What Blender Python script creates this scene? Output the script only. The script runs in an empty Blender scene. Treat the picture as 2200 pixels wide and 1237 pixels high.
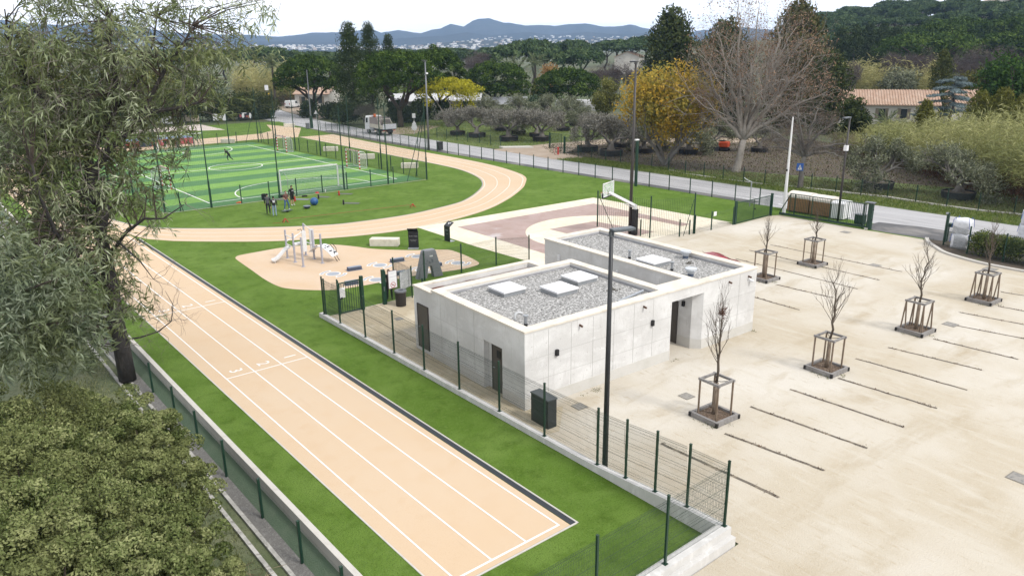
import bpy, bmesh, math, random
import numpy as np
from mathutils import Vector, Matrix
from mathutils.geometry import tessellate_polygon

S = bpy.context.scene
C = S.collection
R = math.radians
PI = math.pi
random.seed(7)
RNG = np.random.default_rng(11)

# ------------------------------------------------------------------ survey of the photograph: camera and pixel -> ground point
F, TH, RO, PSI, H = 1631.6, 0.304222, 0.011955, -0.68465, 13.3


def ray(x, y):
    a = (x - 1100) / F
    b = (y - 618.5) / F
    c, s = math.cos(RO), math.sin(RO)
    X = c * a - s * b
    Y = s * a + c * b
    dx, dy, dz = X, math.cos(TH) - Y * math.sin(TH), -math.sin(TH) - Y * math.cos(TH)
    ux, uy = math.sin(PSI), math.cos(PSI)
    return (dx * uy - dy * ux, dx * ux + dy * uy, dz)


def G(x, y, z=0.0):
    d = ray(x, y)
    t = (z - H) / d[2]
    return (d[0] * t, d[1] * t)


def G3(x, y, z=0.0):
    g = G(x, y, z)
    return (g[0], g[1], z)


def topz(bx, by, tx, ty, z=0.0):
    g = G(bx, by, z)
    d = ray(tx, ty)
    return H + d[2] * math.hypot(*g) / math.hypot(d[0], d[1])


def V(x, y, dist):
    """point seen at pixel x, y at the given horizontal distance"""
    d = ray(x, y)
    t = dist / math.hypot(d[0], d[1])
    return Vector((d[0] * t, d[1] * t, H + d[2] * t))


def hd(p):
    return math.hypot(p[0], p[1])


def px2m(p, px):
    """size in metres of px photo pixels at ground point p"""
    return px * math.hypot(hd(p), H * 0.9) / F


def q(x0, y0, s, pts):
    return [(x0 + a / s, y0 + b / s) for a, b in pts]


# ------------------------------------------------------------------ materials
def N(nt, typ, **kw):
    n = nt.nodes.new(typ)
    for k, v in kw.items():
        if k.startswith('i_'):
            n.inputs[k[2:]].default_value = v
        else:
            setattr(n, k, v)
    return n


def srgb(r, g, b):
    f = lambda u: (u / 255 / 12.92) if u / 255 <= 0.04045 else ((u / 255 + 0.055) / 1.055) ** 2.4
    return (f(r), f(g), f(b), 1)


def col4(c):
    return tuple(c) if len(c) == 4 else (c[0], c[1], c[2], 1)


MATS = {}


def mat(name, base, rough=0.6, metal=0.0, layers=(), bump=0.0, bscale=20.0, spec=0.4, coords='pos', alpha=None):
    """layers: (scale, colour, low, high[, stretch xyz[, detail]]) noise masks blended over the base colour"""
    if name in MATS:
        return MATS[name]
    gk = lambda c: tuple(u * (0.68 if max(c[:3]) < 0.7 else 0.78) for u in c[:3])
    base = gk(base)
    layers = [(L[0], gk(L[1])) + tuple(L[2:]) for L in layers]
    m = bpy.data.materials.new(name)
    m.use_nodes = True
    nt = m.node_tree
    nt.nodes.clear()
    out = N(nt, 'ShaderNodeOutputMaterial')
    b = N(nt, 'ShaderNodeBsdfPrincipled')
    b.inputs['Roughness'].default_value = rough
    b.inputs['Metallic'].default_value = metal
    b.inputs['Specular IOR Level'].default_value = spec
    nt.links.new(b.outputs[0], out.inputs[0])
    b.inputs['Base Color'].default_value = col4(base)
    if layers or bump:
        if coords == 'pos':
            src = N(nt, 'ShaderNodeNewGeometry').outputs['Position']
        else:
            src = N(nt, 'ShaderNodeTexCoord').outputs['Object']
    cur = None
    for L in layers:
        sc, c2, lo, hi = L[:4]
        st = L[4] if len(L) > 4 else (1, 1, 1)
        det = L[5] if len(L) > 5 else 5
        mp = N(nt, 'ShaderNodeMapping')
        mp.inputs['Scale'].default_value = st
        nt.links.new(src, mp.inputs['Vector'])
        no = N(nt, 'ShaderNodeTexNoise')
        no.inputs['Scale'].default_value = sc
        no.inputs['Detail'].default_value = det
        no.inputs['Roughness'].default_value = 0.62
        no.inputs['Distortion'].default_value = 0.35
        nt.links.new(mp.outputs[0], no.inputs['Vector'])
        mr = N(nt, 'ShaderNodeMapRange')
        mr.inputs['From Min'].default_value = lo
        mr.inputs['From Max'].default_value = hi
        nt.links.new(no.outputs['Fac'], mr.inputs['Value'])
        mx = N(nt, 'ShaderNodeMix', data_type='RGBA')
        nt.links.new(mr.outputs[0], mx.inputs['Factor'])
        if cur is None:
            mx.inputs['A'].default_value = col4(base)
        else:
            nt.links.new(cur, mx.inputs['A'])
        mx.inputs['B'].default_value = col4(c2)
        cur = mx.outputs['Result']
    if cur is not None:
        nt.links.new(cur, b.inputs['Base Color'])
    if bump:
        no = N(nt, 'ShaderNodeTexNoise')
        no.inputs['Scale'].default_value = bscale
        no.inputs['Detail'].default_value = 4
        nt.links.new(src, no.inputs['Vector'])
        bp = N(nt, 'ShaderNodeBump')
        bp.inputs['Strength'].default_value = bump
        bp.inputs['Distance'].default_value = 0.05
        nt.links.new(no.outputs['Fac'], bp.inputs['Height'])
        nt.links.new(bp.outputs[0], b.inputs['Normal'])
    MATS[name] = m
    return m


def leafmat(name, cols, trans=0.22, noise=0.0, nscale=0.25, ncol=None, gloss=0.0):
    """foliage: colour from the per-leaf attribute rnd through a ramp, a little light let through"""
    if name in MATS:
        return MATS[name]
    m = bpy.data.materials.new(name)
    m.use_nodes = True
    nt = m.node_tree
    nt.nodes.clear()
    out = N(nt, 'ShaderNodeOutputMaterial')
    at = N(nt, 'ShaderNodeAttribute', attribute_name='rnd')
    rp = N(nt, 'ShaderNodeValToRGB')
    el = rp.color_ramp.elements
    k = len(cols)
    while len(el) < k:
        el.new(0.5)
    for i, c in enumerate(cols):
        el[i].position = i / (k - 1)
        el[i].color = col4(c)
    nt.links.new(at.outputs['Fac'], rp.inputs[0])
    cur = rp.outputs[0]
    if ncol is not None:
        g = N(nt, 'ShaderNodeNewGeometry')
        no = N(nt, 'ShaderNodeTexNoise')
        no.inputs['Scale'].default_value = nscale
        no.inputs['Detail'].default_value = 3
        nt.links.new(g.outputs['Position'], no.inputs['Vector'])
        mr = N(nt, 'ShaderNodeMapRange')
        mr.inputs['From Min'].default_value = 0.42
        mr.inputs['From Max'].default_value = 0.62
        mr.inputs['To Max'].default_value = noise
        nt.links.new(no.outputs['Fac'], mr.inputs['Value'])
        mx = N(nt, 'ShaderNodeMix', data_type='RGBA')
        nt.links.new(mr.outputs[0], mx.inputs['Factor'])
        nt.links.new(cur, mx.inputs['A'])
        mx.inputs['B'].default_value = col4(ncol)
        cur = mx.outputs['Result']
    d = N(nt, 'ShaderNodeBsdfDiffuse')
    nt.links.new(cur, d.inputs['Color'])
    t = N(nt, 'ShaderNodeBsdfTranslucent')
    nt.links.new(cur, t.inputs['Color'])
    ms = N(nt, 'ShaderNodeMixShader')
    ms.inputs[0].default_value = trans
    nt.links.new(d.outputs[0], ms.inputs[1])
    nt.links.new(t.outputs[0], ms.inputs[2])
    fin = ms.outputs[0]
    if gloss:
        gl = N(nt, 'ShaderNodeBsdfGlossy')
        gl.inputs['Roughness'].default_value = 0.45
        m2 = N(nt, 'ShaderNodeMixShader')
        m2.inputs[0].default_value = gloss
        nt.links.new(fin, m2.inputs[1])
        nt.links.new(gl.outputs[0], m2.inputs[2])
        fin = m2.outputs[0]
    nt.links.new(fin, out.inputs[0])
    MATS[name] = m
    return m


# ------------------------------------------------------------------ mesh builder
class MB:
    def __init__(s):
        s.v, s.f, s.mi = [], [], []

    def add(s, vs, fs, mi=0):
        o = len(s.v)
        s.v += [tuple(p) for p in vs]
        s.f += [tuple(i + o for i in f) for f in fs]
        s.mi += [mi] * len(fs)
        return s

    def box(s, x, y, z, sx, sy, sz, rz=0.0, mi=0, taper=1.0):
        """centre x, y and BOTTOM z"""
        c, n = math.cos(rz), math.sin(rz)
        vs = []
        for k, t in ((0, 1.0), (1, taper)):
            for a, b in ((-1, -1), (1, -1), (1, 1), (-1, 1)):
                u, w = a * sx / 2 * t, b * sy / 2 * t
                vs.append((x + u * c - w * n, y + u * n + w * c, z + k * sz))
        return s.add(vs, [(3, 2, 1, 0), (4, 5, 6, 7), (0, 1, 5, 4), (1, 2, 6, 5), (2, 3, 7, 6), (3, 0, 4, 7)], mi)

    def bev(s, x, y, z, sx, sy, sz, b=0.03, rz=0.0, mi=0):
        """box with chamfered edges"""
        bm = bmesh.new()
        bmesh.ops.create_cube(bm, size=1)
        bmesh.ops.scale(bm, vec=(sx, sy, sz), verts=bm.verts)
        bmesh.ops.bevel(bm, geom=bm.edges[:], offset=b, segments=2, affect='EDGES', profile=0.6)
        bmesh.ops.rotate(bm, cent=(0, 0, 0), matrix=Matrix.Rotation(rz, 3, 'Z'), verts=bm.verts)
        bmesh.ops.translate(bm, vec=(x, y, z + sz / 2), verts=bm.verts)
        return s.frombm(bm, mi)

    def frombm(s, bm, mi=0):
        bm.verts.index_update()
        s.add([v.co[:] for v in bm.verts], [[v.index for v in f.verts] for f in bm.faces], mi)
        bm.free()
        return s

    def bar(s, p, r_, r, n=6, r2=None, mi=0, caps=True):
        return s.tube([p, r_], [r, r if r2 is None else r2], n, mi, caps)

    def tube(s, path, rs, n=6, mi=0, caps=True):
        P = [Vector(p) for p in path]
        if not hasattr(rs, '__len__'):
            rs = [rs] * len(P)
        vs, fs = [], []
        ref = None
        for i, p in enumerate(P):
            d = (P[min(i + 1, len(P) - 1)] - P[max(i - 1, 0)])
            d = d.normalized() if d.length > 1e-9 else Vector((0, 0, 1))
            if ref is None:
                ref = Vector((1, 0, 0)) if abs(d.x) < 0.8 else Vector((0, 1, 0))
            u = d.cross(ref)
            if u.length < 1e-6:
                u = d.orthogonal()
            u.normalize()
            w = d.cross(u)
            ref = w.cross(d) * 1.0 if False else ref
            for k in range(n):
                a = 2 * PI * k / n
                vs.append(p + (u * math.cos(a) + w * math.sin(a)) * rs[i])
        for i in range(len(P) - 1):
            for k in range(n):
                a, b = i * n + k, i * n + (k + 1) % n
                fs.append((a, b, b + n, a + n))
        if caps:
            fs.append(tuple(range(n - 1, -1, -1)))
            o = (len(P) - 1) * n
            fs.append(tuple(range(o, o + n)))
        return s.add(vs, fs, mi)

    def lathe(s, prof, x=0, y=0, z=0, n=16, mi=0):
        vs, fs = [], []
        for r, h in prof:
            for k in range(n):
                a = 2 * PI * k / n
                vs.append((x + r * math.cos(a), y + r * math.sin(a), z + h))
        for i in range(len(prof) - 1):
            for k in range(n):
                a, b = i * n + k, i * n + (k + 1) % n
                fs.append((a, b, b + n, a + n))
        fs.append(tuple(range(n - 1, -1, -1)))
        o = (len(prof) - 1) * n
        fs.append(tuple(range(o, o + n)))
        return s.add(vs, fs, mi)

    def prism(s, poly, z0, z1, mi=0, bottom=True):
        n = len(poly)
        if sum(poly[i][0] * poly[(i + 1) % n][1] - poly[(i + 1) % n][0] * poly[i][1] for i in range(n)) < 0:
            poly = poly[::-1]
        vs = [(p[0], p[1], z0) for p in poly] + [(p[0], p[1], z1) for p in poly]
        fs = [(i, (i + 1) % n, (i + 1) % n + n, i + n) for i in range(n)]
        tr = tess(poly)
        fs += [(a + n, b + n, c + n) for a, b, c in tr]
        if bottom:
            fs += [(c, b, a) for a, b, c in tr]
        return s.add(vs, fs, mi)

    def sheet(s, poly, z=0.0, mi=0):
        return s.add([(p[0], p[1], z) for p in poly], tess(poly), mi)

    def quad(s, a, b, c, d, mi=0):
        return s.add([a, b, c, d], [(0, 1, 2, 3)], mi)

    def build(s, name, mats, parent=None, loc=None, smooth=False, rz=None):
        me = bpy.data.meshes.new(name)
        me.from_pydata(s.v, [], s.f)
        for m in (mats if isinstance(mats, (list, tuple)) else [mats]):
            me.materials.append(m)
        if any(s.mi):
            me.polygons.foreach_set('material_index', s.mi)
        if smooth:
            me.polygons.foreach_set('use_smooth', [True] * len(me.polygons))
        me.update()
        o = bpy.data.objects.new(name, me)
        C.objects.link(o)
        if parent is not None:
            o.parent = parent
        if loc is not None:
            o.location = loc
        if rz is not None:
            o.rotation_euler = (0, 0, rz)
        return o


def tess(poly):
    tr = tessellate_polygon([[Vector((p[0], p[1], 0)) for p in poly]])
    out = []
    for a, b, c in tr:
        A, B, D = poly[a], poly[b], poly[c]
        cr = (B[0] - A[0]) * (D[1] - A[1]) - (B[1] - A[1]) * (D[0] - A[0])
        out.append((a, b, c) if cr > 0 else (a, c, b))
    return out


def smooth_curve(pts, closed=False, k=8):
    out = []
    n = len(pts)
    for i in range(n if closed else n - 1):
        g = lambda j: pts[j % n] if closed else pts[min(max(j, 0), n - 1)]
        p0, p1, p2, p3 = g(i - 1), g(i), g(i + 1), g(i + 2)
        for t in range(k):
            u = t / k
            out.append(tuple(0.5 * (2 * p1[a] + (p2[a] - p0[a]) * u + (2 * p0[a] - 5 * p1[a] + 4 * p2[a] - p3[a]) * u * u
                                    + (3 * p1[a] - p0[a] - 3 * p2[a] + p3[a]) * u ** 3) for a in range(2)))
    if not closed:
        out.append(tuple(pts[-1]))
    return out


def ribbon(path, w, closed=False):
    """list of quads (flat strip) of width w along a 2-D path"""
    n = len(path)
    L, Rr = [], []
    for i in range(n):
        a = path[(i - 1) % n] if closed else path[max(i - 1, 0)]
        b = path[(i + 1) % n] if closed else path[min(i + 1, n - 1)]
        dx, dy = b[0] - a[0], b[1] - a[1]
        l = math.hypot(dx, dy) or 1
        nx, ny = -dy / l * w / 2, dx / l * w / 2
        L.append((path[i][0] + nx, path[i][1] + ny))
        Rr.append((path[i][0] - nx, path[i][1] - ny))
    return L, Rr


def add_ribbon(mb, path, w, z, closed=False, mi=0):
    L, Rr = ribbon(path, w, closed)
    n = len(path)
    vs = [(p[0], p[1], z) for p in L] + [(p[0], p[1], z) for p in Rr]
    fs = []
    for i in range(n if closed else n - 1):
        j = (i + 1) % n
        fs.append((i + n, j + n, j, i))
    mb.add(vs, fs, mi)


# ------------------------------------------------------------------ things, parts, copies
def tag(o, label=None, cat=None, group=None, kind=None):
    if label:
        o['label'] = label
    if cat:
        o['category'] = cat
    if group:
        o['group'] = group
    if kind:
        o['kind'] = kind
    return o


def thing(name, label, cat, loc=(0, 0, 0), rz=0.0, group=None, scale=None):
    o = bpy.data.objects.new(name, None)
    C.objects.link(o)
    o.empty_display_size = 0.2
    o.location = loc if len(loc) == 3 else (loc[0], loc[1], 0)
    o.rotation_euler = (0, 0, rz)
    if scale:
        o.scale = scale if hasattr(scale, '__len__') else (scale,) * 3
    return tag(o, label, cat, group)


def struct(o):
    o['kind'] = 'structure'
    return o


def stuff(o, label=None, cat=None):
    o['kind'] = 'stuff'
    return tag(o, label, cat)


KIDS = {}


def dup(root, loc, rz=0.0, label=None, group=None, scale=None):
    kids = [c for c in root.children]
    r = root.copy()
    C.objects.link(r)
    r.location = loc if len(loc) == 3 else (loc[0], loc[1], 0)
    r.rotation_euler = (0, 0, rz)
    if scale:
        r.scale = scale if hasattr(scale, '__len__') else (scale,) * 3
    if label:
        r['label'] = label
    if group:
        r['group'] = group

    def rec(src, dst):
        for ch in src.children:
            c = ch.copy()
            C.objects.link(c)
            c.parent = dst
            rec(ch, c)
    for ch in kids:
        c = ch.copy()
        C.objects.link(c)
        c.parent = r
        rec(ch, c)
    return r


def textmesh(name, body, size, m, parent, loc, rot=(0, 0, 0), align='CENTER', extrude=0.0015):
    cu = bpy.data.curves.new(name, 'FONT')
    cu.body = body
    cu.size = size
    cu.align_x = align
    cu.align_y = 'CENTER'
    cu.extrude = extrude
    cu.resolution_u = 2
    t = bpy.data.objects.new('tmp', cu)
    C.objects.link(t)
    dg = bpy.context.evaluated_depsgraph_get()
    me = bpy.data.meshes.new_from_object(t.evaluated_get(dg))
    C.objects.unlink(t)
    bpy.data.objects.remove(t)
    me.name = name
    me.materials.clear()
    me.materials.append(m)
    o = bpy.data.objects.new(name, me)
    C.objects.link(o)
    o.parent = parent
    o.location = loc
    o.rotation_euler = rot
    return o


# ------------------------------------------------------------------ foliage
def unit(a):
    return a / np.maximum(np.linalg.norm(a, axis=1, keepdims=True), 1e-9)


def leafobj(name, P, D, L, W, rnd, m, parent=None, bend=None, nrm=None):
    """one mesh of leaf-shaped faces: base P, direction D, length L, width W"""
    n = len(P)
    D = unit(D)
    r = RNG.normal(size=(n, 3)) if nrm is None else nrm
    Sd = unit(np.cross(D, r))
    L = np.broadcast_to(L, (n,))[:, None]
    W = np.broadcast_to(W, (n,))[:, None]
    v = np.empty((n, 4, 3), np.float32)
    v[:, 0] = P
    mid = P + D * L * 0.45
    if bend is not None:
        mid = mid + np.array([0, 0, 1]) * L * bend
    v[:, 1] = mid + Sd * W / 2
    v[:, 2] = P + D * L
    v[:, 3] = mid - Sd * W / 2
    me = bpy.data.meshes.new(name)
    me.vertices.add(n * 4)
    me.vertices.foreach_set('co', v.ravel())
    me.loops.add(n * 4)
    me.loops.foreach_set('vertex_index', np.arange(n * 4, dtype=np.int32))
    me.polygons.add(n)
    me.polygons.foreach_set('loop_start', np.arange(0, n * 4, 4, dtype=np.int32))
    me.polygons.foreach_set('loop_total', np.full(n, 4, np.int32))
    at = me.attributes.new('rnd', 'FLOAT', 'FACE')
    at.data.foreach_set('value', np.clip(rnd, 0, 1).astype(np.float32))
    me.materials.append(m)
    me.update(calc_edges=True)
    me.validate()
    o = bpy.data.objects.new(name, me)
    C.objects.link(o)
    if parent is not None:
        o.parent = parent
    return o


def sph(n):
    return unit(RNG.normal(size=(n, 3)))


def lumpcloud(lumps, per, L, W, up=0.35, rand=0.7, top=0.0, fill=0.25, lumpvar=0.25):
    """leaf positions, directions and facings on a set of ellipsoid lumps; top>0 keeps most leaves on the upper side"""
    lumps = np.asarray(lumps, float)
    k = len(lumps)
    idx = np.repeat(np.arange(k), per)
    d = sph(len(idx))
    if top:
        flip = (d[:, 2] < 0) & (RNG.random(len(d)) < top)
        d[flip, 2] *= -1
    rr = np.where(RNG.random(len(d)) < fill, RNG.uniform(0.3, 0.85, len(d)), RNG.uniform(0.86, 1.05, len(d)))
    P = lumps[idx, :3] + d * lumps[idx, 3:6] * rr[:, None]
    nrm = d + RNG.normal(size=d.shape) * rand * 0.55
    tan = np.cross(nrm, RNG.normal(size=d.shape))
    D = unit(tan) + d * 0.35 + np.array([0, 0, up * 0.6])
    lv = RNG.random(k)[idx]
    rnd = (1 - lumpvar) * RNG.random(len(d)) + lumpvar * lv
    Ls = L * RNG.uniform(0.6, 1.4, len(d))
    Ws = W * RNG.uniform(0.7, 1.3, len(d))
    return P - unit(D) * Ls[:, None] * 0.4, D, Ls, Ws, rnd, nrm


def crown(name, lumps, per, L, W, m, parent, **k):
    P, D, l, w, r, nrm = lumpcloud(lumps, per, L, W, **k)
    return leafobj(name, P, D, l, w, r, m, parent, None, nrm)


def dome_lumps(n, rx, ry, z0, h, lr, flat=0.55, seed=0, jitter=0.12):
    """lumps on an umbrella: a dome of radius rx, ry whose rim is at z0 and top at z0+h"""
    g = np.random.default_rng(seed)
    out = []
    for i in range(n):
        r = math.sqrt((i + 0.5) / n)
        a = i * 2.39996 + g.normal() * 0.2
        hh = math.sqrt(max(0, 1 - r ** 2.7))
        s = lr * g.uniform(0.75, 1.25)
        out.append((rx * r * math.cos(a) * (1 + g.normal() * jitter * .5), ry * r * math.sin(a) * (1 + g.normal() * jitter * .5),
                    z0 + (h - lr * flat) * hh + g.normal() * h * jitter * 0.5, s, s, s * flat))
    return out


def branchy(mb, p, d, L, r, lev, g, split=3, spread=0.6, upb=0.25, n=5, tips=None, seg=2, shrink=0.68, wob=0.15):
    """recursive bare branching into builder mb"""
    path = [p]
    rs = [r]
    cur = Vector(p)
    dd = Vector(d).normalized()
    for i in range(seg):
        dd = (dd + Vector((g.normal() * wob, g.normal() * wob, g.normal() * wob + upb * 0.15))).normalized()
        cur = cur + dd * (L / seg)
        path.append(cur.copy())
        rs.append(r * (1 - 0.4 * (i + 1) / seg))
    mb.tube(path, rs, n, caps=False)
    if lev == 0:
        if tips is not None:
            tips.append(cur.copy())
        return
    k = split if isinstance(split, int) else split[min(lev, len(split) - 1)]
    a0 = g.uniform(0, 6.28)
    for i in range(k):
        a = a0 + 2 * PI * i / k + g.normal() * 0.3
        o = dd.orthogonal().normalized()
        o2 = dd.cross(o)
        nd = dd + (o * math.cos(a) + o2 * math.sin(a)) * spread * g.uniform(0.6, 1.3) + Vector((0, 0, upb))
        st = path[-1] if g.random() < 0.55 else path[-2].lerp(path[-1], g.uniform(0.2, 0.9))
        branchy(mb, st, nd, L * shrink * g.uniform(0.75, 1.2), r * 0.58, lev - 1, g, split, spread, upb, max(3, n - 1), tips, seg, shrink, wob)
# ================================================================== camera, light, sky
fw = Vector(ray(1100, 618.5))
rt = Vector(ray(1100 + F, 618.5)) - fw
dn = Vector(ray(1100, 618.5 + F)) - fw
cam = bpy.data.objects.new('camera', bpy.data.cameras.new('camera'))
C.objects.link(cam)
cam.matrix_world = Matrix(((rt.x, -dn.x, -fw.x, 0), (rt.y, -dn.y, -fw.y, 0), (rt.z, -dn.z, -fw.z, H), (0, 0, 0, 1)))
cam.data.sensor_width = 36
cam.data.lens = 36 * F / 2200
cam.data.clip_start = 0.1
cam.data.clip_end = 20000
S.camera = cam

SUN_AZ = R(165)      # bearing of the sun, clockwise from +Y
SUN_EL = R(48)
w = bpy.data.worlds.new('World')
S.world = w
w.use_nodes = True
nt = w.node_tree
nt.nodes.clear()
wo = N(nt, 'ShaderNodeOutputWorld')
bg = N(nt, 'ShaderNodeBackground')
bg.inputs['Strength'].default_value = 0.1
sky = N(nt, 'ShaderNodeTexSky', sky_type='NISHITA')
sky.sun_disc = False
sky.sun_elevation = SUN_EL
sky.sun_rotation = SUN_AZ
sky.air_density = 1.0
sky.dust_density = 2.0
tc = N(nt, 'ShaderNodeTexCoord')
mp = N(nt, 'ShaderNodeMapping')
mp.inputs['Scale'].default_value = (1.0, 1.0, 9.0)
mp.inputs['Rotation'].default_value = (0.05, 0.04, 0)
nt.links.new(tc.outputs['Generated'], mp.inputs['Vector'])
cn = N(nt, 'ShaderNodeTexNoise')
cn.inputs['Scale'].default_value = 1.6
cn.inputs['Detail'].default_value = 6
cn.inputs['Roughness'].default_value = 0.55
cn.inputs['Distortion'].default_value = 0.5
nt.links.new(mp.outputs[0], cn.inputs['Vector'])
cr = N(nt, 'ShaderNodeValToRGB')
e = cr.color_ramp.elements
e[0].position = 0.36
e[0].color = (7.9, 8.15, 8.7, 1)
e[1].position = 0.60
e[1].color = (9.7, 9.7, 9.75, 1)
nt.links.new(cn.outputs['Fac'], cr.inputs[0])
mx = N(nt, 'ShaderNodeMix', data_type='RGBA')
mx.inputs['Factor'].default_value = 0.93
nt.links.new(sky.outputs[0], mx.inputs['A'])
nt.links.new(cr.outputs[0], mx.inputs['B'])
sx = N(nt, 'ShaderNodeSeparateXYZ')
nt.links.new(tc.outputs['Generated'], sx.inputs[0])
hr = N(nt, 'ShaderNodeMapRange')          # an overcast sky is brighter in the band over the horizon
hr.inputs['From Min'].default_value = 0.0
hr.inputs['From Max'].default_value = 0.22
hr.inputs['To Min'].default_value = 1.30
hr.inputs['To Max'].default_value = 1.0
nt.links.new(sx.outputs['Z'], hr.inputs['Value'])
vm = N(nt, 'ShaderNodeVectorMath', operation='SCALE')
nt.links.new(mx.outputs['Result'], vm.inputs[0])
nt.links.new(hr.outputs[0], vm.inputs['Scale'])
nt.links.new(vm.outputs[0], bg.inputs['Color'])
nt.links.new(bg.outputs[0], wo.inputs[0])

sl = bpy.data.lights.new('sun', 'SUN')
sl.energy = 1.9
sl.angle = R(11)
sl.color = (1.0, 0.965, 0.91)
so = bpy.data.objects.new('sun', sl)
C.objects.link(so)
sd = Vector((math.sin(SUN_AZ) * math.cos(SUN_EL), math.cos(SUN_AZ) * math.cos(SUN_EL), math.sin(SUN_EL)))
so.rotation_euler = sd.to_track_quat('Z', 'Y').to_euler()
so.location = (0, 0, 60)

S.view_settings.view_transform = 'Standard'
S.view_settings.look = 'None'
S.view_settings.exposure = 0.80
S.view_settings.gamma = 1.0
S.render.engine = 'CYCLES'
S.cycles.use_denoising = True
S.cycles.max_bounces = 6
S.cycles.diffuse_bounces = 3
S.cycles.glossy_bounces = 2
S.cycles.transmission_bounces = 4
S.cycles.transparent_max_bounces = 8
S.cycles.volume_bounces = 0
S.cycles.caustics_reflective = False
S.cycles.caustics_refractive = False

# ================================================================== materials of the setting
TURF = mat('artificial turf', (0.118, 0.212, 0.026), 0.9, layers=[
    (0.30, (0.180, 0.285, 0.055), 0.40, 0.66, (1, 1, 1), 4), (1.3, (0.075, 0.140, 0.012), 0.48, 0.78, (1, 1, 1), 6),
    (7, (0.180, 0.270, 0.060), 0.52, 0.80), (20, (0.052, 0.100, 0.008), 0.50, 0.72), (45, (0.20, 0.30, 0.075), 0.56, 0.80)], bump=0.9, bscale=40, spec=0.1)
PITCHL = mat('pitch light stripe', (0.200, 0.385, 0.085), 0.9, layers=[
    (0.5, (0.240, 0.430, 0.120), 0.42, 0.7), (20, (0.14, 0.29, 0.05), 0.5, 0.8)], spec=0.15)
PITCHD = mat('pitch dark stripe', (0.100, 0.235, 0.090), 0.9, layers=[
    (0.5, (0.125, 0.270, 0.112), 0.42, 0.7), (20, (0.05, 0.15, 0.05), 0.5, 0.8)], spec=0.15)
TRACK = mat('beige track', (0.690, 0.520, 0.355), 0.85, layers=[
    (0.12, (0.695, 0.545, 0.395), 0.42, 0.66), (1.2, (0.665, 0.49, 0.325), 0.52, 0.85), (22, (0.61, 0.435, 0.27), 0.54, 0.85), (0.9, (0.58, 0.42, 0.28), 0.66, 0.80, (6, .4, 1))], bump=0.15, bscale=60, spec=0.12)
PAD = mat('playground rubber', (0.69, 0.54, 0.40), 0.85, layers=[
    (0.3, (0.67, 0.495, 0.335), 0.42, 0.66), (25, (0.60, 0.44, 0.29), 0.55, 0.85)], spec=0.12)
COURT = mat('pale court concrete', (0.720, 0.645, 0.500), 0.75, layers=[
    (0.4, (0.76, 0.70, 0.58), 0.42, 0.66), (2.5, (0.64, 0.56, 0.42), 0.52, 0.8), (40, (0.55, 0.48, 0.36), 0.58, 0.8)], spec=0.25)
MAUVE = mat('mauve court paint', (0.40, 0.285, 0.245), 0.6, layers=[
    (0.35, (0.47, 0.345, 0.31), 0.42, 0.66), (1.2, (0.36, 0.225, 0.185), 0.5, 0.75), (0.22, (0.62, 0.57, 0.57), 0.60, 0.72)], spec=0.4)
SAND = mat('pale sand', (0.570, 0.500, 0.390), 0.95, layers=[
    (0.09, (0.690, 0.645, 0.570), 0.41, 0.60, (1.0, 1.0, 1), 4), (0.40, (0.500, 0.425, 0.310), 0.52, 0.72, (0.5, 1.4, 1), 7),
    (1.1, (0.640, 0.585, 0.490), 0.50, 0.72, (1.8, .4, 1), 7), (3.2, (0.470, 0.385, 0.265), 0.58, 0.80, (2.2, .5, 1), 6), (9, (0.69, 0.63, 0.53), 0.58, 0.80, (1.6, .7, 1)),
    (26, (0.40, 0.325, 0.225), 0.60, 0.78), (60, (0.72, 0.66, 0.56), 0.58, 0.80)], bump=0.5, bscale=22, spec=0.1)
FORE = mat('forecourt concrete', (0.520, 0.440, 0.310), 0.85, layers=[
    (0.7, (0.63, 0.56, 0.43), 0.44, 0.68), (2.2, (0.42, 0.345, 0.23), 0.52, 0.78), (40, (0.40, 0.33, 0.22), 0.58, 0.8)], bump=0.15, bscale=30, spec=0.2)
ASPH = mat('worn asphalt', (0.440, 0.435, 0.440), 0.85, layers=[
    (0.20, (0.56, 0.55, 0.56), 0.42, 0.66, (3.0, 0.25, 1)), (1.2, (0.29, 0.285, 0.285), 0.54, 0.75, (2.5, .18, 1)), (30, (0.2, 0.2, 0.2), 0.58, 0.85)], spec=0.25)
ASPHD = mat('dark asphalt', (0.130, 0.128, 0.132), 0.85, layers=[
    (0.35, (0.34, 0.32, 0.30), 0.52, 0.70, (1.0, .5, 1), 6), (30, (0.08, 0.08, 0.08), 0.55, 0.85)], spec=0.25)
WHITE = mat('white marking paint', (0.82, 0.81, 0.79), 0.6, layers=[(6, (0.74, 0.72, 0.69), 0.5, 0.75)])
WORNW = mat('worn road paint', (0.70, 0.70, 0.70), 0.7, layers=[(5, (0.40, 0.40, 0.40), 0.45, 0.62)])
GRAVEL = mat('grey gravel', (0.260, 0.250, 0.235), 0.95, layers=[(8, (0.38, 0.37, 0.35), 0.45, 0.7), (40, (0.12, 0.115, 0.105), 0.5, 0.7)], bump=0.8, bscale=40)
KERBW = mat('pale concrete kerb', (0.640, 0.610, 0.560), 0.8, layers=[(3, (0.54, 0.51, 0.46), 0.48, 0.75), (30, (0.45, 0.42, 0.37), 0.6, 0.85)])
CONC = mat('white concrete', (0.690, 0.675, 0.650), 0.8, layers=[
    (0.8, (0.60, 0.585, 0.56), 0.44, 0.70, (1, 1, .7)), (4.0, (0.73, 0.72, 0.70), 0.5, 0.75, (1, 1, 0.35)), (30, (0.55, 0.54, 0.51), 0.62, 0.85)], spec=0.2)
GUTT = mat('dark drain channel', (0.028, 0.034, 0.042), 0.6)
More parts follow.
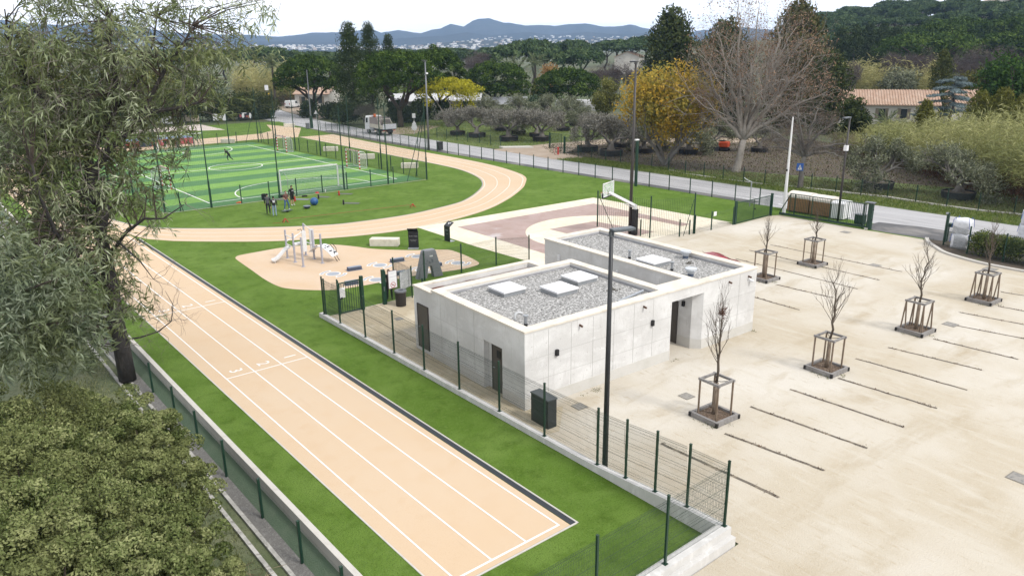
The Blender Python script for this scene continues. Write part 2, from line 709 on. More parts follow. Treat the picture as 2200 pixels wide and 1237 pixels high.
SOIL = mat('bark mulch soil', (0.105, 0.082, 0.060), 0.95, layers=[(1.1, (0.10, 0.125, 0.04), 0.55, 0.72), 
    (0.5, (0.15, 0.115, 0.08), 0.45, 0.7), (12, (0.055, 0.042, 0.032), 0.5, 0.75)], bump=0.8, bscale=25)
VERGE = mat('rough grass', (0.105, 0.160, 0.035), 0.95, layers=[
    (0.35, (0.16, 0.20, 0.055), 0.42, 0.66), (1.5, (0.125, 0.105, 0.06), 0.52, 0.76), (9, (0.055, 0.085, 0.02), 0.5, 0.78)], bump=0.8, bscale=18)
FIELD = mat('far ground', (0.085, 0.110, 0.040), 0.95, layers=[
    (0.03, (0.13, 0.12, 0.06), 0.42, 0.62), (0.4, (0.05, 0.07, 0.025), 0.45, 0.7)])
PATHM = mat('dry earth path', (0.370, 0.290, 0.215), 0.95, layers=[(0.6, (0.45, 0.37, 0.29), 0.45, 0.7), (8, (0.26, 0.20, 0.15), 0.52, 0.8)])

# ================================================================== ground
def sstep(a, b, x):
    t = max(0.0, min(1.0, (x - a) / (b - a)))
    return t * t * (3 - 2 * t)


def zg(x, y):
    z = 0.0
    d = math.hypot(x, y)
    if d > 150:
        b = math.degrees(math.atan2(x, y))          # bearing from +Y towards +X
        z += 8.0 * sstep(150, 420, d) * sstep(40, 58, b)
        z += 17.0 * sstep(250, 560, d) * sstep(50, 68, b)
        z += 4.0 * sstep(220, 520, d)
    return z


xs = [-5800, -3000, -1500, -700, -350, -200, -120, -70, -40, -20, -8, -3, 1, 4, 5.6, 6.2, 6.7, 6.95, 7.40, 7.5, 9, 20, 40, 60, 75, 90, 110, 130, 155,
      180, 205, 230, 255, 280, 305, 330, 355, 380, 405, 430, 455, 480, 505, 530, 560, 600, 700, 900, 1500, 3000, 6300]
ys = [-58, -40, -20, 0, 10, 20, 35, 60, 90, 120, 150, 180, 210, 240, 270, 300, 330, 360, 390, 420, 450, 480, 520, 600, 800, 1500, 3000, 6300]


def zground(x, y):
    if x <= 6.95:
        return -0.85 - 0.6 * sstep(4, -6, x) - 1.2 * sstep(-6, -40, x)
    if x <= 7.40:
        return -0.62
    return -0.03 + zg(x, y)


mb = MB()
for x in xs:
    for y in ys:
        mb.v.append((x, y, zground(x, y)))
ny = len(ys)
for i in range(len(xs) - 1):
    for j in range(ny - 1):
        mb.f.append((i * ny + j, (i + 1) * ny + j, (i + 1) * ny + j + 1, i * ny + j + 1))
        cx, cy = (xs[i] + xs[i + 1]) / 2, (ys[j] + ys[j + 1]) / 2
        mb.mi.append(1 if cx < 7.45 else 0)
LEFTG = mat('left bank grass', (0.120, 0.150, 0.070), 0.95, layers=[
    (0.7, (0.20, 0.215, 0.12), 0.45, 0.68), (5, (0.06, 0.08, 0.03), 0.5, 0.75), (40, (0.25, 0.24, 0.15), 0.58, 0.8)], bump=0.8, bscale=25)
struct(mb.build('ground', [FIELD, LEFTG]))

# turf of the sports ground
struct(MB().sheet([(7.5, 10.42), (16.0, 10.42), (58.7, 8.0), (58.7, 118), (62.5, 150), (57, 152), (20, 152), (7.5, 152)], 0.0).build('turf', TURF))

# ---- straight sprint track
zt = 0.006
XL, X3, X2, X1, X0, XR = 8.86, 9.39, 10.62, 11.86, 13.10, 13.36
YE = 13.80
tr = MB()
tr.sheet([(XL, YE), (XR, YE), (XR, 150), (XL, 150)], zt)
# ---- oval: outer and inner edge followed from the photograph on the ground
po = [(13.38, 66), (13.42, 63), (14.2, 60.0)] + [G(*p) for p in [(380, 518), (440, 519), (560, 519), (640, 516), (720, 511), (800, 503.5), (880, 493), (935, 482.5), (984, 470), (1027, 457.5), (1060, 445),
      (1085, 432), (1104, 420), (1122, 405), (1128, 396)]] + [(53.6, 63.1), (55.3, 67.5), (56.4, 72.8), (57.0, 80), (57.3, 93), (57.9, 106), (58.9, 119.5), (59.9, 134)]
pi_ = [(13.38, 78), (13.5, 72), (14.4, 67.0)] + [G(*p) for p in [(345, 489.5), (430, 491), (500, 490.5), (560, 489), (640, 486.5), (720, 482), (770, 476.5), (820, 470), (875, 461.5), (920, 452), (980, 437),
      (1004, 427), (1022, 415), (1034, 403), (1036.5, 394)]] + [(49.2, 65.6), (50.6, 69.2), (51.5, 73), (51.9, 78), (52.1, 86), (52.4, 95), (52.7, 107), (52.95, 119.5)]
co, ci = smooth_curve(po, k=10), smooth_curve(pi_, k=10)


def resample(c, n):
    L = [0]
    for i in range(1, len(c)):
        L.append(L[-1] + math.hypot(c[i][0] - c[i - 1][0], c[i][1] - c[i - 1][1]))
    out = []
    j = 0
    for k in range(n):
        t = L[-1] * k / (n - 1)
        while j < len(L) - 2 and L[j + 1] < t:
            j += 1
        u = (t - L[j]) / max(1e-9, L[j + 1] - L[j])
        out.append((c[j][0] + (c[j + 1][0] - c[j][0]) * u, c[j][1] + (c[j + 1][1] - c[j][1]) * u))
    return out


NO = 220
ro, ri = resample(co, NO), resample(ci, NO)
# pair every inner point with the closest outer one so that lanes keep their width
pair = []
jo = 0
for p in ri:
    best = min(range(max(0, jo - 1), min(NO, jo + 14)), key=lambda j: (ro[j][0] - p[0]) ** 2 + (ro[j][1] - p[1]) ** 2)
    jo = max(jo, best)
    pair.append(ro[jo])
vs = [(p[0], p[1], zt + 0.002) for p in ri] + [(p[0], p[1], zt + 0.002) for p in pair]
tr.add(vs, [(i, i + NO, i + 1 + NO, i + 1) for i in range(NO - 1)])
# far bend, the run-up strip and the far link
tr.sheet([(8.86, 117.0), (46, 121.2), (52.7, 119.3), (59.9, 133.9), (57.9, 145), (54.0, 133.0), (50.5, 129.5), (8.86, 126)], zt + 0.001)
struct(tr.build('running_track', TRACK))

lm = MB()
zl = 0.012
for x in (X3, X2, X1, X0):
    lm.box(x, (14.02 + 150) / 2, zl - 0.002, 0.055, 150 - 14.02, 0.002)
for y in (14.02, 30.87, 41.52):
    lm.box((X3 + X0) / 2, y, zl - 0.0025, X0 - X3 + 0.055, 0.06 if y > 20 else 0.07, 0.002)
for t in (0.055, 0.345, 0.635, 0.925):
    lane = [(a[0] + (b[0] - a[0]) * t, a[1] + (b[1] - a[1]) * t) for a, b in zip(ri, pair)]
    add_ribbon(lm, lane[8:], 0.045, zl)
struct(lm.build('track_line', WHITE))
kb = MB()
add_ribbon(kb, [(p[0], p[1]) for p in ri], 0.10, 0.016)
struct(kb.build('track_inner_edge', mat('thin grey edging', (0.30, 0.31, 0.31), 0.7)))
gm = MB()
gm.box(13.475, (13.78 + 61) / 2, 0.003, 0.19, 61 - 13.78, 0.006)
struct(gm.build('drain_channel', GUTT))
km = MB()
km.box(13.60, (13.72 + 61) / 2, -0.02, 0.05, 61 - 13.72, 0.045)
km.box(11.2, 13.75, -0.02, 4.85, 0.06, 0.04)
km.box(8.83, (13.7 + 75) / 2, -0.02, 0.05, 75 - 13.7, 0.04)
struct(km.build('track_kerb', KERBW))
# lane numbers painted on the track
for yy in (30.87, 41.52):
    for k, xx in (('1', (X1 + X0) / 2), ('2', (X2 + X1) / 2), ('3', (X3 + X2) / 2)):
        t = textmesh('lane_number', k, 0.80, WHITE, None, (xx, yy + 0.62, zl), (0, 0, R(-90)), extrude=0.001)
        struct(t)

# ---- football pitch
PX0, PX1, PY0, PY1 = 17.9, 44.6, 69.6, 118.0
pm = MB()
nb = 15
for i in range(nb):
    a, b = PY0 + (PY1 - PY0) * i / nb, PY0 + (PY1 - PY0) * (i + 1) / nb
    pm.sheet([(PX0, a), (PX1, a), (PX1, b), (PX0, b)], 0.006, 1 if i % 2 == 0 else 0)
struct(pm.build('football_pitch', [PITCHL, PITCHD]))
pl = MB()
LX0, LX1, LY0, LY1 = 22.4, 42.55, 71.75, 114.6
lw = 0.12
for y in (LY0, LY1, 93.4):
    pl.box((LX0 + LX1) / 2, y, 0.009, LX1 - LX0 + lw, lw, 0.003)
for x in (LX0, LX1):
    pl.box(x, (LY0 + LY1) / 2, 0.0085, lw, LY1 - LY0, 0.003)
circ = [(32.9 + 3.1 * math.cos(a * PI / 24), 93.4 + 3.1 * math.sin(a * PI / 24)) for a in range(48)]
add_ribbon(pl, circ, lw, 0.0135, True)
for yc, sg in ((LY0, 1), (LY1, -1)):
    arc = [(32.5 + 6.9 * math.cos(a * PI / 30), yc + sg * 7.6 * math.sin(a * PI / 30) ** 0.8) for a in range(31)]
    add_ribbon(pl, arc, lw, 0.0135)
for yc in (82.6, 103.8):
    pass
struct(pl.build('pitch_line', WHITE))

# ---- small far court beside the pitch
fc = MB()
fc.sheet([G(*p) for p in q(260, 220, 6.11, [(0, 385), (360, 352), (700, 320), (1040, 291), (1370, 363), (900, 378), (410, 398), (0, 420)])], 0.010)
struct(fc.build('far_court', mat('pale pink court', (0.62, 0.53, 0.47), 0.8, layers=[(0.5, (0.68, 0.60, 0.55), 0.45, 0.7)])))

# ---- playground
pp = [(522, 547), (560, 540), (600, 533), (640, 528.5), (690, 525), (730, 526.5), (765, 530), (800, 534.5), (850, 537), (900, 537.5), (940, 536.5), (965, 537), (985, 543), (1005, 551), (1026, 562),
      (1029, 566), (1024, 570), (1000, 577), (960, 583), (900, 591), (850, 600), (790, 612), (720, 622.5), (660, 623), (620, 620), (598, 615), (570, 601), (540, 580), (510, 559), (506, 554), (510, 550)]
cpp = smooth_curve([G(*p) for p in pp], True, 4)
struct(MB().sheet(cpp, 0.009).build('playground_surface', PAD))

# ---- basketball court
crt = [G(*p) for p in q(880, 420, 5.155, [(80, 352), (2035, 25)])] + [G(1577, 479), (50.6, 35.1), (31, 35.3), G(1150, 566), G(*q(880, 420, 5.155, [(740, 568)])[0])]
struct(MB().sheet(crt, 0.010).build('basketball_court', COURT))
cm = MB()
mo = [(33.72, 48.0), (48.3, 47.45), (48.0, 36.6), (46.9, 36.6), (46.7, 40.5), (45.4, 43.2), (43.3, 44.8), (40.8, 45.3), (38.3, 44.7), (36.3, 43.1), (35.2, 40.6), (35.0, 36.6), (33.3, 36.6)]
arcp = [(41.0 + 5.9 * math.cos(a), 39.2 + 5.9 * math.sin(a)) for a in [PI * k / 24 for k in range(25)]]
mo = [(33.72, 48.0), (48.3, 47.45), (47.9, 36.4), (46.9, 36.4)] + arcp + [(35.1, 36.4), (33.35, 36.4)]
cm.sheet(mo, 0.014)
key = [G(*p) for p in q(880, 420, 5.155, [(1545, 375), (2040, 287)])]
cm.sheet([key[0], key[1], (43.9, 36.6), (38.6, 36.6)], 0.014)
struct(cm.build('court_marking', MAUVE))

# ---- sand parking, forecourt, driveway, road
kerbpts = [G(*p) for p in q(1860, 380, 5.624, [(735, 750), (760, 800), (850, 862), (960, 925), (1200, 1000), (1440, 1060), (1640, 1100), (1912, 1150)])]
sandp = [(16.35, 35.4), (31, 35.4), (50.7, 35.2), G(1577, 483), G(1652, 464), G(1675, 462), G(1858, 494), G(1990, 515)] + kerbpts + [(70, 6), (90, -30), (0, -30), (0, 10.1), (16.35, 10.1)]
struct(MB().sheet(sandp, 0.004).build('parking_lot', SAND))
fo = [(16.2, 35.4), (19.6, 35.3), (19.6, 30), (17.6, 21.0), (17.3, 19.4), (16.2, 18.6)]
fo = [(16.2, 35.35), (23.0, 35.3), (23.0, 31.0), (18.2, 31.0), (17.4, 20.1), (18.5, 19.6), (17.0, 18.2), (16.2, 18.4)]
struct(MB().sheet(fo, 0.010).build('forecourt', FORE))
jm = MB()
JT = mat('dark joint', (0.12, 0.10, 0.075), 0.9)
for pts in ([(690 + 700 / 8.46, 560 + 920 / 8.46), (690 + 1200 / 8.46, 560 + 1200 / 8.46)], [(690 + 1070 / 8.46, 560 + 800 / 8.46), (690 + 1850 / 8.46, 560 + 1200 / 8.46)]):
    a, b = G(*pts[0]), G(*pts[1])
    d = (b[0] - a[0], b[1] - a[1])
    b = (a[0] + d[0] * 1.9, a[1] + d[1] * 1.9)
    add_ribbon(jm, [a, b], 0.035, 0.013)
struct(jm.build('paving_joint', JT))

rd = MB()
rd.sheet([(58.75, -40), (66.3, -40), (65.7, 40), (65.5, 60), (65.2, 71), (66.0, 84), (66.2, 100), (67.2, 125), (69.5, 145), (73, 168), (80, 200), (62, 200), (62.5, 160), (60.5, 128), (59.3, 100), (58.75, 80)], -0.012)
struct(rd.build('road', ASPH))
sh = MB()
sh.sheet([(58.75, 38), (59.9, 38), (59.8, 60), (60.0, 84), (60.6, 104), (61.8, 126), (60.5, 126), (59.4, 104), (58.8, 84), (58.75, 60)], -0.008)
sh.sheet([(56.4, 26.0), (57.2, 27.1), (59.4, 27.0), (60.1, 24), (61.0, 14), (60.0, 3), (58.6, 4), (58.6, 17.5), (57.4, 20.4), (56.6, 21.3), G(1990, 513), G(1925, 503), G(1866, 493)], 0.006)
struct(sh.build('driveway', ASPHD))
bed = MB()
bed.sheet(kerbpts + [(53.4, 4), (58.6, 4), (58.6, 17.5), (57.4, 20.4), (56.6, 21.3)], 0.009)
struct(bed.build('planting_bed', SOIL))
rm = MB()
for k in range(6):
    p = G(1502 + k * 8, 412 - k * 1.2)
for pts in (q(1100, 310, 3.99, [(2020, 410), (2195, 395), (2195, 408), (2060, 425)]),):
    pass
for k in range(5):
    rm.sheet([(59.9 + k * 1.1, 33.3), (60.4 + k * 1.1, 33.3), (60.4 + k * 1.1, 36.4), (59.9 + k * 1.1, 36.4)], -0.005)
for k in range(4):
    rm.sheet([(60.2 + k * 1.0, 38.6 - .2 * k), (60.7 + k * 1.0, 38.6 - .2 * k), (60.5 + k * 1.0, 41.0 - .5 * k), (60.3 + k * 1.0, 41.0 - .5 * k)], -0.005)
struct(rm.build('road_marking', WORNW))
# parking bay joints: strips of dark worn timber flush with the sand
pk = MB()
BAY = mat('dark bay strip', (0.165, 0.140, 0.110), 0.9, layers=[(1.2, (0.34, 0.28, 0.20), 0.50, 0.66), (9, (0.05, 0.045, 0.035), 0.5, 0.75)])
bays = [((1697, 836), (1942, 918)), ((1612, 873), (1863, 963)), ((1557, 931), (1770, 1010)), ((1420, 952), (1674, 1068)), ((1800, 812), (2013, 877)), ((1838, 770), (2078, 838)),
        ((1908, 746), (2110, 795)), ((2005, 728), (2188, 772)), ((2036, 696), (2330, 752)), ((2062, 671), (2330, 722)), ((2145, 658), (2330, 693)), ((2150, 627), (2330, 656)),
        ((1610, 538), (1890, 602)), ((1655, 526), (1938, 584)), ((1580, 556), (1843, 621)), ((1670, 612), (1790, 640)), ((1619, 638), (1718, 666))]
for (a, b) in bays:
    pa, pb = G(*a), G(*b)
    n = 14
    path = [(pa[0] + (pb[0] - pa[0]) * i / n + random.gauss(0, .012), pa[1] + (pb[1] - pa[1]) * i / n) for i in range(n + 1)]
    add_ribbon(pk, path, 0.13, 0.008)
struct(pk.build('parking_bay_strip', BAY))

# ---- ground beyond the road
nv = MB()
nv.sheet([(65.6, -40), (69.9, -40), (69.4, 20), (69.0, 40), (69.3, 60), (69.0, 69), (65.2, 71), (65.5, 60), (65.7, 40)], -0.014)
nv.sheet([(67, 84.5), (70, 83), (100, 84), (112, 118), (84, 130), (70, 128), (67.4, 112), (66.3, 100), (66.1, 88)], -0.014)
struct(nv.build('grass_verge', VERGE))
so2 = MB()
so2.sheet([(69.6, 18), (69.2, 40), (69.5, 60), (69.1, 76), (73, 82.5), (100, 80), (106, 60), (98, 30), (88, 10), (76, 8)], -0.016)
struct(so2.build('nursery_soil', SOIL))
nv2 = MB()
nv2.sheet([(69.9, 16), (69.3, 40), (69.5, 53), (73.0, 52), (75.0, 45), (77.5, 38), (79.5, 30), (80.0, 22), (79, 8), (70.4, 2)], -0.010)
struct(nv2.build('nursery_grass', VERGE))
ep = MB()
ep.sheet([(65.1, 71), (68.9, 69.5), (70.5, 74.5), (76, 78), (84, 77), (90, 71), (98, 64), (103, 66), (96, 76), (86, 82), (76, 84), (69, 84), (65.6, 84.5)], -0.008)
ep.sheet([(66.5, 112), (69, 110), (80, 118), (79, 122), (67, 121)], -0.008)
ep.sheet([(70, 148), (78, 158), (95, 205), (84, 210), (74, 172)], -0.006)
struct(ep.build('earth_path', PATHM))
# ================================================================== materials of built things
GREEN = mat('dark green coated steel', (0.010, 0.045, 0.026), 0.45, layers=[(2, (0.016, 0.058, 0.034), 0.45, 0.7)], spec=0.4)
WIREM = mat('dark green wire', (0.020, 0.048, 0.034), 0.5)
WIREG = mat('grey green wire', (0.075, 0.105, 0.090), 0.5)
DARKM = mat('anthracite metal', (0.022, 0.024, 0.028), 0.45, layers=[(3, (0.032, 0.034, 0.038), 0.45, 0.7)])
GREYM = mat('grey metal', (0.19, 0.20, 0.22), 0.45, 0.3)
BROWNM = mat('brown pole paint', (0.052, 0.045, 0.042), 0.5)
WHITEM = mat('white coated metal', (0.74, 0.74, 0.74), 0.4, layers=[(2, (0.66, 0.66, 0.66), 0.5, 0.75)])
PLASTW = mat('white plastic', (0.78, 0.78, 0.79), 0.35)
PLASTG = mat('grey lilac coated post', (0.46, 0.46, 0.53), 0.4)
REDP = mat('red paint', (0.52, 0.03, 0.02), 0.5)
BLACKP = mat('black plastic', (0.012, 0.012, 0.014), 0.5)
STONE = mat('cream stone', (0.70, 0.655, 0.555), 0.85, layers=[(3, (0.62, 0.57, 0.47), 0.46, 0.7), (25, (0.55, 0.50, 0.40), 0.58, 0.8)], bump=0.15)
GALV = mat('galvanised steel', (0.42, 0.44, 0.46), 0.45, 0.35, layers=[(5, (0.34, 0.36, 0.38), 0.45, 0.7)])


# ------------------------------------------------------------------ wire fences
PANELS = {}


def panel_mesh(h, pitch, t, mesh_gap, folds=True, m=None):
    """a wire panel one metre wide (x 0..1), h high, as a mesh shared by all copies with this spec; pitch is for a 2.5 m panel"""
    key = (h, pitch, t, mesh_gap, folds, (m or WIREM).name)
    if key in PANELS:
        return PANELS[key]
    mb = MB()
    n = int(2.5 / pitch)
    fz = [h * u for u in (0.12, 0.37, 0.63, 0.93)] if folds else []
    for i in range(n + 1):
        x = i / n
        pts = [(x, 0, 0.03)]
        for z in fz:
            pts += [(x, 0, z - 0.05), (x, -0.028, z), (x, 0, z + 0.05)]
        pts.append((x, 0, h))
        for a, b in zip(pts[:-1], pts[1:]):
            tx = t * 2.0 / 2.5
            mb.add([(a[0] - tx / 2, a[1], a[2]), (a[0] + tx / 2, a[1] + t / 3, a[2]), (a[0], a[1] - t / 2, a[2]),
                    (b[0] - tx / 2, b[1], b[2]), (b[0] + tx / 2, b[1] + t / 3, b[2]), (b[0], b[1] - t / 2, b[2])],
                   [(0, 1, 4, 3), (1, 2, 5, 4), (2, 0, 3, 5)])
    zs = list(np.arange(0.05, h, mesh_gap))
    tv, t = t, t * 0.75
    for z in zs + [h - 0.02] + [z + 0.05 for z in fz] + [z - 0.05 for z in fz]:
        mb.add([(0, 0.004, z - t / 2), (1, 0.004, z - t / 2), (1, 0.004, z + t / 2), (0, 0.004, z + t / 2),
                (0, 0.004 - t, z - t / 2), (1, 0.004 - t, z - t / 2), (1, 0.004 - t, z + t / 2), (0, 0.004 - t, z + t / 2)],
               [(0, 1, 2, 3), (7, 6, 5, 4), (3, 2, 6, 7), (0, 4, 5, 1)])
    o = mb.build('wire_panel', m or WIREM)
    C.objects.unlink(o)
    PANELS[key] = o.data
    bpy.data.objects.remove(o)
    return PANELS[key]


def obj(name, me, parent, M):
    o = bpy.data.objects.new(name, me)
    C.objects.link(o)
    o.parent = parent
    o.matrix_local = M
    return o


POSTS = {}


def post_mesh(h, s, cap=True, plate=False, m=None):
    k = (h, s, plate, (m or GREEN).name)
    if k not in POSTS:
        mb = MB()
        mb.box(0, 0, 0, s, s, h)
        if cap:
            mb.box(0, 0, h, s * 1.15, s * 1.15, 0.02)
        if plate:
            mb.box(0, 0, 0, s * 2.2, s * 2.2, 0.012)
        o = mb.build('fence_post', m or GREEN)
        C.objects.unlink(o)
        POSTS[k] = o.data
        bpy.data.objects.remove(o)
    return POSTS[k]


def fence(name, label, pts, h, ph=None, s=0.06, pitch=0.05, t=0.005, gap=0.2, folds=True, group=None, panels=None, plate=False, wm=None, pm_=None, cat='fence'):
    """pts: post foot points (x, y, z); a wire panel between each pair unless panels says otherwise"""
    o = pts[0]
    root = thing(name, label, cat, o, group=group)
    P = [Vector((p[0] - o[0], p[1] - o[1], p[2] - o[2])) for p in pts]
    me = post_mesh(ph or h + 0.06, s, True, plate, pm_)
    pan = panel_mesh(h, pitch, t, gap, folds, wm)
    for i, p in enumerate(P):
        a = P[max(i - 1, 0)]
        b = P[min(i + 1, len(P) - 1)]
        obj('fence_post', me, root, Matrix.Translation(p) @ Matrix.Rotation(math.atan2(b.y - a.y, b.x - a.x), 4, 'Z'))
    for i in range(len(P) - 1):
        if panels is not None and not panels(i):
            continue
        d = P[i + 1] - P[i]
        L = math.hypot(d.x, d.y)
        M = Matrix.Translation(P[i]) @ Matrix.Rotation(math.atan2(d.y, d.x), 4, 'Z')
        sh_ = Matrix.Identity(4)
        sh_[0][0] = L
        sh_[2][0] = d.z          # shear so that wires stay upright on a slope
        sl_ = math.atan2(d.z, L)
        M2 = M @ Matrix.Rotation(-sl_, 4, 'Y') @ Matrix.Diagonal((d.length, 1, 1, 1))
        obj('wire_panel', pan, root, M2)
    return root


def line(a, b, n, z0=0.0, z1=None):
    z1 = z0 if z1 is None else z1
    return [(a[0] + (b[0] - a[0]) * i / n, a[1] + (b[1] - a[1]) * i / n, z0 + (z1 - z0) * i / n) for i in range(n + 1)]


# ---- white plinth wall and the fence on it
ZP = lambda y: 0.22 + 0.30 * sstep(16.5, 10.6, y)
wl = MB()
yy = [35.62, 30, 25, 20, 17, 15.5, 14, 12.5, 11.5, 10.62]
for a, b in zip(yy[:-1], yy[1:]):
    xo = lambda y: 16.20
    xi = lambda y: 15.98 - 0.02 * sstep(17, 10.6, y)
    za, zb = ZP(a), ZP(b)
    wl.add([(xi(a), a, -.05), (xo(a), a, -.05), (xo(b), b, -.05), (xi(b), b, -.05), (xi(a), a, za), (xo(a), a, za), (xo(b), b, zb), (xi(b), b, zb)],
           [(4, 7, 6, 5)[::-1], (0, 3, 7, 4)[::-1], (1, 5, 6, 2)[::-1]] + ([(0, 4, 5, 1)[::-1]] if a == yy[0] else []))
wl.add([(16.20, 10.62, -.05), (16.20, 10.28, -.05), (16.20, 10.28, .52), (16.20, 10.62, .52), (5.0, 10.62, -.05), (5.0, 10.28, -.05), (5.0, 10.28, .52), (5.0, 10.62, .52)],
       [(0, 1, 2, 3), (4, 7, 6, 5), (1, 5, 6, 2), (3, 2, 6, 7), (0, 3, 7, 4)])
wl.box(10.6, 10.20, -0.05, 11.2, 0.16, 0.33)
tag(wl.build('plinth_wall', CONC), 'low white concrete plinth wall under the nearest green wire fence', 'wall')

pposts = [G3(711.5, 671, .22), G3(743.2, 690.7, .22), G3(794.1, 721.2, .22), G3(851.3, 756.5, .22), G3(913.9, 792.8, .22), G3(984.3, 836, .22), G3(1064.5, 885.7, .22), G3(1155, 942, .22), G3(1263, 1007, .24)]
pposts = [(16.10, p[1], ZP(p[1])) for p in pposts] + [(16.10, 14.15, ZP(14.15)), (16.10, 12.95, ZP(12.95)), (16.10, 11.75, ZP(11.75)), (16.10, 10.45, .52)]
fence('wire_fence', 'dark green wire panel fence on the white plinth beside the sprint track', pposts, 1.93, 2.03, 0.06, plate=True)
fence('wire_fence', 'dark green wire panel fence crossing the turf at the end of the sprint track', [(16.10 - 2.55 * i, 10.45, .52) for i in range(5)], 1.93, 2.03, 0.06, plate=True,
      panels=None)

# ---- left side: retaining wall, drain, fence along the lower bank
rw = MB()
rw.box(7.5, 40, -0.9, 0.18, 160, 0.93)
tag(rw.build('retaining_wall', KERBW), 'long low concrete retaining wall along the left edge of the turf', 'wall')
bk = MB()
bk.add([(7.41, -30, -0.42), (7.41, 110, -0.42), (6.98, 110, -0.70), (6.98, -30, -0.70)], [(0, 1, 2, 3)])
struct(bk.build('bank_strip', mat('bluish green bank grass', (0.125, 0.185, 0.115), 0.95, layers=[(1.2, (0.17, 0.22, 0.15), 0.45, 0.7), (30, (0.07, 0.11, 0.06), 0.52, 0.8)], bump=.5)))
gs = MB()
gs.add([(6.98, -30, -0.70), (6.98, 110, -0.70), (6.60, 110, -0.80), (6.60, -30, -0.80)], [(0, 1, 2, 3)])
struct(gs.build('gravel_strip', GRAVEL))
du = MB()
for a, b in ((6.48, 6.60), (6.08, 6.20)):
    du.box((a + b) / 2, 30, -1.0, b - a, 120, 0.24)
du.box(6.34, 30, -1.0, 0.27, 120, 0.08)
tag(du.build('concrete_gutter', mat('weathered gutter concrete', (0.42, 0.41, 0.38), 0.9, layers=[(1.5, (0.60, 0.58, 0.54), 0.45, 0.62), (6, (0.16, 0.15, 0.13), 0.52, 0.74)])),
    'weathered concrete drainage gutter between bushes and gravel strip', 'gutter')
ys_ = [62, 55, 48, 42, 36.5, 33.2] + [G(*p, -.68)[1] for p in [(337, 880), (396, 939), (466, 1008), (550, 1096), (641, 1191)]] + [14.0]
ys_ = [62, 58.8, 55.6, 52.4, 49.2, 46, 42.8, 39.6, 36.4, 33.2, 30.0, 27.2, 24.3, 21.1, 18.2, 15.6, 13.0]
fence('wire_fence', 'dark green chain link fence on the gravel strip below the left turf edge', [(6.95, y, -0.72) for y in ys_], 1.28, 1.40, 0.075, 0.055, 0.0022, 0.055, False)

# ---- fence along the road
n = 39
rpts = [(58.62, 39.8 - 2.52 + 0 * 1, 0)]
ry = [37.2 + 2.52 * i for i in range(-1, 37)]
rx = lambda y: 58.55 + 2.6 * sstep(85, 140, y)
fence('wire_fence', 'long green wire fence between the turf and the road', [(rx(y), y, 0) for y in ry], 1.42, 1.52, 0.07, 0.10, 0.005, 0.2, False, wm=WIREG)

# ---- forecourt fence with gate
gp = [(16.15, 35.15, .2), (16.9, 35.15, 0)]
fence('wire_fence', 'short green wire fence piece left of the pedestrian gate', gp, 1.75, 1.95, 0.06)
fence('wire_fence', 'green wire fence behind the building beside the playground', [(19.75, 35.15, 0), (21.4, 35.1, 0), (21.6, 37.4, 0), (23.76, 37.45, 0), (26.44, 37.36, 0), (29.16, 37.3, 0), (31.1, 36.3, 0)],
      1.75, 1.85, 0.07, 0.05, 0.005)


def bar_gate(name, label, a, b, h, nb, posts=(0.1, 0.1), z=0.0, bottom=0.06, cat='gate', brace=False, mids=()):
    d = Vector((b[0] - a[0], b[1] - a[1], 0))
    L = d.length
    root = thing(name, label, cat, (a[0], a[1], z), math.atan2(d.y, d.x))
    fr = MB()
    t = 0.05
    fr.box(L / 2, 0, bottom, L, t, t * 1.3)
    fr.box(L / 2, 0, h - t, L, t, t)
    fr.box(0.03, 0, bottom, t, t * .98, h - bottom)
    fr.box(L - 0.03, 0, bottom, t, t * .98, h - bottom)
    for u in mids:
        fr.box(L * u, 0, bottom, t, t * .96, h - bottom)
    fr.build('gate_frame', GREEN, root)
    ba = MB()
    for i in range(1, nb):
        ba.box(L * i / nb, 0, bottom + 0.05, 0.024, 0.024, h - bottom - 0.08)
    ba.build('gate_bar', GREEN, root)
    if posts[0]:
        MB().box(-posts[0] / 2 - .01, 0, 0, posts[0], posts[0], h + 0.15).build('gate_post', GREEN, root)
    if posts[1]:
        MB().box(L + posts[1] / 2 + .01, 0, 0, posts[1], posts[1], h + 0.15).build('gate_post', GREEN, root)
    return root, L


g1, L1 = bar_gate('pedestrian_gate', 'small green bar gate standing shut by the forecourt with a white notice', (16.98, 35.15), (18.2, 35.12), 1.75, 9, (0.06, 0.16))
nb_ = MB()
nb_.box(0.17, -0.04, 0.93, 0.30, 0.012, 0.55)
nb_.build('notice', PLASTW, g1)
MB().box(0.1, -0.05, 0.86, 0.12, 0.06, 0.10).build('lock', BLACKP, g1)
ps = thing('gate_post', 'thick green gate post beside the notice board and the litter bin', 'post', (19.62, 35.12, 0))
MB().box(0, 0, 0, 0.17, 0.17, 1.98).box(0, 0, 1.98, .18, .18, .012).build('shaft', GREEN, ps)
MB().box(-0.02, -0.10, 0.8, 0.05, 0.03, 0.25).build('catch', GREYM, ps)
TXT = mat('grey print', (0.25, 0.25, 0.30), 0.6)
nbd = thing('notice_board', 'tall white rules board with a red no smoking sign', 'sign', (20.0, 34.98, 0.86))
MB().box(0.12, 0, 0, 0.56, 0.025, 1.02).build('board', mat('notice frame', (0.20, 0.14, 0.15), .5), nbd)
MB().box(0.12, -0.016, 0.03, 0.50, 0.006, 0.96).box(0.12, -0.0195, 0.66, 0.50, 0.002, 0.012, mi=1).build('sheet', [PLASTW, TXT], nbd)
ci_ = MB()
add_ribbon(ci_, [(0.15 * math.cos(a * PI / 12), 0.15 * math.sin(a * PI / 12)) for a in range(24)], 0.03, 0, True)
ci_.box(0, 0, -0.001, 0.27, 0.028, 0.002, R(-40))
o = ci_.build('no_smoking_sign', REDP, nbd, (0.13, -0.022, 0.2))
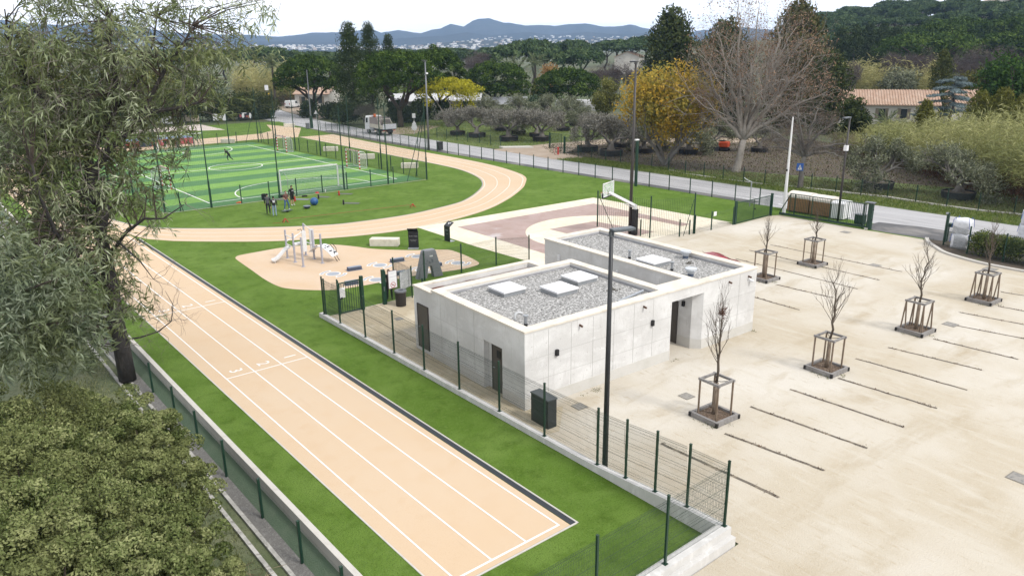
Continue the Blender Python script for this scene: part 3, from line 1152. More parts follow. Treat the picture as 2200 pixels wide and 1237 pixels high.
o.rotation_euler = (R(90), 0, 0)
cg = MB()
cg.box(0, 0, 0, 0.17, 0.035, 0.001)
o = cg.build('cigarette', BLACKP, nbd, (0.13, -0.0205, 0.2))
o.rotation_euler = (R(90), 0, 0)
for i in range(5):
    textmesh('text', 'xxxxxxxxxxx xx xxxx'[i:i + 13] if False else '~ ~~~~ ~~~ ~~'[:13 - i], 0.05, TXT, nbd, (0.12, -0.0205, 0.93 - i * 0.05 if i < 3 else 0.62 - i * .05), (R(90), 0, 0))
nb2 = thing('map_board', 'square white plan board hanging on the wire fence', 'sign', (21.45, 35.6, 0.62))
b2 = MB()
b2.box(0, 0.55, 0, 0.02, 0.95, 1.0)
b2.build('board', mat('plan paper', (0.66, 0.68, 0.69), 0.5, layers=[(2.5, (0.74, 0.75, 0.77), 0.5, 0.56), (7, (0.60, 0.64, 0.62), 0.55, 0.6)]), nb2)
MB().box(-0.012, .55, .98, .03, .99, .03).box(-0.012, .55, -.02, .03, .99, .03).box(-.012, 0.06, .01, .03, .03, .97).box(-.012, 1.04, .01, .03, .03, .97).build('board_frame', GALV, nb2)
nb2.rotation_euler = (0, 0, R(-72))
nb2.location = (20.62, 35.10, 0.62)

# ---- court fence behind the building
cf = thing('ball_fence', 'tall green ball stop fence with braces at the end of the basketball court', 'fence', (41.9, 40.7, 0))
CP = [(41.9, 40.7), (42.1, 35.6), (45.25, 34.2), (48.9, 34.1)]
cposts = [((41.9, 40.7), 2.85), ((42.05, 36.4), 1.25), ((42.1, 35.55), 3.1), ((44.0, 34.35), 1.3), ((45.1, 34.3), 1.1), ((45.5, 34.25), 3.1)]
for (x, y), hh in cposts:
    MB().box(x - 41.9, y - 40.7, 0, 0.075, 0.075, hh).build('fence_post', GREEN, cf)
for a, b in (((42.5, 39.6, 0), (41.95, 40.6, 2.4)), ((44.4, 34.3, 0), (45.4, 34.27, 2.6))):
    MB().bar([a[0] - 41.9, a[1] - 40.7, a[2]], [b[0] - 41.9, b[1] - 40.7, b[2]], 0.025).build('brace', GREEN, cf)
for (a, b) in (((41.9, 40.7), (42.1, 35.55)), ((42.1, 35.55), (45.5, 34.25))):
    d = Vector((b[0] - a[0], b[1] - a[1], 0))
    obj('wire_panel', panel_mesh(2.75, 0.10, 0.0055, 0.1, False), cf, Matrix.Translation((a[0] - 41.9, a[1] - 40.7, 0.05)) @ Matrix.Rotation(math.atan2(d.y, d.x), 4, 'Z') @ Matrix.Diagonal((d.length, 1, 1, 1)))
fence('wire_fence', 'low green wire fence between the sand and the court corner', [(45.6, 34.2, 0), (47.5, 34.12, 0), (50.2, 34.06, 0)], 1.3, 1.42, 0.07, 0.1, 0.004)
wn = thing('small_sign', 'small white notice fixed to a green post at the sand edge', 'sign', (47.62, 34.05, 1.08))
MB().box(0.12, -0.03, 0, 0.34, 0.02, 0.32).build('plate', PLASTW, wn)
MB().box(0.0, -0.015, 0.04, 0.03, 0.02, 0.24).build('clip', GALV, wn)

# ---- football ball-stop fence
nf = thing('ball_fence', 'very tall green netting fence with dark poles all round the football pitch', 'fence', (PX0, PY0, 0))
tall = []
yA, yB = 69.45, 118.1
near = [(21.84, yA), (28.3, 69.5), (35.07, yA), (40.15, yA), (44.66, 69.0)]
far = [(PX0 + 0.2, yB), (24.0, yB), (30.2, yB), (35.8, yB), (41.0, yB), (45.4, 117.6)]
right = [(45.0, 79.2), (45.1, 87.0), (45.2, 95.6), (45.3, 103.8), (45.4, 110.6)]
left = [(PX0, 69.6), (PX0, 80), (PX0, 90), (PX0, 100), (PX0, 110)]


def rel(p, z=0):
    return (p[0] - PX0, p[1] - PY0, z)


for p in near + far + right + left:
    h_ = 8.2
    m_ = MB()
    m_.tube([rel(p, 0), rel(p, 2.4), rel(p, 2.42), rel(p, h_)], [0.085, 0.085, 0.06, 0.05], 8)
    m_.build('net_pole', GREEN, nf)
for p, d in (((44.66, 69.0), (-2.3, 0.3)), ((44.66, 69.0), (0.1, 2.4)), ((45.4, 117.6), (-2.0, 0)), ((45.4, 117.6), (0, -2.2)), ((PX0, 69.6), (1.5, -.1))):
    MB().bar(rel((p[0] + d[0], p[1] + d[1])), rel(p, 7.2 if p[1] < 100 else 6), 0.035).build('brace', GREEN, nf)
for p in [(21.9 + 2.7 * i, yA) for i in range(8)] + [(45.0 + .008 * i * 2.8, 71.5 + 2.8 * i) for i in range(17)] + [(19.0 + 2.9 * i, yB) for i in range(9)] + [(19.2, 69.6), (PX0, 74), (PX0, 85)]:
    MB().box(p[0] - PX0, p[1] - PY0, 0, 0.08, 0.08, 1.75).build('short_post', GREEN, nf)


def net(a, b, z0, z1, gap, t, name, m):
    """an open net of fine cords between two poles"""
    d = Vector((b[0] - a[0], b[1] - a[1], 0))
    L = d.length
    mb = MB()
    nv_ = int(L / gap)
    for i in range(nv_ + 1):
        x = L * i / nv_
        mb.add([(x - t / 2, 0, z0), (x + t / 2, 0, z0), (x, t * .8, z0), (x - t / 2, 0, z1), (x + t / 2, 0, z1), (x, t * .8, z1)], [(0, 1, 4, 3), (1, 2, 5, 4), (2, 0, 3, 5)])
    nz = int((z1 - z0) / gap)
    for k in range(nz + 1):
        z = z0 + (z1 - z0) * k / nz
        s = 0.10 * math.sin(0)
        mb.add([(0, -.002, z - t / 2), (L, -.002, z - t / 2), (L, -.002, z + t / 2), (0, -.002, z + t / 2), (0, t, z), (L, t, z)], [(0, 1, 2, 3), (3, 2, 5, 4), (1, 0, 4, 5)])
    o = mb.build(name, m, nf, rel(a))
    o.rotation_euler = (0, 0, math.atan2(d.y, d.x))
    return o


NETM = mat('fine green net cord', (0.035, 0.060, 0.045), 0.7)
for seq in ([(PX0, 69.6)] + near, [near[-1]] + right + [far[-1]], left + [far[0]], far):
    for a, b in zip(seq[:-1], seq[1:]):
        net(a, b, 0.05, 1.72, 0.11, 0.0065, 'wire_panel', WIREM)
        net(a, b, 1.75, 7.9, 0.16, 0.005, 'net', NETM)
wb = MB()
wb.box(0, 0, 0, 0, 0, 0) if False else None
add_ribbon(wb, [(PX0, 69.5), (44.6, 69.05)], 0.10, 0.012)
struct(wb.build('pitch_kerb', KERBW))

# ================================================================== the low concrete building
BA = R(-2.6)
BO = (17.117, 20.258)
bl = thing('concrete_building', 'flat roofed pale concrete changing block with white skylights on a gravel roof', 'building', (BO[0], BO[1], 0), BA)
CB = mat('board marked concrete', (0.690, 0.680, 0.665), 0.85, layers=[
    (0.55, (0.735, 0.73, 0.72), 0.44, 0.66, (1, 1, 1.2), 6), (1.8, (0.63, 0.615, 0.60), 0.55, 0.82, (1.2, 1.2, 0.25), 6), (0.9, (0.76, 0.76, 0.75), 0.56, 0.78, (1.0, 1.0, 2.5)),
    (5, (0.60, 0.58, 0.55), 0.62, 0.72, (3, 3, .22), 4), (14, (0.58, 0.57, 0.55), 0.60, 0.85)], bump=0.12, bscale=12, spec=0.15)
CBAND = mat('pale base band', (0.680, 0.660, 0.620), 0.85, layers=[(1.2, (0.62, 0.60, 0.55), 0.45, 0.7), (12, (0.55, 0.52, 0.46), 0.6, 0.85)])
COPE = mat('cream coping', (0.720, 0.665, 0.580), 0.75, layers=[(1.0, (0.66, 0.60, 0.51), 0.45, 0.7), (9, (0.58, 0.52, 0.43), 0.6, 0.85)])
RGRAV = mat('roof gravel', (0.330, 0.325, 0.315), 0.95, layers=[
    (9, (0.66, 0.65, 0.63), 0.50, 0.56, (1, 1, 1), 6), (13, (0.070, 0.066, 0.060), 0.54, 0.60, (1, 1, 1), 6), (0.5, (0.40, 0.39, 0.37), 0.5, 0.9)], bump=1.0, bscale=16)
MEMB = mat('roof edge membrane', (0.36, 0.36, 0.38), 0.6, layers=[(2, (0.46, 0.46, 0.47), .45, .7)])
DOORM = mat('taupe metal door', (0.100, 0.086, 0.076), 0.5, layers=[(1.5, (0.125, 0.108, 0.096), 0.45, 0.7)])

ZR, ZC, ZT = 2.93, 3.17, 3.25
PT = 0.42


def rect(a, b, c, d):
    return [(a, b), (c, b), (c, d), (a, d)]


wm_ = MB()
# block 1: left wall has a door niche (v 1.45..2.75)
wm_.prism(rect(0, 0, 8.12, 1.45), 0.0, ZR)
wm_.prism(rect(0.24, 1.45, 8.12, 2.72), 0.0, 2.12)
wm_.prism(rect(0, 1.45, 8.12, 2.72), 2.12, ZR)
wm_.prism(rect(0, 2.72, 8.12, 6.68), 0.0, ZR)
wm_.prism(rect(0.02, 6.68, 6.75, 8.36), 0.0, 2.80)
wm_.prism([(9.90, 0.36), (10.26, 0), (14.08, 0), (14.08, 10.95), (9.90, 10.95)], 0.0, ZR)
wm_.prism(rect(8.12, 0.0, 9.90, 0.95), 2.72, ZR)
wm_.prism([(9.90, 0.0), (10.26, 0.0), (9.90, 0.36)], 2.72, ZR)


def ring(mb, a, b, c, d, z0, z1, t, mi=0):
    mb.prism(rect(a, b, c, b + t), z0, z1, mi)
    mb.prism(rect(a, d - t, c, d), z0, z1, mi)
    mb.prism(rect(a, b + t, a + t, d - t), z0, z1, mi)
    mb.prism(rect(c - t, b + t, c, d - t), z0, z1, mi)


ring(wm_, 0, 0, 8.12, 6.68, ZR, ZC, PT)
ring(wm_, 9.90, 0, 14.08, 10.95, ZR, ZC, PT)
ring(wm_, 0.02, 6.68, 6.75, 8.36, 2.80, 3.02, .30)
wm_.prism(rect(8.12, 0, 9.90, 0.95), ZR, ZC)
wm_.build('wall', CB, bl)
bb = MB()
for a, b, c, d in ((-.012, -.012, 8.13, 0.0), (-.012, 0.0, 0, 1.45), (-.012, 2.72, 0, 6.68), (8.12, 0, 8.132, 6.68), (10.26, -.012, 14.092, 0), (14.08, 0, 14.092, 10.95), (9.888, 2.15, 9.9, 10.9), (9.888, .36, 9.9, 1.14)):
    bb.prism(rect(a, b, c, d), 0, 0.47)
bb.add([(9.89, 0.352, 0), (10.252, -.01, 0), (10.252, -.01, .47), (9.89, 0.352, .47)], [(0, 1, 2, 3)])
bb.build('base_band', CBAND, bl)
jn = MB()
for (u0, u1) in ((0.0, 8.12), (10.26, 14.08)):
    for i in range(1, int((u1 - u0) / 1.35) + 1):
        x = u0 + i * (u1 - u0) / (int((u1 - u0) / 1.35) + 1)
        jn.box(x, -.003, .48, .012, .006, 2.62)
    for z in (1.12, 2.05):
        jn.box((u0 + u1) / 2, -.0025, z, u1 - u0 - .02, .005, .010)
    n_ = int((u1 - u0) / .68)
    for i in range(n_):
        for z in (.85, 1.62, 2.55):
            jn.box(u0 + .34 + i * (u1 - u0 - .3) / n_, -.0035, z, .028, .007, .028)
for v in (3.4, 4.7, 6.0):
    jn.box(-.003, v, .48, .006, .012, 2.62)
jn.box(-.0025, 4.7, 1.12, .005, 3.9, .010)
jn.box(-.0025, 4.7, 2.05, .005, 3.9, .010)
jn.build('formwork_joint', mat('grey joint line', (.50, .49, .47), .9), bl)
cp = MB()
ov = 0.035
ring(cp, -ov, -ov, 8.12 + ov, 6.68 + ov, ZC, ZT, PT + ov)
ring(cp, 9.90 - ov, -ov, 14.08 + ov, 10.95 + ov, ZC, ZT, PT + ov)
cp.prism(rect(8.12 + ov, -ov, 9.90 - ov, 0.97), ZC, ZT)
ring(cp, 0.02 - ov, 6.68 + ov, 6.75 + ov, 8.36 + ov, 3.02, 3.09, .30 + ov)
cp.build('coping', COPE, bl)
rg = MB()
rg.prism(rect(PT, PT, 8.12 - PT, 6.68 - PT), ZR, 3.02)
rg.prism(rect(9.90 + PT, PT, 14.08 - PT, 10.95 - PT), ZR, 3.02)
rg.build('roof_gravel', RGRAV, bl)
ep_ = MB()
for (a, b, c, d) in ((PT, PT, 8.12 - PT, 6.68 - PT), (9.90 + PT, PT, 14.08 - PT, 10.95 - PT)):
    ring(ep_, a, b, c, d, 3.02, 3.11, 0.05)
ep_.build('roof_edge', MEMB, bl)
tr_ = MB()
tr_.prism(rect(.32, 6.98, 6.45, 8.06), 2.80, 2.84)
tr_.build('roof_tray', mat('stained roof tray', (0.36, 0.33, 0.31), 0.8, layers=[(1.2, (0.14, 0.045, 0.03), 0.50, 0.60, (.5, 2, 1)), (0.8, (0.5, 0.48, 0.46), .5, .7)]), bl)


def skylight(u, v, s=1.16):
    k = MB()
    k.box(u, v, 3.02, s, s, 0.16)
    o = k.build('skylight', GALV, bl)
    t = MB()
    t.bev(u, v, 3.182, s + 0.08, s + 0.08, 0.09, 0.02)
    t.build('skylight_cover', PLASTW, o)


for u, v in ((2.82, 4.92), (4.62, 3.48), (6.44, 4.2), (11.25, 4.07)):
    skylight(u, v)


def mushroom(u, v):
    k = MB()
    k.lathe([(0.14, 0), (0.14, 0.16)], u, v, 3.02, 14)
    o = k.build('roof_vent', mat('blue grey duct', (0.10, 0.13, 0.19), .5), bl)
    MB().lathe([(0.17, 0.16), (0.17, 0.30), (0.28, 0.31), (0.28, 0.40), (0.05, 0.45)], u, v, 3.02, 16).build('vent_cap', GALV if False else mat('pale vent cap', (0.60, 0.63, 0.66), .4), o)


mushroom(13.3, 3.75)
mushroom(11.0, 1.45)
for u, v in ((11.05, 5.5), (11.05, 2.65), (0.82, 0.98)):
    o = MB().lathe([(0.075, 0), (0.075, 0.10)], u, v, 3.02, 10).build('flue', BLACKP, bl)
    MB().lathe([(0.065, 0.10), (0.065, 0.38), (0.11, 0.40), (0.11, 0.44), (0.03, 0.46)], u, v, 3.02, 10).build('flue_cap', GALV, o)
for u, v, a in ((0.62, 1.42, -.2), (13.15, 9.05, .3)):
    pth = [(u, v, 3.02), (u, v, 3.30)] + [(u + 0.17 * (1 - math.cos(t)) * math.cos(a), v + 0.17 * (1 - math.cos(t)) * math.sin(a), 3.30 + 0.17 * math.sin(t)) for t in [PI * i / 8 for i in range(1, 8)]]
    MB().tube(pth, 0.055, 8).build('gooseneck_pipe', mat('pale pipe', (.62, .63, .64), .4), bl, smooth=True)
MB().bar((5.55, 0.72, 3.085), (7.5, 1.15, 3.085), 0.06, 8).build('loose_pipe', mat('grey plastic pipe', (.38, .41, .45), .4), bl)
for u, v in ((6.7, 2.2), (12.7, 3.0)):
    k = MB()
    for i in range(26):
        a, r_ = random.random() * 6.28, abs(random.gauss(0, 0.17))
        k.box(u + r_ * math.cos(a) * 1.4, v + r_ * math.sin(a), 3.02, .05, .05, random.uniform(.015, .05), a)
    k.build('roof_drain', mat('mossy drain', (.13, .12, .10), .9), bl)


def door(u, v, face, w, h, z0=0.0, vent=True, lab=None):
    """face 'l': in a wall looking to -u"""
    k = MB()
    k.box(u - 0.02, v, z0 + 0.01, 0.045, w, h)
    o = k.build('door', DOORM, bl)
    f_ = MB()
    f_.box(u - 0.028, v - w / 2 - .02, z0 + .01, 0.062, 0.05, h + 0.05).box(u - 0.028, v + w / 2 + .02, z0 + .01, .062, .05, h + .05).box(u - 0.028, v, z0 + h + .012, .06, w - .01, .05)
    f_.build('door_frame', mat('taupe frame', (.075, .064, .057), .5), o)
    if vent:
        MB().box(u - 0.047, v + (0.0 if vent != 2 else .1), z0 + h - 0.52, 0.012, 0.28, 0.32).build('door_vent', BLACKP, o)
    MB().box(u - 0.06, v + w * .38, z0 + 1.0, 0.05, 0.10, 0.03).build('handle', GALV, o)


door(0.24, 1.95, 'l', 0.86, 2.02)
door(0.02, 7.55, 'l', 0.86, 2.05, 0.2, 0)
door(9.90, 1.66, 'l', 0.95, 2.03)
for u, v, z, rz in ((1.55, -.055, 1.92, 0), (6.9, -.055, 1.92, 0)):
    MB().bev(u, v, z, 0.13, 0.11, 0.25, .01).build('wall_lamp', BLACKP, bl)
MB().bev(9.845, 0.82, 1.95, 0.11, 0.13, 0.25, .01).build('wall_lamp', BLACKP, bl)
for u in (2.75, 6.35, 12.0, 13.45):
    MB().bar((u, 0.02, 2.90), (u, -0.16, 2.87), 0.045, 8).build('rain_spout', mat('brown copper', (.10, .045, .025), .5), bl)
o = MB().box(13.55, -.03, 2.62, .12, .06, .12).build('camera_base', PLASTW, bl)
MB().bar((13.55, -.05, 2.68), (13.62, -.2, 2.66), 0.06, 8).build('camera_eye', PLASTW, o)
for v, z, c_, w_ in ((9.7, 2.55, PLASTW, .16), (8.9, 2.50, PLASTW, .18), (5.2, 2.75, PLASTW, .12)):
    MB().bev(9.875, v, z - .35 if w_ > .13 else z - .2, 0.07, w_, 0.34 if w_ > .13 else .12, .012).build('service_box', c_, bl)
MB().box(9.83, 8.86, 2.26, .03, .08, .06).build('warning_light', mat('red lamp', (.5, .05, .02), .4), bl)

# ---- cabinet by the building, litter bin
cbn = thing('electric_cabinet', 'dark grey slatted service cabinet at the building corner behind the fence', 'cabinet', (17.0, 19.05, 0), R(-2.6))
MB().bev(0, 0, 0, 0.42, 1.0, 1.12, .012).build('body', DARKM, cbn)
for i in range(4):
    MB().box(-0.216, -0.06, 0.2 + i * 0.2, 0.014, 0.74, 0.17).build('front_slat', mat('dark green slat', (0.016, 0.030, 0.028), .5), cbn)
MB().bev(0, 0, 1.121, 0.47, 1.05, 0.05, .01).build('lid', mat('cabinet lid', (0.075, 0.085, 0.095), .4), cbn)
lb = thing('litter_bin', 'round black litter bin with a grey lid on the forecourt', 'bin', (20.2, 34.35, 0))
MB().lathe([(0.27, 0), (0.28, 0.03), (0.30, 0.78), (0.31, 0.80)], n=20).build('drum', mat('brown black bin', (.030, .026, .024), .5), lb, smooth=False)
MB().lathe([(0.33, 0.80), (0.335, 0.88), (0.30, 0.90), (0.14, 0.885), (0.135, 0.84)], n=20).build('lid', GREYM, lb, smooth=False)
hp = thing('hose_reel_post', 'short dark post with a hoop beside the building door', 'post', (21.35, 33.9, 0))
MB().box(0, 0, 0, .08, .08, 1.45).build('shaft', GREEN, hp)
MB().tube([(-.05 - 0.16 * math.sin(t), 0, 0.85 + .25 * math.cos(t)) for t in [PI * i / 10 for i in range(11)]], .015, 6).build('hoop', GREEN, hp)


# ---- lamps and masts
def street_lamp(name, label, p, h, r0, r1, m, arm=(0.55, 0.0), rz=0.0, box=None, group=None):
    t = thing(name, label, 'lamp', p, rz)
    MB().tube([(0, 0, 0), (0, 0, h * .5), (0, 0, h)], [r0, (r0 + r1) / 2, r1], 12).build('pole', m, t, smooth=True)
    hd_ = MB()
    hd_.bev(arm[0] * .62, 0, h - 0.02, arm[0] * 1.25, 0.30, 0.09, .03)
    hd_.box(0, 0, h - .16, .12, .12, .16)
    o = hd_.build('lamp_head', mat('lamp head grey', (.10, .115, .125), .4), t)
    MB().box(arm[0] * .75, 0, h - .032, .5, .2, .010).build('led_panel', mat('led glass', (.5, .5, .5), .2), o)
    if box:
        o = MB().box(0, -.02, box, .28, .26, .42).build('control_box', PLASTW, t)
    return t


street_lamp('street_lamp', 'tall anthracite street lamp standing in front of the concrete building', (16.42, 15.35, 0), 8.05, 0.098, 0.062, DARKM, (0.62, 0), R(-15))
street_lamp('street_lamp', 'tall dark street lamp with a white box behind the sliding gate', (57.25, 29.25, 0), 8.05, 0.10, 0.06, BROWNM, (0.75, 0), R(180), 5.55)


def flood_mast(label, p, h, m, nflood=3, cam_=None, r=0.13, name='floodlight_mast'):
    t = thing(name, label, 'floodlight', p)
    MB().tube([(0, 0, 0), (0, 0, h)], [r, r * .6], 12).build('mast', m, t, smooth=True)
    MB().box(0, 0, h - .02, 1.5, .08, .08, R(35)).build('crossbar', DARKM, t)
    for i in range(nflood):
        u = (i - (nflood - 1) / 2) * 0.55
        x, y = u * math.cos(R(35)), u * math.sin(R(35))
        MB().bev(x - .1, y + .1, h + .08, .46, .42, .10, .02, R(35)).build('floodlight', mat('flood casing', (.05, .05, .055), .4), t)
    if cam_:
        MB().bev(0.1, -.12, cam_, .28, .28, .20, .03).build('camera_unit', PLASTW, t)
        MB().box(0, 0, cam_ - .04, 0.3, .3, .035).build('bracket', GALV, t)
    return t


flood_mast('tall brown floodlight mast rising beside the basketball hoop', (41.95, 37.35, 0), 12.25, BROWNM)
flood_mast('grey floodlight mast with a white camera beside the road fence bin', (59.0, 90.3, 0), 11.85, GREYM, 2, 10.2, .14)
t = thing('green_mast', 'thick dark green pole at the road fence behind the hoop with a white unit', 'pole', (57.9, 51.0, 0))
MB().tube([(0, 0, 0), (0, 0, 4.55)], [.16, .15], 12).build('shaft', GREEN, t)
MB().bev(-.1, .0, 4.55, .5, .3, .12, .03).build('camera_unit', PLASTW, t)
t = thing('grey_pole', 'plain grey tapered pole at the road fence near the tipper truck', 'pole', (61.2, 132.2, 0))
MB().tube([(0, 0, 0), (0, 0, 3), (0, 0, 10.2)], [.16, .14, .08], 10).build('shaft', GREYM, t)
MB().tube([(0, 0, 0), (0, 0, 2.2)], [.30, .26], 10).build('sleeve', GREEN, t)
t = thing('white_mast', 'slim white flag mast leaning slightly next to the sliding gate', 'pole', (56.5, 33.55, 0))
MB().tube([(0, 0, 0), (0, 0, 7.9)], [.15, .055], 12).build('shaft', WHITEM, t)
MB().bev(0, 0, 0, .42, .42, .05, .02).build('base_plate', GALV, t)
MB().box(-.12, 0, 3.6, .12, .10, .16).build('cleat', BLACKP, t)
t = thing('grey_lamp_post', 'short pale grey lamp post with an angled head by the road crossing', 'lamp', (57.4, 37.4, 0))
MB().tube([(0, 0, 0), (0, 0, 2.15)], .055, 8).build('pole', GALV, t)
MB().tube([(0, 0, 2.14), (-.25, .3, 2.3), (-.42, .5, 2.5)], .035, 6).build('lamp_arm', GALV, t)

# ---- sliding gate and neighbours
g, L = bar_gate('sliding_gate', 'long dark green sliding bar gate standing open by the driveway', (56.15, 32.9), (56.35, 26.65), 1.85, 46, (0, 0), 0.06, 0.12, mids=(.075, .31, .55, .78))
MB().bar((-0.78, 0, .2), (0.06, 0, 1.80), .04, 6).build('diagonal_brace', GREEN, g)
MB().box(L * .45, 0, 0.02, L * 1.16, .13, .16).build('bottom_rail', GREEN, g)
t = thing('gate_column', 'wide green gate column with sensors at the open end of the sliding gate', 'post', (56.42, 26.35, 0), R(2))
MB().bev(0, 0, 0, .34, .30, 1.98, .01).box(0, .5, 0, .10, .10, 1.9).build('column', GREEN, t)
MB().bev(0, .1, 1.99, .42, .7, .08, .015).build('cap', GREYM, t)
MB().box(.0, -.17, .7, .08, .05, .12).build('sensor', BLACKP, t)
MB().box(.05, -.17, 1.45, .08, .05, .10).build('sensor', BLACKP, t)
t = thing('control_cabinet', 'low green metal cabinet behind the sliding gate bars', 'cabinet', (57.1, 27.4, 0))
MB().bev(0, 0, 0.15, .45, .75, .72, .015).build('body', GREEN, t)
MB().box(0, 0, 0.02, .3, .6, .13).build('foot', KERBW, t)
MB().bev(0, 0, .872, .5, .8, .04, .01).build('lid', GREYM, t)
g2, L2 = bar_gate('bar_fence', 'green upright bar railing between the turf corner and the white mast', (50.5, 34.05), (55.2, 34.0), 1.72, 34, (0.16, 0.16), mids=(.5,))
MB().box(L2 * .52, -.05, .85, .10, .06, .12).build('lock', BLACKP, g2)
t = thing('gate_post', 'green gate post with a camera at the near side of the driveway', 'post', (56.5, 20.95, 0))
MB().box(0, 0, 0, .16, .16, 2.1).build('shaft', GREEN, t)
MB().box(-.12, .05, 2.0, .16, .12, .12).build('camera', GALV, t)
MB().box(.42, -.1, 1.05, .4, .3, .24).box(.3, -.05, 0, .06, .06, 1.05).build('card_reader', GREEN, t)
fence('wire_fence', 'green wire fence along the hedge at the right edge', [(55.45, 20.6, 0), (54.2, 18.6, 0), (53.75, 16.3, 0), (53.5, 14.0, 0), (53.4, 11.5, 0)], 1.55, 1.85, .07, .05, .0045)
kb2 = MB()
kp = [G(*p) for p in q(1860, 380, 5.624, [(735, 750), (760, 800), (850, 862), (960, 925), (1200, 1000), (1440, 1060), (1640, 1100), (1912, 1150), (2300, 1210)])]
L_, R_ = ribbon(smooth_curve(kp), 0.24)
kb2.prism(L_ + R_[::-1], -.05, .12)
ka = [G(*p) for p in q(1560, 360, 6.185, [(1845, 712), (1880, 730), (1900, 775), (1890, 810), (1850, 825)])]
L_, R_ = ribbon(smooth_curve(ka), 0.22)
kb2.prism(L_ + R_[::-1], -.05, .12)
struct(kb2.build('kerb', KERBW))
# ================================================================== people
SKINM = mat('skin', (0.50, 0.29, 0.20), 0.6)
HAIRM = mat('dark hair', (0.020, 0.014, 0.010), 0.7)
CLO = {}


def cloth(n, c):
    return mat('cloth ' + n, c, 0.9, layers=[(9, tuple(u * .75 for u in c[:3]), .5, .75)])


BLK, NAVY, GRYC, WHT, JEAN, PLAID, BLUJ = (cloth('black', (.010, .010, .012)), cloth('navy', (.012, .014, .026)), cloth('grey', (.10, .105, .11)), cloth('white', (.62, .62, .64)),
                                           cloth('pale jeans', (.27, .36, .47)), cloth('brown plaid', (.16, .075, .062)), cloth('blue jeans', (.06, .13, .28)))
BASEJ = dict(pel=(0, 0, .95), ches=(0, .01, 1.28), neck=(0, .0, 1.48), head=(0, .02, 1.60),
             lsh=(-.19, 0, 1.42), lel=(-.24, -.03, 1.14), lha=(-.24, .06, .90), rsh=(.19, 0, 1.42), rel=(.24, -.03, 1.14), rha=(.24, .06, .90),
             lhip=(-.09, 0, .90), lkn=(-.11, .02, .50), lan=(-.12, -.02, .09), lto=(-.13, .14, .03), rhip=(.09, 0, .90), rkn=(.11, .02, .50), ran=(.12, -.02, .09), rto=(.13, .14, .03))
BONES = [('pel', 'ches', .135, .155, 't'), ('ches', 'neck', .155, .06, 't'), ('neck', 'head', .055, .055, 's'), ('ches', 'lsh', .12, .075, 't'), ('lsh', 'lel', .068, .05, 'a'), ('lel', 'lha', .05, .034, 'b'),
         ('ches', 'rsh', .12, .075, 't'), ('rsh', 'rel', .068, .05, 'a'), ('rel', 'rha', .05, .034, 'b'), ('pel', 'lhip', .13, .10, 'p'), ('lhip', 'lkn', .10, .068, 'p'), ('lkn', 'lan', .066, .045, 'q'),
         ('lan', 'lto', .045, .036, 'f'), ('pel', 'rhip', .13, .10, 'p'), ('rhip', 'rkn', .10, .068, 'p'), ('rkn', 'ran', .066, .045, 'q'), ('ran', 'rto', .045, .036, 'f')]


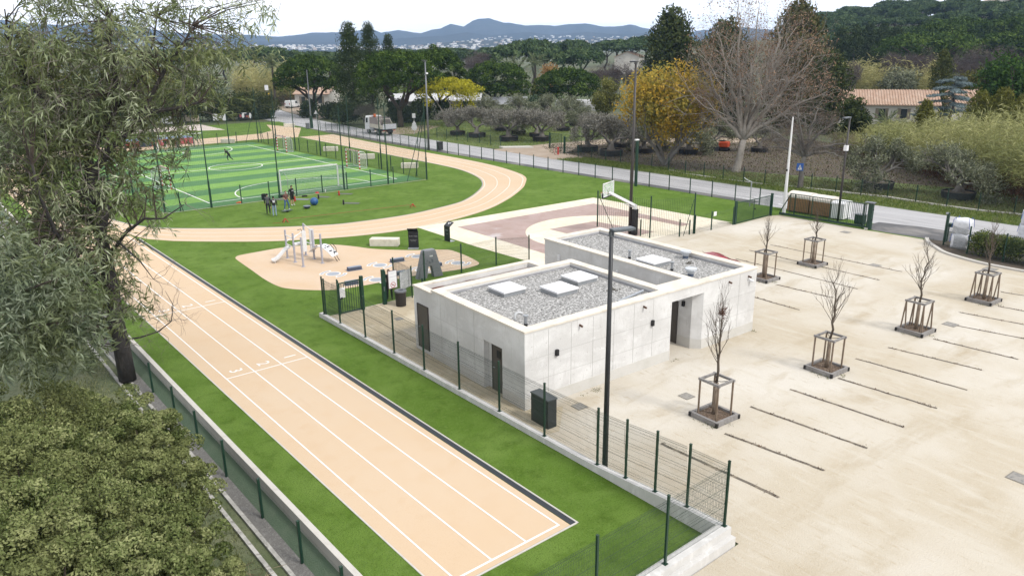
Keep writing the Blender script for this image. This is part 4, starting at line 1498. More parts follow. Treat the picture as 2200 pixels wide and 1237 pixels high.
def person(label, loc, rz, mats_, pose=None, h=1.76, hair=True, hood=None, extra=None):
    """mats_: t top, a upper arm, b forearm, p thigh, q calf, f shoe"""
    J = dict(BASEJ)
    J.update({n: v for n, v in (pose or {}).items() if n != 'look'})
    k = h / 1.76
    J = {n: Vector(v) * k for n, v in J.items()}
    names = list(J)
    rad = {}
    for a, b, ra, rb, _ in BONES:
        rad[a] = max(rad.get(a, 0), ra)
        rad[b] = max(rad.get(b, 0), rb) if b not in ('lsh', 'rsh') else .075
    rad['neck'] = .058
    rad['head'] = .06
    me = bpy.data.meshes.new('person_skeleton')
    me.from_pydata([J[n] for n in names], [(names.index(a), names.index(b)) for a, b, *_ in BONES], [])
    o = bpy.data.objects.new('tmp', me)
    C.objects.link(o)
    md = o.modifiers.new('s', 'SKIN')
    for i, n in enumerate(names):
        r_ = rad[n] * k
        me.skin_vertices[0].data[i].radius = (r_ * (1.0 if n not in ('pel', 'ches') else 1.15), r_ * (1.0 if n not in ('pel', 'ches') else .80))
        me.skin_vertices[0].data[i].use_root = n == 'pel'
    sb = o.modifiers.new('u', 'SUBSURF')
    sb.levels = sb.render_levels = 2
    dg = bpy.context.evaluated_depsgraph_get()
    ev = bpy.data.meshes.new_from_object(o.evaluated_get(dg))
    C.objects.unlink(o)
    bpy.data.objects.remove(o)
    mb = MB()
    order = ['s'] + sorted(set(mats_.keys()))
    ml = [SKINM] + [mats_[x] for x in order[1:]]
    fs, mi = [], []
    for f in ev.polygons:
        c = f.center
        best, bt = 9, 's'
        for a, b, ra, rb, t in BONES:
            A, B = J[a], J[b]
            d = B - A
            u = max(0, min(1, (c - A).dot(d) / max(d.length_squared, 1e-9)))
            dd = (c - A - d * u).length - (ra + (rb - ra) * u) * k * .6
            if dd < best:
                best, bt = dd, t
                if t == 'b' and u > .92:
                    bt = 's'
        fs.append(tuple(f.vertices))
        mi.append(order.index(bt) if bt in order else 0)
    o0 = len(mb.v)
    mb.v += [tuple(v.co) for v in ev.vertices]
    mb.f += fs
    mb.mi += mi
    bpy.data.meshes.remove(ev)
    # head: skull, jaw, nose, ears, eyes, mouth
    hc = J['head'] + Vector((0, .02, .03)) * k
    fwd = (Vector((0, 1, 0)) if not (pose and 'look' in pose) else Vector(pose['look'])).normalized()
    rgt = fwd.cross(Vector((0, 0, 1))).normalized()
    up = rgt.cross(fwd)
    bm = bmesh.new()
    bmesh.ops.create_uvsphere(bm, u_segments=12, v_segments=9, radius=1)
    for v in bm.verts:
        x, y, z = v.co
        s = 1 - .22 * max(0, -z)
        p = hc + (rgt * x * .077 * s + fwd * (y * .095 * s + (.012 if z < -.3 and y > 0 else 0)) + up * z * .118) * k
        v.co = p
    mb.frombm(bm, 0)

    def dot(dx, dy, dz, sx, sz, m):
        p = hc + (rgt * dx + fwd * dy + up * dz) * k
        mb.box(p.x, p.y, p.z, sx * k, sx * k, sz * k, math.atan2(rgt.y, rgt.x), m)
    dot(0, .095, -.02, .022, .035, 0)
    for s in (-1, 1):
        dot(s * .078, 0, -.02, .02, .05, 0)
    # fingers
    for s, ha, el in ((-1, 'lha', 'lel'), (1, 'rha', 'rel')):
        d = (J[ha] - J[el]).normalized()
        n1 = d.orthogonal().normalized()
        mb.tube([J[ha] - d * .01, J[ha] + d * .05 * k, J[ha] + d * .095 * k], [.026 * k, .034 * k, .028 * k], 6, 0)
        for i in range(4):
            b = J[ha] + d * .09 * k + n1 * (i - 1.5) * .017 * k
            L = (.060, .072, .066, .052)[i] * k
            c2 = d.cross(n1)
            mb.tube([b, b + d * L * .55, b + d * L * .95 + c2 * .015 * k], [.0085 * k, .008 * k, .006 * k], 5, 0)
        b = J[ha] + d * .03 * k + n1 * .03 * k
        mb.tube([b, b + (d * .6 + n1 * .8) * .04 * k, b + (d * 1.0 + n1 * .7) * .06 * k], [.011 * k, .010 * k, .007 * k], 5, 0)
    ob = mb.build('person', ml, None, (loc[0], loc[1], loc[2] if len(loc) > 2 else 0), True, rz)
    tag(ob, label, 'person')
    if hair or hood:
        bm = bmesh.new()
        bmesh.ops.create_uvsphere(bm, u_segments=12, v_segments=8, radius=1)
        for v in bm.verts:
            x, y, z = v.co
            z2 = z if z > -.1 else (-.1 + (z + .1) * (.3 if y > -.1 else 1.0))
            yy_ = y if (y < .45 or z > .35 or hood is None and z > .2) else .45
            v.co = hc + (rgt * x * .084 + fwd * (min(yy_, .72 if z < .5 else 1) * .100 - .006) + up * (z2 * .118 + .012)) * k
        MB().frombm(bm).build('hood' if hood else 'hair', hood or HAIRM, ob, None, True)
    if extra:
        extra(ob, J, k)
    return ob


def logo(ob, J, k):
    c = J['ches'] + Vector((0, -.135, .02)) * k
    mbx = MB()
    mbx.box(c.x, c.y, c.z - .08, .19, .012, .15).box(c.x, c.y - .002, c.z + .08, .26, .012, .05)
    mbx.build('back_print', WHT, ob)


def stripe(ob, J, k):
    c = J['ches'] + Vector((0, .142, .0)) * k
    MB().box(c.x, c.y, c.z, .24, .014, .045).build('chest_print', WHT, ob)


g = G(591, 465)
person('person in a black hooded jacket with white back print and pale jeans', (*g, 0), R(-15), dict(t=BLK, a=BLK, b=BLK, p=JEAN, q=JEAN, f=WHT), dict(lha=(-.26, .03, .86), rha=(.27, .1, .90)), 1.74, True, BLK, logo)
g = G(584, 461.5)
person('bearded person in a dark jacket half behind the white back print', (g[0] - .12, g[1] + .35, 0), R(-30), dict(t=GRYC, a=NAVY, b=NAVY, p=NAVY, q=NAVY, f=WHT), None, 1.82)
g = G(617, 455.5)
person('person in a brown plaid shirt and blue jeans balancing on a grey board', (*g, .17), R(190), dict(t=PLAID, a=PLAID, b=SKINM, p=BLUJ, q=BLUJ, f=WHT),
       dict(lkn=(-.2, .08, .50), lan=(-.24, -.02, .09), lto=(-.26, .12, .03), rkn=(.2, .08, .50), ran=(.24, -.02, .09), rto=(.26, .12, .03), lha=(-.2, .2, 1.0), rha=(.2, .2, 1.02), pel=(0, -.03, .93)), 1.70)
g = G(629, 441.5)
person('tall person in black top and shorts with a white chest print', (*g, 0), R(200), dict(t=BLK, a=BLK, b=BLK, p=BLK, f=WHT), dict(look=(0, 1, -.5), rha=(.32, .05, .92), rel=(.30, -.03, 1.14)), 1.86, True, None, stripe)
g = G(492, 346)
person('person all in black bending forward and running on the football pitch', (*g, 0), R(40), dict(t=BLK, a=BLK, b=BLK, p=BLK, q=BLK, f=WHT),
       dict(pel=(0, -.1, .86), ches=(0, .16, 1.12), neck=(0, .30, 1.28), head=(0, .38, 1.36), lsh=(-.19, .24, 1.22), lel=(-.24, .25, .96), lha=(-.22, .34, .76), rsh=(.19, .24, 1.22), rel=(.24, .22, .96), rha=(.22, .32, .76),
            lhip=(-.09, -.1, .82), lkn=(-.13, .12, .48), lan=(-.16, -.02, .09), lto=(-.17, .14, .03), rhip=(.09, -.1, .82), rkn=(.15, -.12, .46), ran=(.22, -.48, .12), rto=(.23, -.36, .04)), 1.80)
g = G(383, 318.5)
person('person in black clothes standing in front of the red crash mat', (*g, 0), R(175), dict(t=BLK, a=BLK, b=SKINM, p=BLK, q=BLK, f=WHT), dict(lha=(-.16, .2, 1.02), rha=(.16, .2, 1.0)), 1.82)
g = G(357, 325)
person('person in a white and navy jacket and white shorts near the far goal', (*g, 0), R(160), dict(t=NAVY, a=WHT, b=WHT, p=WHT, f=WHT), dict(rel=(.36, .1, 1.2), rha=(.2, .25, 1.32)), 1.84)
person('person in black partly hidden behind the tall notice board', (20.33, 35.75, 0), R(150), dict(t=BLK, a=BLK, b=BLK, p=BLK, q=BLK, f=BLK), None, 1.75)

# ================================================================== training things on the turf
MATG = mat('grey foam mat', (.22, .235, .27), .8)
MATD = mat('dark grey foam mat', (.13, .14, .12), .8)


def gq(x, y):
    return G(560 + x / 6.11, 380 + y / 6.11)


def mat_thing(label, x, y, rz, m, L=1.35, W=.58):
    g = gq(x, y)
    t = MB()
    t.bev(0, 0, 0.004, W, L, .022, .008)
    o = t.build('exercise_mat', m, None, (g[0], g[1], 0), False, rz)
    return tag(o, label, 'mat', 'exercise mats on the turf')


mat_thing('light grey exercise mat next to the upright red foam roller', 540, 297, R(38), MATG, 1.5, .6)
mat_thing('grey exercise mat behind the two people standing together', 222, 298, R(40), MATD, 1.3)
mat_thing('faded grey exercise mat beside the black roller nearest the fence', 820, 265, R(35), MATD, 1.3)
mat_thing('faded grey exercise mat beside the farther red roller', 1105, 225, R(40), MATD, 1.5)
mat_thing('dark striped exercise mat beside the black roller right of the blue ball', 1185, 347, R(42), MATD, 1.6)


def roller(label, x, y, m):
    g = gq(x, y)
    o = MB().lathe([(.07, 0), (.075, .01), (.075, .44), (.068, .45), (.03, .45), (.03, .40)], n=14).build('foam_roller', m, None, (g[0], g[1], 0), True)
    return tag(o, label, 'foam roller', 'foam rollers standing on the turf')


roller('upright red foam roller nearest to the group of people', 452, 322, mat('red foam', (.45, .035, .015), .7))
roller('upright red foam roller farther right near the fence', 1030, 246, mat('red foam', (.45, .035, .015), .7))
roller('upright black foam roller near the blue ball towards the fence', 762, 290, BLACKP)
roller('upright black foam roller standing alone right of the blue ball', 1090, 366, BLACKP)
g = gq(707, 372)
b_ = MB()
bm = bmesh.new()
bmesh.ops.create_uvsphere(bm, u_segments=24, v_segments=16, radius=.36)
bmesh.ops.translate(bm, vec=(0, 0, .355), verts=bm.verts)
b_.frombm(bm)
for z in (.12, .24, .36, .48, .60):
    rr = math.sqrt(.36 ** 2 - (z - .355) ** 2)
    b_.tube([(rr * math.cos(a * PI / 16), rr * math.sin(a * PI / 16), z) for a in range(33)], .006, 4, caps=False)
tag(b_.build('exercise_ball', mat('blue ball rubber', (.025, .105, .29), .45), None, (*g, 0), True), 'large blue gym ball resting on the turf', 'ball')
g = gq(610, 416)
o = thing('balance_dome', 'grey half ball balance trainer with its flat side up', 'balance trainer', (*g, 0))
MB().lathe([(.10, 0), (.22, .05), (.29, .14), (.31, .21)], n=20).build('dome', mat('dark blue rubber', (.03, .04, .075), .5), o, None, True)
MB().lathe([(.32, .21), (.335, .225), (.33, .25), (.28, .255)], n=20).build('platform', mat('grey blue disc', (.15, .18, .23), .5), o)
g = G(617, 455.5)
o = thing('balance_board', 'grey balance board under the person in plaid', 'board', (*g, 0), R(8))
MB().bev(0, 0, .12, .92, .36, .05, .015).build('deck', mat('board green grey', (.07, .10, .10), .6), o)
MB().bar((0, -.18, .06), (0, .18, .06), .06, 10).build('roller', BLACKP, o)
for lab, x, y, s in (('black rucksack leaning at the foot of the net pole', 45, 300, (.42, .3, .58)), ('black duffel bag lying on the turf by the fence', 277, 270, (.62, .3, .24)), ('long black roll bag near the fence bottom', 577, 262, (.52, .17, .14))):
    g = gq(x, y)
    o = thing('bag', lab, 'bag', (*g, 0), R(-10))
    MB().bev(0, 0, 0, *s, min(s) * .35).build('body', BLK, o)
    MB().tube([(-s[0] * .25, -s[1] * .5, s[2] * .5), (-s[0] * .2, -s[1] * .8, s[2] * .8), (s[0] * .2, -s[1] * .8, s[2] * .8), (s[0] * .25, -s[1] * .5, s[2] * .5)], .014, 5).build('strap', BLK, o)
    MB().box(0, -s[1] * .5, s[2] * .3, s[0] * .5, .03, s[2] * .3).build('pocket', NAVY, o)
g = gq(742, 214)
tag(MB().lathe([(.22, 0), (.22, .02), (.17, .05), (.13, .12), (.05, .15)], n=14).build('marker_dish', REDP, None, (*g, 0)), 'flat red plastic marker dish at the fence foot', 'marker')
g = gq(850, 200)
o = thing('water_bottle', 'white drinking bottle standing by the fence foot', 'bottle', (*g, 0))
MB().lathe([(.05, 0), (.055, .02), (.055, .24), (.03, .28)], n=10).build('body', PLASTW, o)
MB().lathe([(.03, .28), (.03, .34), (.015, .36)], n=8).build('cap', GREYM, o)
g = G(512, 436)
o = thing('training_vest_pile', 'small heap of bright orange bibs below the fence', 'bibs', (*g, 0))
k = MB()
for i in range(5):
    k.bev(random.gauss(0, .16), random.gauss(0, .06), .0, .3, .22, random.uniform(.06, .14), .03, random.random())
k.build('cloth', mat('orange cloth', (.75, .13, .03), .8), o)
g1_, g2_ = gq(285, 598), gq(2010, 395)
o = thing('slackline', 'long low red slackline between two small red frames on the turf', 'slackline', (*g1_, 0), math.atan2(g2_[1] - g1_[1], g2_[0] - g1_[0]))
LL = math.hypot(g2_[0] - g1_[0], g2_[1] - g1_[1])
k = MB()
k.box(LL / 2, 0, .22, LL, .09, .012)
k.build('band', mat('rust red webbing', (.26, .055, .02), .8), o)
for u in (.25, LL - .1):
    k = MB()
    for s in (-1, 1):
        k.bar((u, s * .03, .30), (u - .2, s * .22, 0), .025).bar((u, s * .03, .30), (u + .2, s * .22, 0), .025)
    k.box(u, 0, .24, .1, .16, .06)
    k.build('frame', REDP, o)
MB().box(-.4, 0, .0, .8, .08, .012).build('band_end', mat('rust red webbing', (.26, .055, .02), .8), o)

# ================================================================== playground, benches, totems
PLG = thing('playground_frame', 'white and grey climbing frame of six posts with a slide and clamber panels', 'playground', (20.2, 46.7, 0))
pposts_ = [(618, 554.5, 611.5, 493.5), (634.5, 563.5, 628.5, 501), (652, 573, 646, 509.5), (675.5, 556.5, 670, 494.5), (693, 565.5, 688, 502.5)]
PB = [(*G(a, b), topz(a, b, c, d)) for a, b, c, d in pposts_]
PB.insert(3, (20.98, 48.0, PB[0][2] + .25))
PL = [Vector((p[0] - 20.2, p[1] - 46.7, p[2])) for p in PB]
for p in PL:
    k = MB()
    k.tube([(p.x, p.y, 0), (p.x, p.y, p.z)], .062, 12)
    k.box(p.x, p.y, 0, .22, .22, .03)
    for z in (.55, .95, 1.35):
        k.lathe([(.062, 0), (.078, .01), (.078, .06), (.062, .07)], p.x, p.y, z * p.z / 2.6 * 1.2, 12)
    k.build('post', PLASTG, PLG, None, False)
a, b, c, d, e, f = PL


def sweep(name, path, w, h, m, lip=.08):
    """a trough along a path (slide)"""
    k = MB()
    P = [Vector(p) for p in path]
    n = len(P)
    dirs = (P[-1] - P[0])
    sd_ = Vector((-dirs.y, dirs.x, 0)).normalized()
    sec = [(-w / 2, lip), (-w / 2 + .02, 0), (w / 2 - .02, 0), (w / 2, lip), (w / 2, -h), (-w / 2, -h)]
    vs = []
    for p in P:
        for u, z in sec:
            vs.append(p + sd_ * u + Vector((0, 0, z)))
    fs = []
    for i in range(n - 1):
        for j in range(6):
            q0, q1 = i * 6 + j, i * 6 + (j + 1) % 6
            fs.append((q0, q0 + 6, q1 + 6, q1))
    fs += [tuple(range(6)), tuple(range((n - 1) * 6 + 5, (n - 1) * 6 - 1, -1))]
    k.add(vs, fs)
    return k.build(name, m, PLG)


sweep('slide', [(-.55, .75, .92), (-.85, .78, .82), (-1.15, .8, .55), (-1.4, .82, .32), (-1.6, .83, .22), (-1.8, .84, .19)], .42, .05, WHITEM)
k = MB()
for u in (.64, .98):
    k.bar((-1.7, u, 0), (-1.7, u, .2), .02)
k.build('slide_foot', WHITEM, PLG)
k = MB()
k.bar((a.x, a.y, 1.62), (b.x, b.y, 1.62), .035).bar((b.x, b.y, 1.62), (d.x, d.y, 1.75), .035).bar((a.x, a.y, 1.15), (d.x, d.y, 1.7), .03)
k.bar((a.x, a.y, 1.0), (-.1, .9, .75), .03)
k.build('crossbar', WHITEM, PLG)
k = MB()
k.prism([(.05, -.02), (.32, -.02), (.30, .03), (.05, .03)], 0.6, 2.0)
k.bev(.0, .75, .95, .55, .45, .16, .06)
k.build('seat_panel', WHITEM, PLG)
k = MB()
k.prism([(d.x - .03, d.y), (e.x - .03, e.y), (e.x + .03, e.y), (d.x + .03, d.y)], .95, 1.0)
k.bar((d.x, d.y, 2.2), (e.x, e.y, 1.95), .02)
k.prism([(.72, .35), (.98, .20), (.98, .26), (.74, .42)], .4, 2.0)
k.build('climb_wall', WHITEM, PLG)
hk = MB()
pts = []
for i in range(13):
    t = i / 12
    pts.append(((.62 + .9 * t), (-.10 - 1.55 * t), .45 + .62 * math.sin(PI * (t * .9 + .1))))
sd_ = Vector((.86, .5, 0))
vs = []
for p in pts:
    for u in (-.38, .38):
        vs.append((p[0] + sd_.x * u, p[1] + sd_.y * u, p[2]))
        vs.append((p[0] + sd_.x * u, p[1] + sd_.y * u, p[2] - .05))
fs = []
for i in range(12):
    q0 = i * 4
    fs += [(q0, q0 + 2, q0 + 6, q0 + 4), (q0 + 1, q0 + 5, q0 + 7, q0 + 3), (q0, q0 + 4, q0 + 5, q0 + 1), (q0 + 2, q0 + 3, q0 + 7, q0 + 6)]
hk.add(vs, fs)
hk.build('curved_climber', WHITEM, PLG)
for i in range(18):
    p = pts[random.randrange(12)]
    u = random.uniform(-.3, .3)
    MB().bev(p[0] + sd_.x * u, p[1] + sd_.y * u, p[2] - .02, .10, .08, .06, .02, random.random()).build('hand_hold', mat('dark blue holds', (.02, .025, .05), .5), PLG)
k = MB()
for s in (-.3, .3):
    k.tube([(1.45 + s * .4, -1.35 + s * .3, 1.15), (1.65 + s * .4, -1.4 + s * .3, .85), (1.6 + s * .4, -1.55 + s * .3, .3), (1.75 + s * .4, -1.6 + s * .3, 0)], .022, 6)
k.tube([(.0, .55, 2.0), (.2, .45, 2.05), (.3, .4, 1.85), (.35, .38, 1.5)], .022, 6)
k.build('grab_rail', DARKM, PLG)

bn = thing('stone_bench', 'long cream stone bench block on the turf near the black sign', 'bench', (26.45, 46.75, 0), R(-45))
MB().bev(0, 0.0, 0, 2.05, .72, .52, .02).build('seat', STONE, bn)
for (x, y, n_) in ((48.42, 99.11, 'third'), (48.19, 88.45, 'second'), (47.9, 77.6, 'first'), (59.2, 137.4, ''), (41.35, 119.6, '')):
    lab = {(48.42): 'pale stone bench block beside the far red striped goal outside the netting', (48.19): 'pale stone bench block outside the netting behind the nearer red striped goal',
           (47.9): 'pale stone bench block outside the netting near its front right corner', (59.2): 'pale stone bench block far away near the road fence and grey bin', (41.35): 'pale stone bench block behind the far end of the pitch'}[x]
    o = thing('stone_bench', lab, 'bench', (x, y, 0), R(-38 if x < 50 else -25))
    MB().bev(0, 0, 0, 2.0, .7, .6, .03).build('seat', STONE, o)


def totem(label, p, rz, lines_, hgt):
    t = thing('info_totem', label, 'sign', (p[0], p[1], 0), rz)
    w_ = .72
    k = MB()
    k.box(0, .0, 0.02, w_, .02, hgt)
    k.add([(-w_ / 2, .01, hgt + .02), (w_ / 2, .01, hgt + .02), (w_ / 2, .38, hgt + .30), (-w_ / 2, .38, hgt + .30),
           (-w_ / 2, .02, hgt), (w_ / 2, .02, hgt), (w_ / 2, .39, hgt + .28), (-w_ / 2, .39, hgt + .28)], [(3, 2, 1, 0), (4, 5, 6, 7), (0, 1, 5, 4), (2, 3, 7, 6), (1, 2, 6, 5), (3, 0, 4, 7)])
    k.build('plate', mat('blue black steel', (.014, .018, .024), .4), t)
    return t


TXL = mat('pale print', (.42, .45, .47), .5)
t = totem('black bent steel sign lettered SPORT TRAIL between bench and court', (27.6, 44.73), R(-41), None, 1.18)
# this sign leans its top towards the viewer: build its foot plate and print on the viewer's side
t.scale = (1, -1, 1)
MB().box(0, .22, 0.005, .74, .42, .015).build('foot_plate', GALV, t)
for i, (s, z) in enumerate((('SPORT TRAIL', .84), ('entrainement  libre', .58), ('acces a tous', .50))):
    o = textmesh('lettering', s, .105 if i == 0 else .062, TXL, t, (0, .016, z), (R(90), 0, 0))
    o.scale = (1, 1, 1)
t2 = totem('black bent steel sign with a white figure on its sloping top at the court edge', (30.46, 44.7), R(-90), None, 1.12)
MB().box(0, .22, .005, .72, .44, .015).build('foot_plate', GALV, t2)
k = MB()
k.add([(-.05, .15, 1.12 + .02 + .115), (.0, .12, 1.235), (.12, .24, 1.33), (.16, .20, 1.295), (.2, .24, 1.33), (.10, .31, 1.385), (0, .22, 1.31), (-.08, .27, 1.352), (-.12, .24, 1.33)], [(0, 1, 2, 3, 4, 5, 6, 7, 8)])
o = k.build('figure_print', WHITEM, t2)
o.location = (0, .0, .012)
o.rotation_euler = (0, 0, 0)
for i, (s, z) in enumerate((('BASKET', .82), ('3 x 3', .55))):
    textmesh('lettering', s, .10, TXL, t2, (0, -.016, z), (R(90), 0, 0))

aw = thing('climbing_tower', 'grey A shaped climbing wall standing behind the wire fence at the building', 'climbing wall', (24.42, 37.95, 0), R(-8))
Ht = topz(915, 601, 926, 541)
k = MB()
prof = [(-.86, 0), (-.24, 0), (-.11, .70), (-.05, .76), (.07, .76), (.13, .70), (.26, 0), (.86, 0), (.42, Ht - .10), (.36, Ht), (-.32, Ht), (-.42, Ht - .10)]
n_ = len(prof)
vs = [(p[0], -.19, p[1]) for p in prof] + [(p[0], .19, p[1]) for p in prof]
fs = [(i, i + n_, (i + 1) % n_ + n_, (i + 1) % n_) for i in range(n_)]
tr0 = tess(prof)
fs += [(a_, b_2, c_) for a_, b_2, c_ in tr0] + [(c_ + n_, b_2 + n_, a_ + n_) for a_, b_2, c_ in tr0]
k.add(vs, fs)
k.build('wall', mat('grey climbing panel', (.235, .245, .265), .7, layers=[(2, (.27, .28, .30), .45, .7)]), aw)
MB().box(.1, -.195, Ht - .42, .22, .012, .08).box(-.1, -.195, .42, .01, .01, .01).build('label_plate', WHITEM, aw)
for i in range(8):
    z = .9 + i * (Ht - 1.5) / 8
    u = random.uniform(-.4, .4) * (1 - .4 * z / Ht)
    MB().bev(u, -.20, z, .09, .05, .06, .015).build('hand_hold', mat('grey holds', (.17, .18, .20), .6), aw)
SBM = mat('blue grey rubber', (.075, .09, .135), .7)
SBT = mat('grey blue rubber top', (.27, .31, .39), .7)
k0 = None
for (x, y, s, lab) in ((21.7, 42.45, 1, 'blue grey rubber step block in the row farther from the gate, nearest the climbing frame'), (20.05, 39.75, .85, 'blue grey rubber step block seen through the pedestrian gate'),
                      (23.3, 39.6, .95, 'blue grey rubber step block seen between the rules board and the plan board'), (24.8, 42.35, 1, 'blue grey rubber step block in the middle of the playground'),
                      (27.3, 42.3, .8, 'blue grey rubber step block peeking out behind the climbing wall top'), (26.1, 39.7, .8, 'blue grey rubber step block right beside the climbing wall leg')):
    if k0 is None:
        k0 = thing('step_block', lab, 'step block', (x, y, 0.009), R(-9), 'rubber step blocks on the playground', (s, 1, 1))
        MB().bev(0, 0, 0, .92, .34, .22, .05).build('block', SBM, k0)
        MB().bev(0, 0, .195, .84, .28, .03, .012).build('top_pad', SBT, k0)
        MB().box(0, 0, .001, 1.02, .44, .008).build('base_pad', SBT, k0)
    else:
        dup(k0, (x, y, .009), R(-9), lab, scale=(s, 1, 1))
pm2 = MB()
CIRC = [(716, 588.5), (809, 601), (816.5, 570), (898, 551), (984, 565), (907, 580)]
CIRW = [G(*p) for p in CIRC]
for cx, cy in CIRW:
    pm2.sheet([(cx + .47 * math.cos(a * PI / 14), cy + .47 * math.sin(a * PI / 14)) for a in range(28)], .013, 1)
    pm2.sheet([(cx + .40 * math.cos(a * PI / 14), cy + .40 * math.sin(a * PI / 14)) for a in range(28)], .017, 0)
    for s in (0, PI):
        arc = [(cx + .74 * math.cos(s + R(75) + a * R(80) / 10), cy + .74 * math.sin(s + R(75) + a * R(80) / 10)) for a in range(11)]
        add_ribbon(pm2, arc, .25, .0135, mi=1)
        add_ribbon(pm2, arc[1:-1], .14, .0175, mi=0)
struct(pm2.build('playground_marking', [mat('grey blue marking', (.38, .41, .46), .8), WHITE]))

# ================================================================== goals, hoop, crash mat
def goal(label, a, b, depth_dir, h, depth, striped, group=None):
    """a, b: feet of the posts; depth_dir: unit vector to the back"""
    d = Vector((b[0] - a[0], b[1] - a[1], 0))
    L = d.length
    t = thing('football_goal', label, 'goal', (a[0], a[1], 0), math.atan2(d.y, d.x), group)
    ca, sa = d.x / L, d.y / L
    dy = -depth_dir[0] * sa + depth_dir[1] * ca
    sg = 1 if dy > 0 else -1
    fr = MB()
    r_ = .055
    nseg = 10
    for x in (0, L):
        for i in range(nseg):
            fr.box(x, 0, h * i / nseg, r_ * 2, r_ * 2, h / nseg, 0, (i % 2) if striped else 0)
    for i in range(14):
        fr.box(L * (i + .5) / 14, 0, h, L / 14 + (r_ * 2 / 14), r_ * 2, r_ * 2, 0, (i % 2) if striped else 0)
    fr.build('goal_frame', [WHITEM if not striped else REDP, WHITEM], t)
    bk_ = MB()
    for x in (0, L):
        bk_.tube([(x, 0, h), (x, sg * depth * .7, h - .05), (x, sg * depth, h * .75), (x, sg * depth, 0), (x, 0, .02)], .025, 6)
    bk_.bar((0, sg * depth, .03), (L, sg * depth, .03), .025)
    bk_.build('back_frame', GALV if not striped else WHITEM, t)
    nt_ = MB()
    gap, tt = .14, .006
    n1 = int(L / gap)
    for i in range(n1 + 1):
        x = L * i / n1
        nt_.tube([(x, 0, h), (x, sg * depth * .7, h - .05), (x, sg * depth, h * .75), (x, sg * depth, 0)], tt, 3, caps=False)
    for i in range(int(h / gap) + 1):
        z = min(i * gap, h - .05)
        y = sg * depth * (1 if z < h * .75 else 1 - .3 * (z - h * .75) / (h * .25))
        nt_.bar((0, y, z), (L, y, z), tt, 3)
        for x in (0, L):
            nt_.bar((x, 0, z), (x, y, z), tt, 3)
    nt_.build('net', mat('white net cord', (.60, .62, .62), .7), t)
    return t


hgoal = topz(540 + 325 / 5.155, 180 + 1205 / 5.155, 540 + 295 / 5.155, 180 + 962 / 5.155)
goal('white seven a side goal in front of the standing group at the near end', (29.64, 72.3), (35.81, 72.15), (0, -1), 2.15, 1.9, False)
goal('white goal at the far end of the pitch before the crash mat', (30.06, 115.6), (36.24, 115.3), (0, 1), 2.15, 1.6, False)
goal('red and white striped small goal on the right touchline nearer the viewer', (43.0, 80.8), (43.0, 84.0), (1, 0), 2.05, .95, True, 'small striped goals beside the pitch')
goal('red and white striped small goal farther away on the right touchline', (43.25, 102.1), (43.25, 105.2), (1, 0), 2.05, .95, True, 'small striped goals beside the pitch')
ga, gb = G(380, 406), G(359, 396)
goal('red and white striped small goal on the left touchline half hidden by the tree', (22.0, ga[1]), (22.0, ga[1] + 3.1), (-1, 0), 2.05, .95, True, 'small striped goals beside the pitch')
g = G(394, 331)
bm = bmesh.new()
bmesh.ops.create_icosphere(bm, subdivisions=3, radius=.14)
bmesh.ops.translate(bm, vec=(*g, .145), verts=bm.verts)
tag(MB().frombm(bm).build('football', PLASTW, None, None, True), 'white football lying on the far half of the pitch', 'ball')
cm_ = thing('crash_mat', 'long red and blue high jump crash mat behind the far goal', 'crash mat', (*G(347, 313.5), 0), R(-4))
MB().bev(0, 1.6, 0.0, 9.3, 3.4, .92, .06).build('mat_body', mat('red vinyl', (.42, .022, .025), .5), cm_)
MB().bev(0, 1.6, .921, 9.2, 3.3, .05, .02).build('top_sheet', mat('blue vinyl', (.17, .25, .46), .5), cm_)
MB().box(-2.2, -.12, .05, 1.7, .05, .85).build('patch', mat('dark blue vinyl', (.03, .05, .10), .5), cm_)
hp_ = thing('basketball_hoop', 'white cantilever basketball hoop with a glass backboard and black padded post', 'basketball hoop', (42.0, 36.95, 0))
MB().box(0, 0, 0, .34, .34, 1.95).build('post_pad', BLACKP, hp_)
zt_ = topz(1364, 506, 1367, 441)
MB().box(0, 0, 1.95, .19, .19, zt_ - 1.95).build('post', WHITEM, hp_)
bx, by = -.75, 2.05
bc = V(1318, 407, math.hypot(42 + bx, 36.95 + by))
zb = bc.z
k = MB()
k.bar((0, 0, zt_ - .08), (bx, by - .1, zb - .22), .13, 4)
k.bar((0, 0, zt_ - .25), (bx * .4, by * .4, zt_ - .0), .04, 6)
k.build('arm', WHITEM, hp_)
bdir = Vector((-.30, .95, 0)).normalized()
bt_ = Vector((bdir.y, -bdir.x, 0))
rzb = math.atan2(bt_.y, bt_.x)
k = MB()
for z in (zb - .50, zb + .47):
    k.box(bx, by, z, 1.8, .06, .07, rzb)
for s in (-.87, .87):
    k.box(bx + bt_.x * s, by + bt_.y * s, zb - .44, .06, .059, .92, rzb)
for s in (-.29, .29):
    k.box(bx + bt_.x * s, by + bt_.y * s, zb - .33, .05, .03, .46, rzb)
k.box(bx, by, zb + .13, .63, .028, .05, rzb)
k.bar((bx - bt_.x * .7, by - bt_.y * .7 - .05, zb + .42), (bx, by - .08, zb - .15), .02, 4)
k.build('backboard_frame', WHITEM, hp_)
gl = bpy.data.materials.new('clear board')
gl.use_nodes = True
gn = gl.node_tree
pb = gn.nodes['Principled BSDF']
pb.inputs['Base Color'].default_value = (.80, .88, .86, 1)
pb.inputs['Roughness'].default_value = .08
pb.inputs['Alpha'].default_value = .28
MB().box(bx, by, zb - .42, 1.7, .018, .88, rzb).build('backboard_glass', gl, hp_)
MB().box(bx, by, zb - .56, 1.86, .09, .07, rzb).box(bx - bt_.x * .92, by - bt_.y * .92, zb - .56, .06, .085, .38, rzb).build('edge_pad', NAVY, hp_)
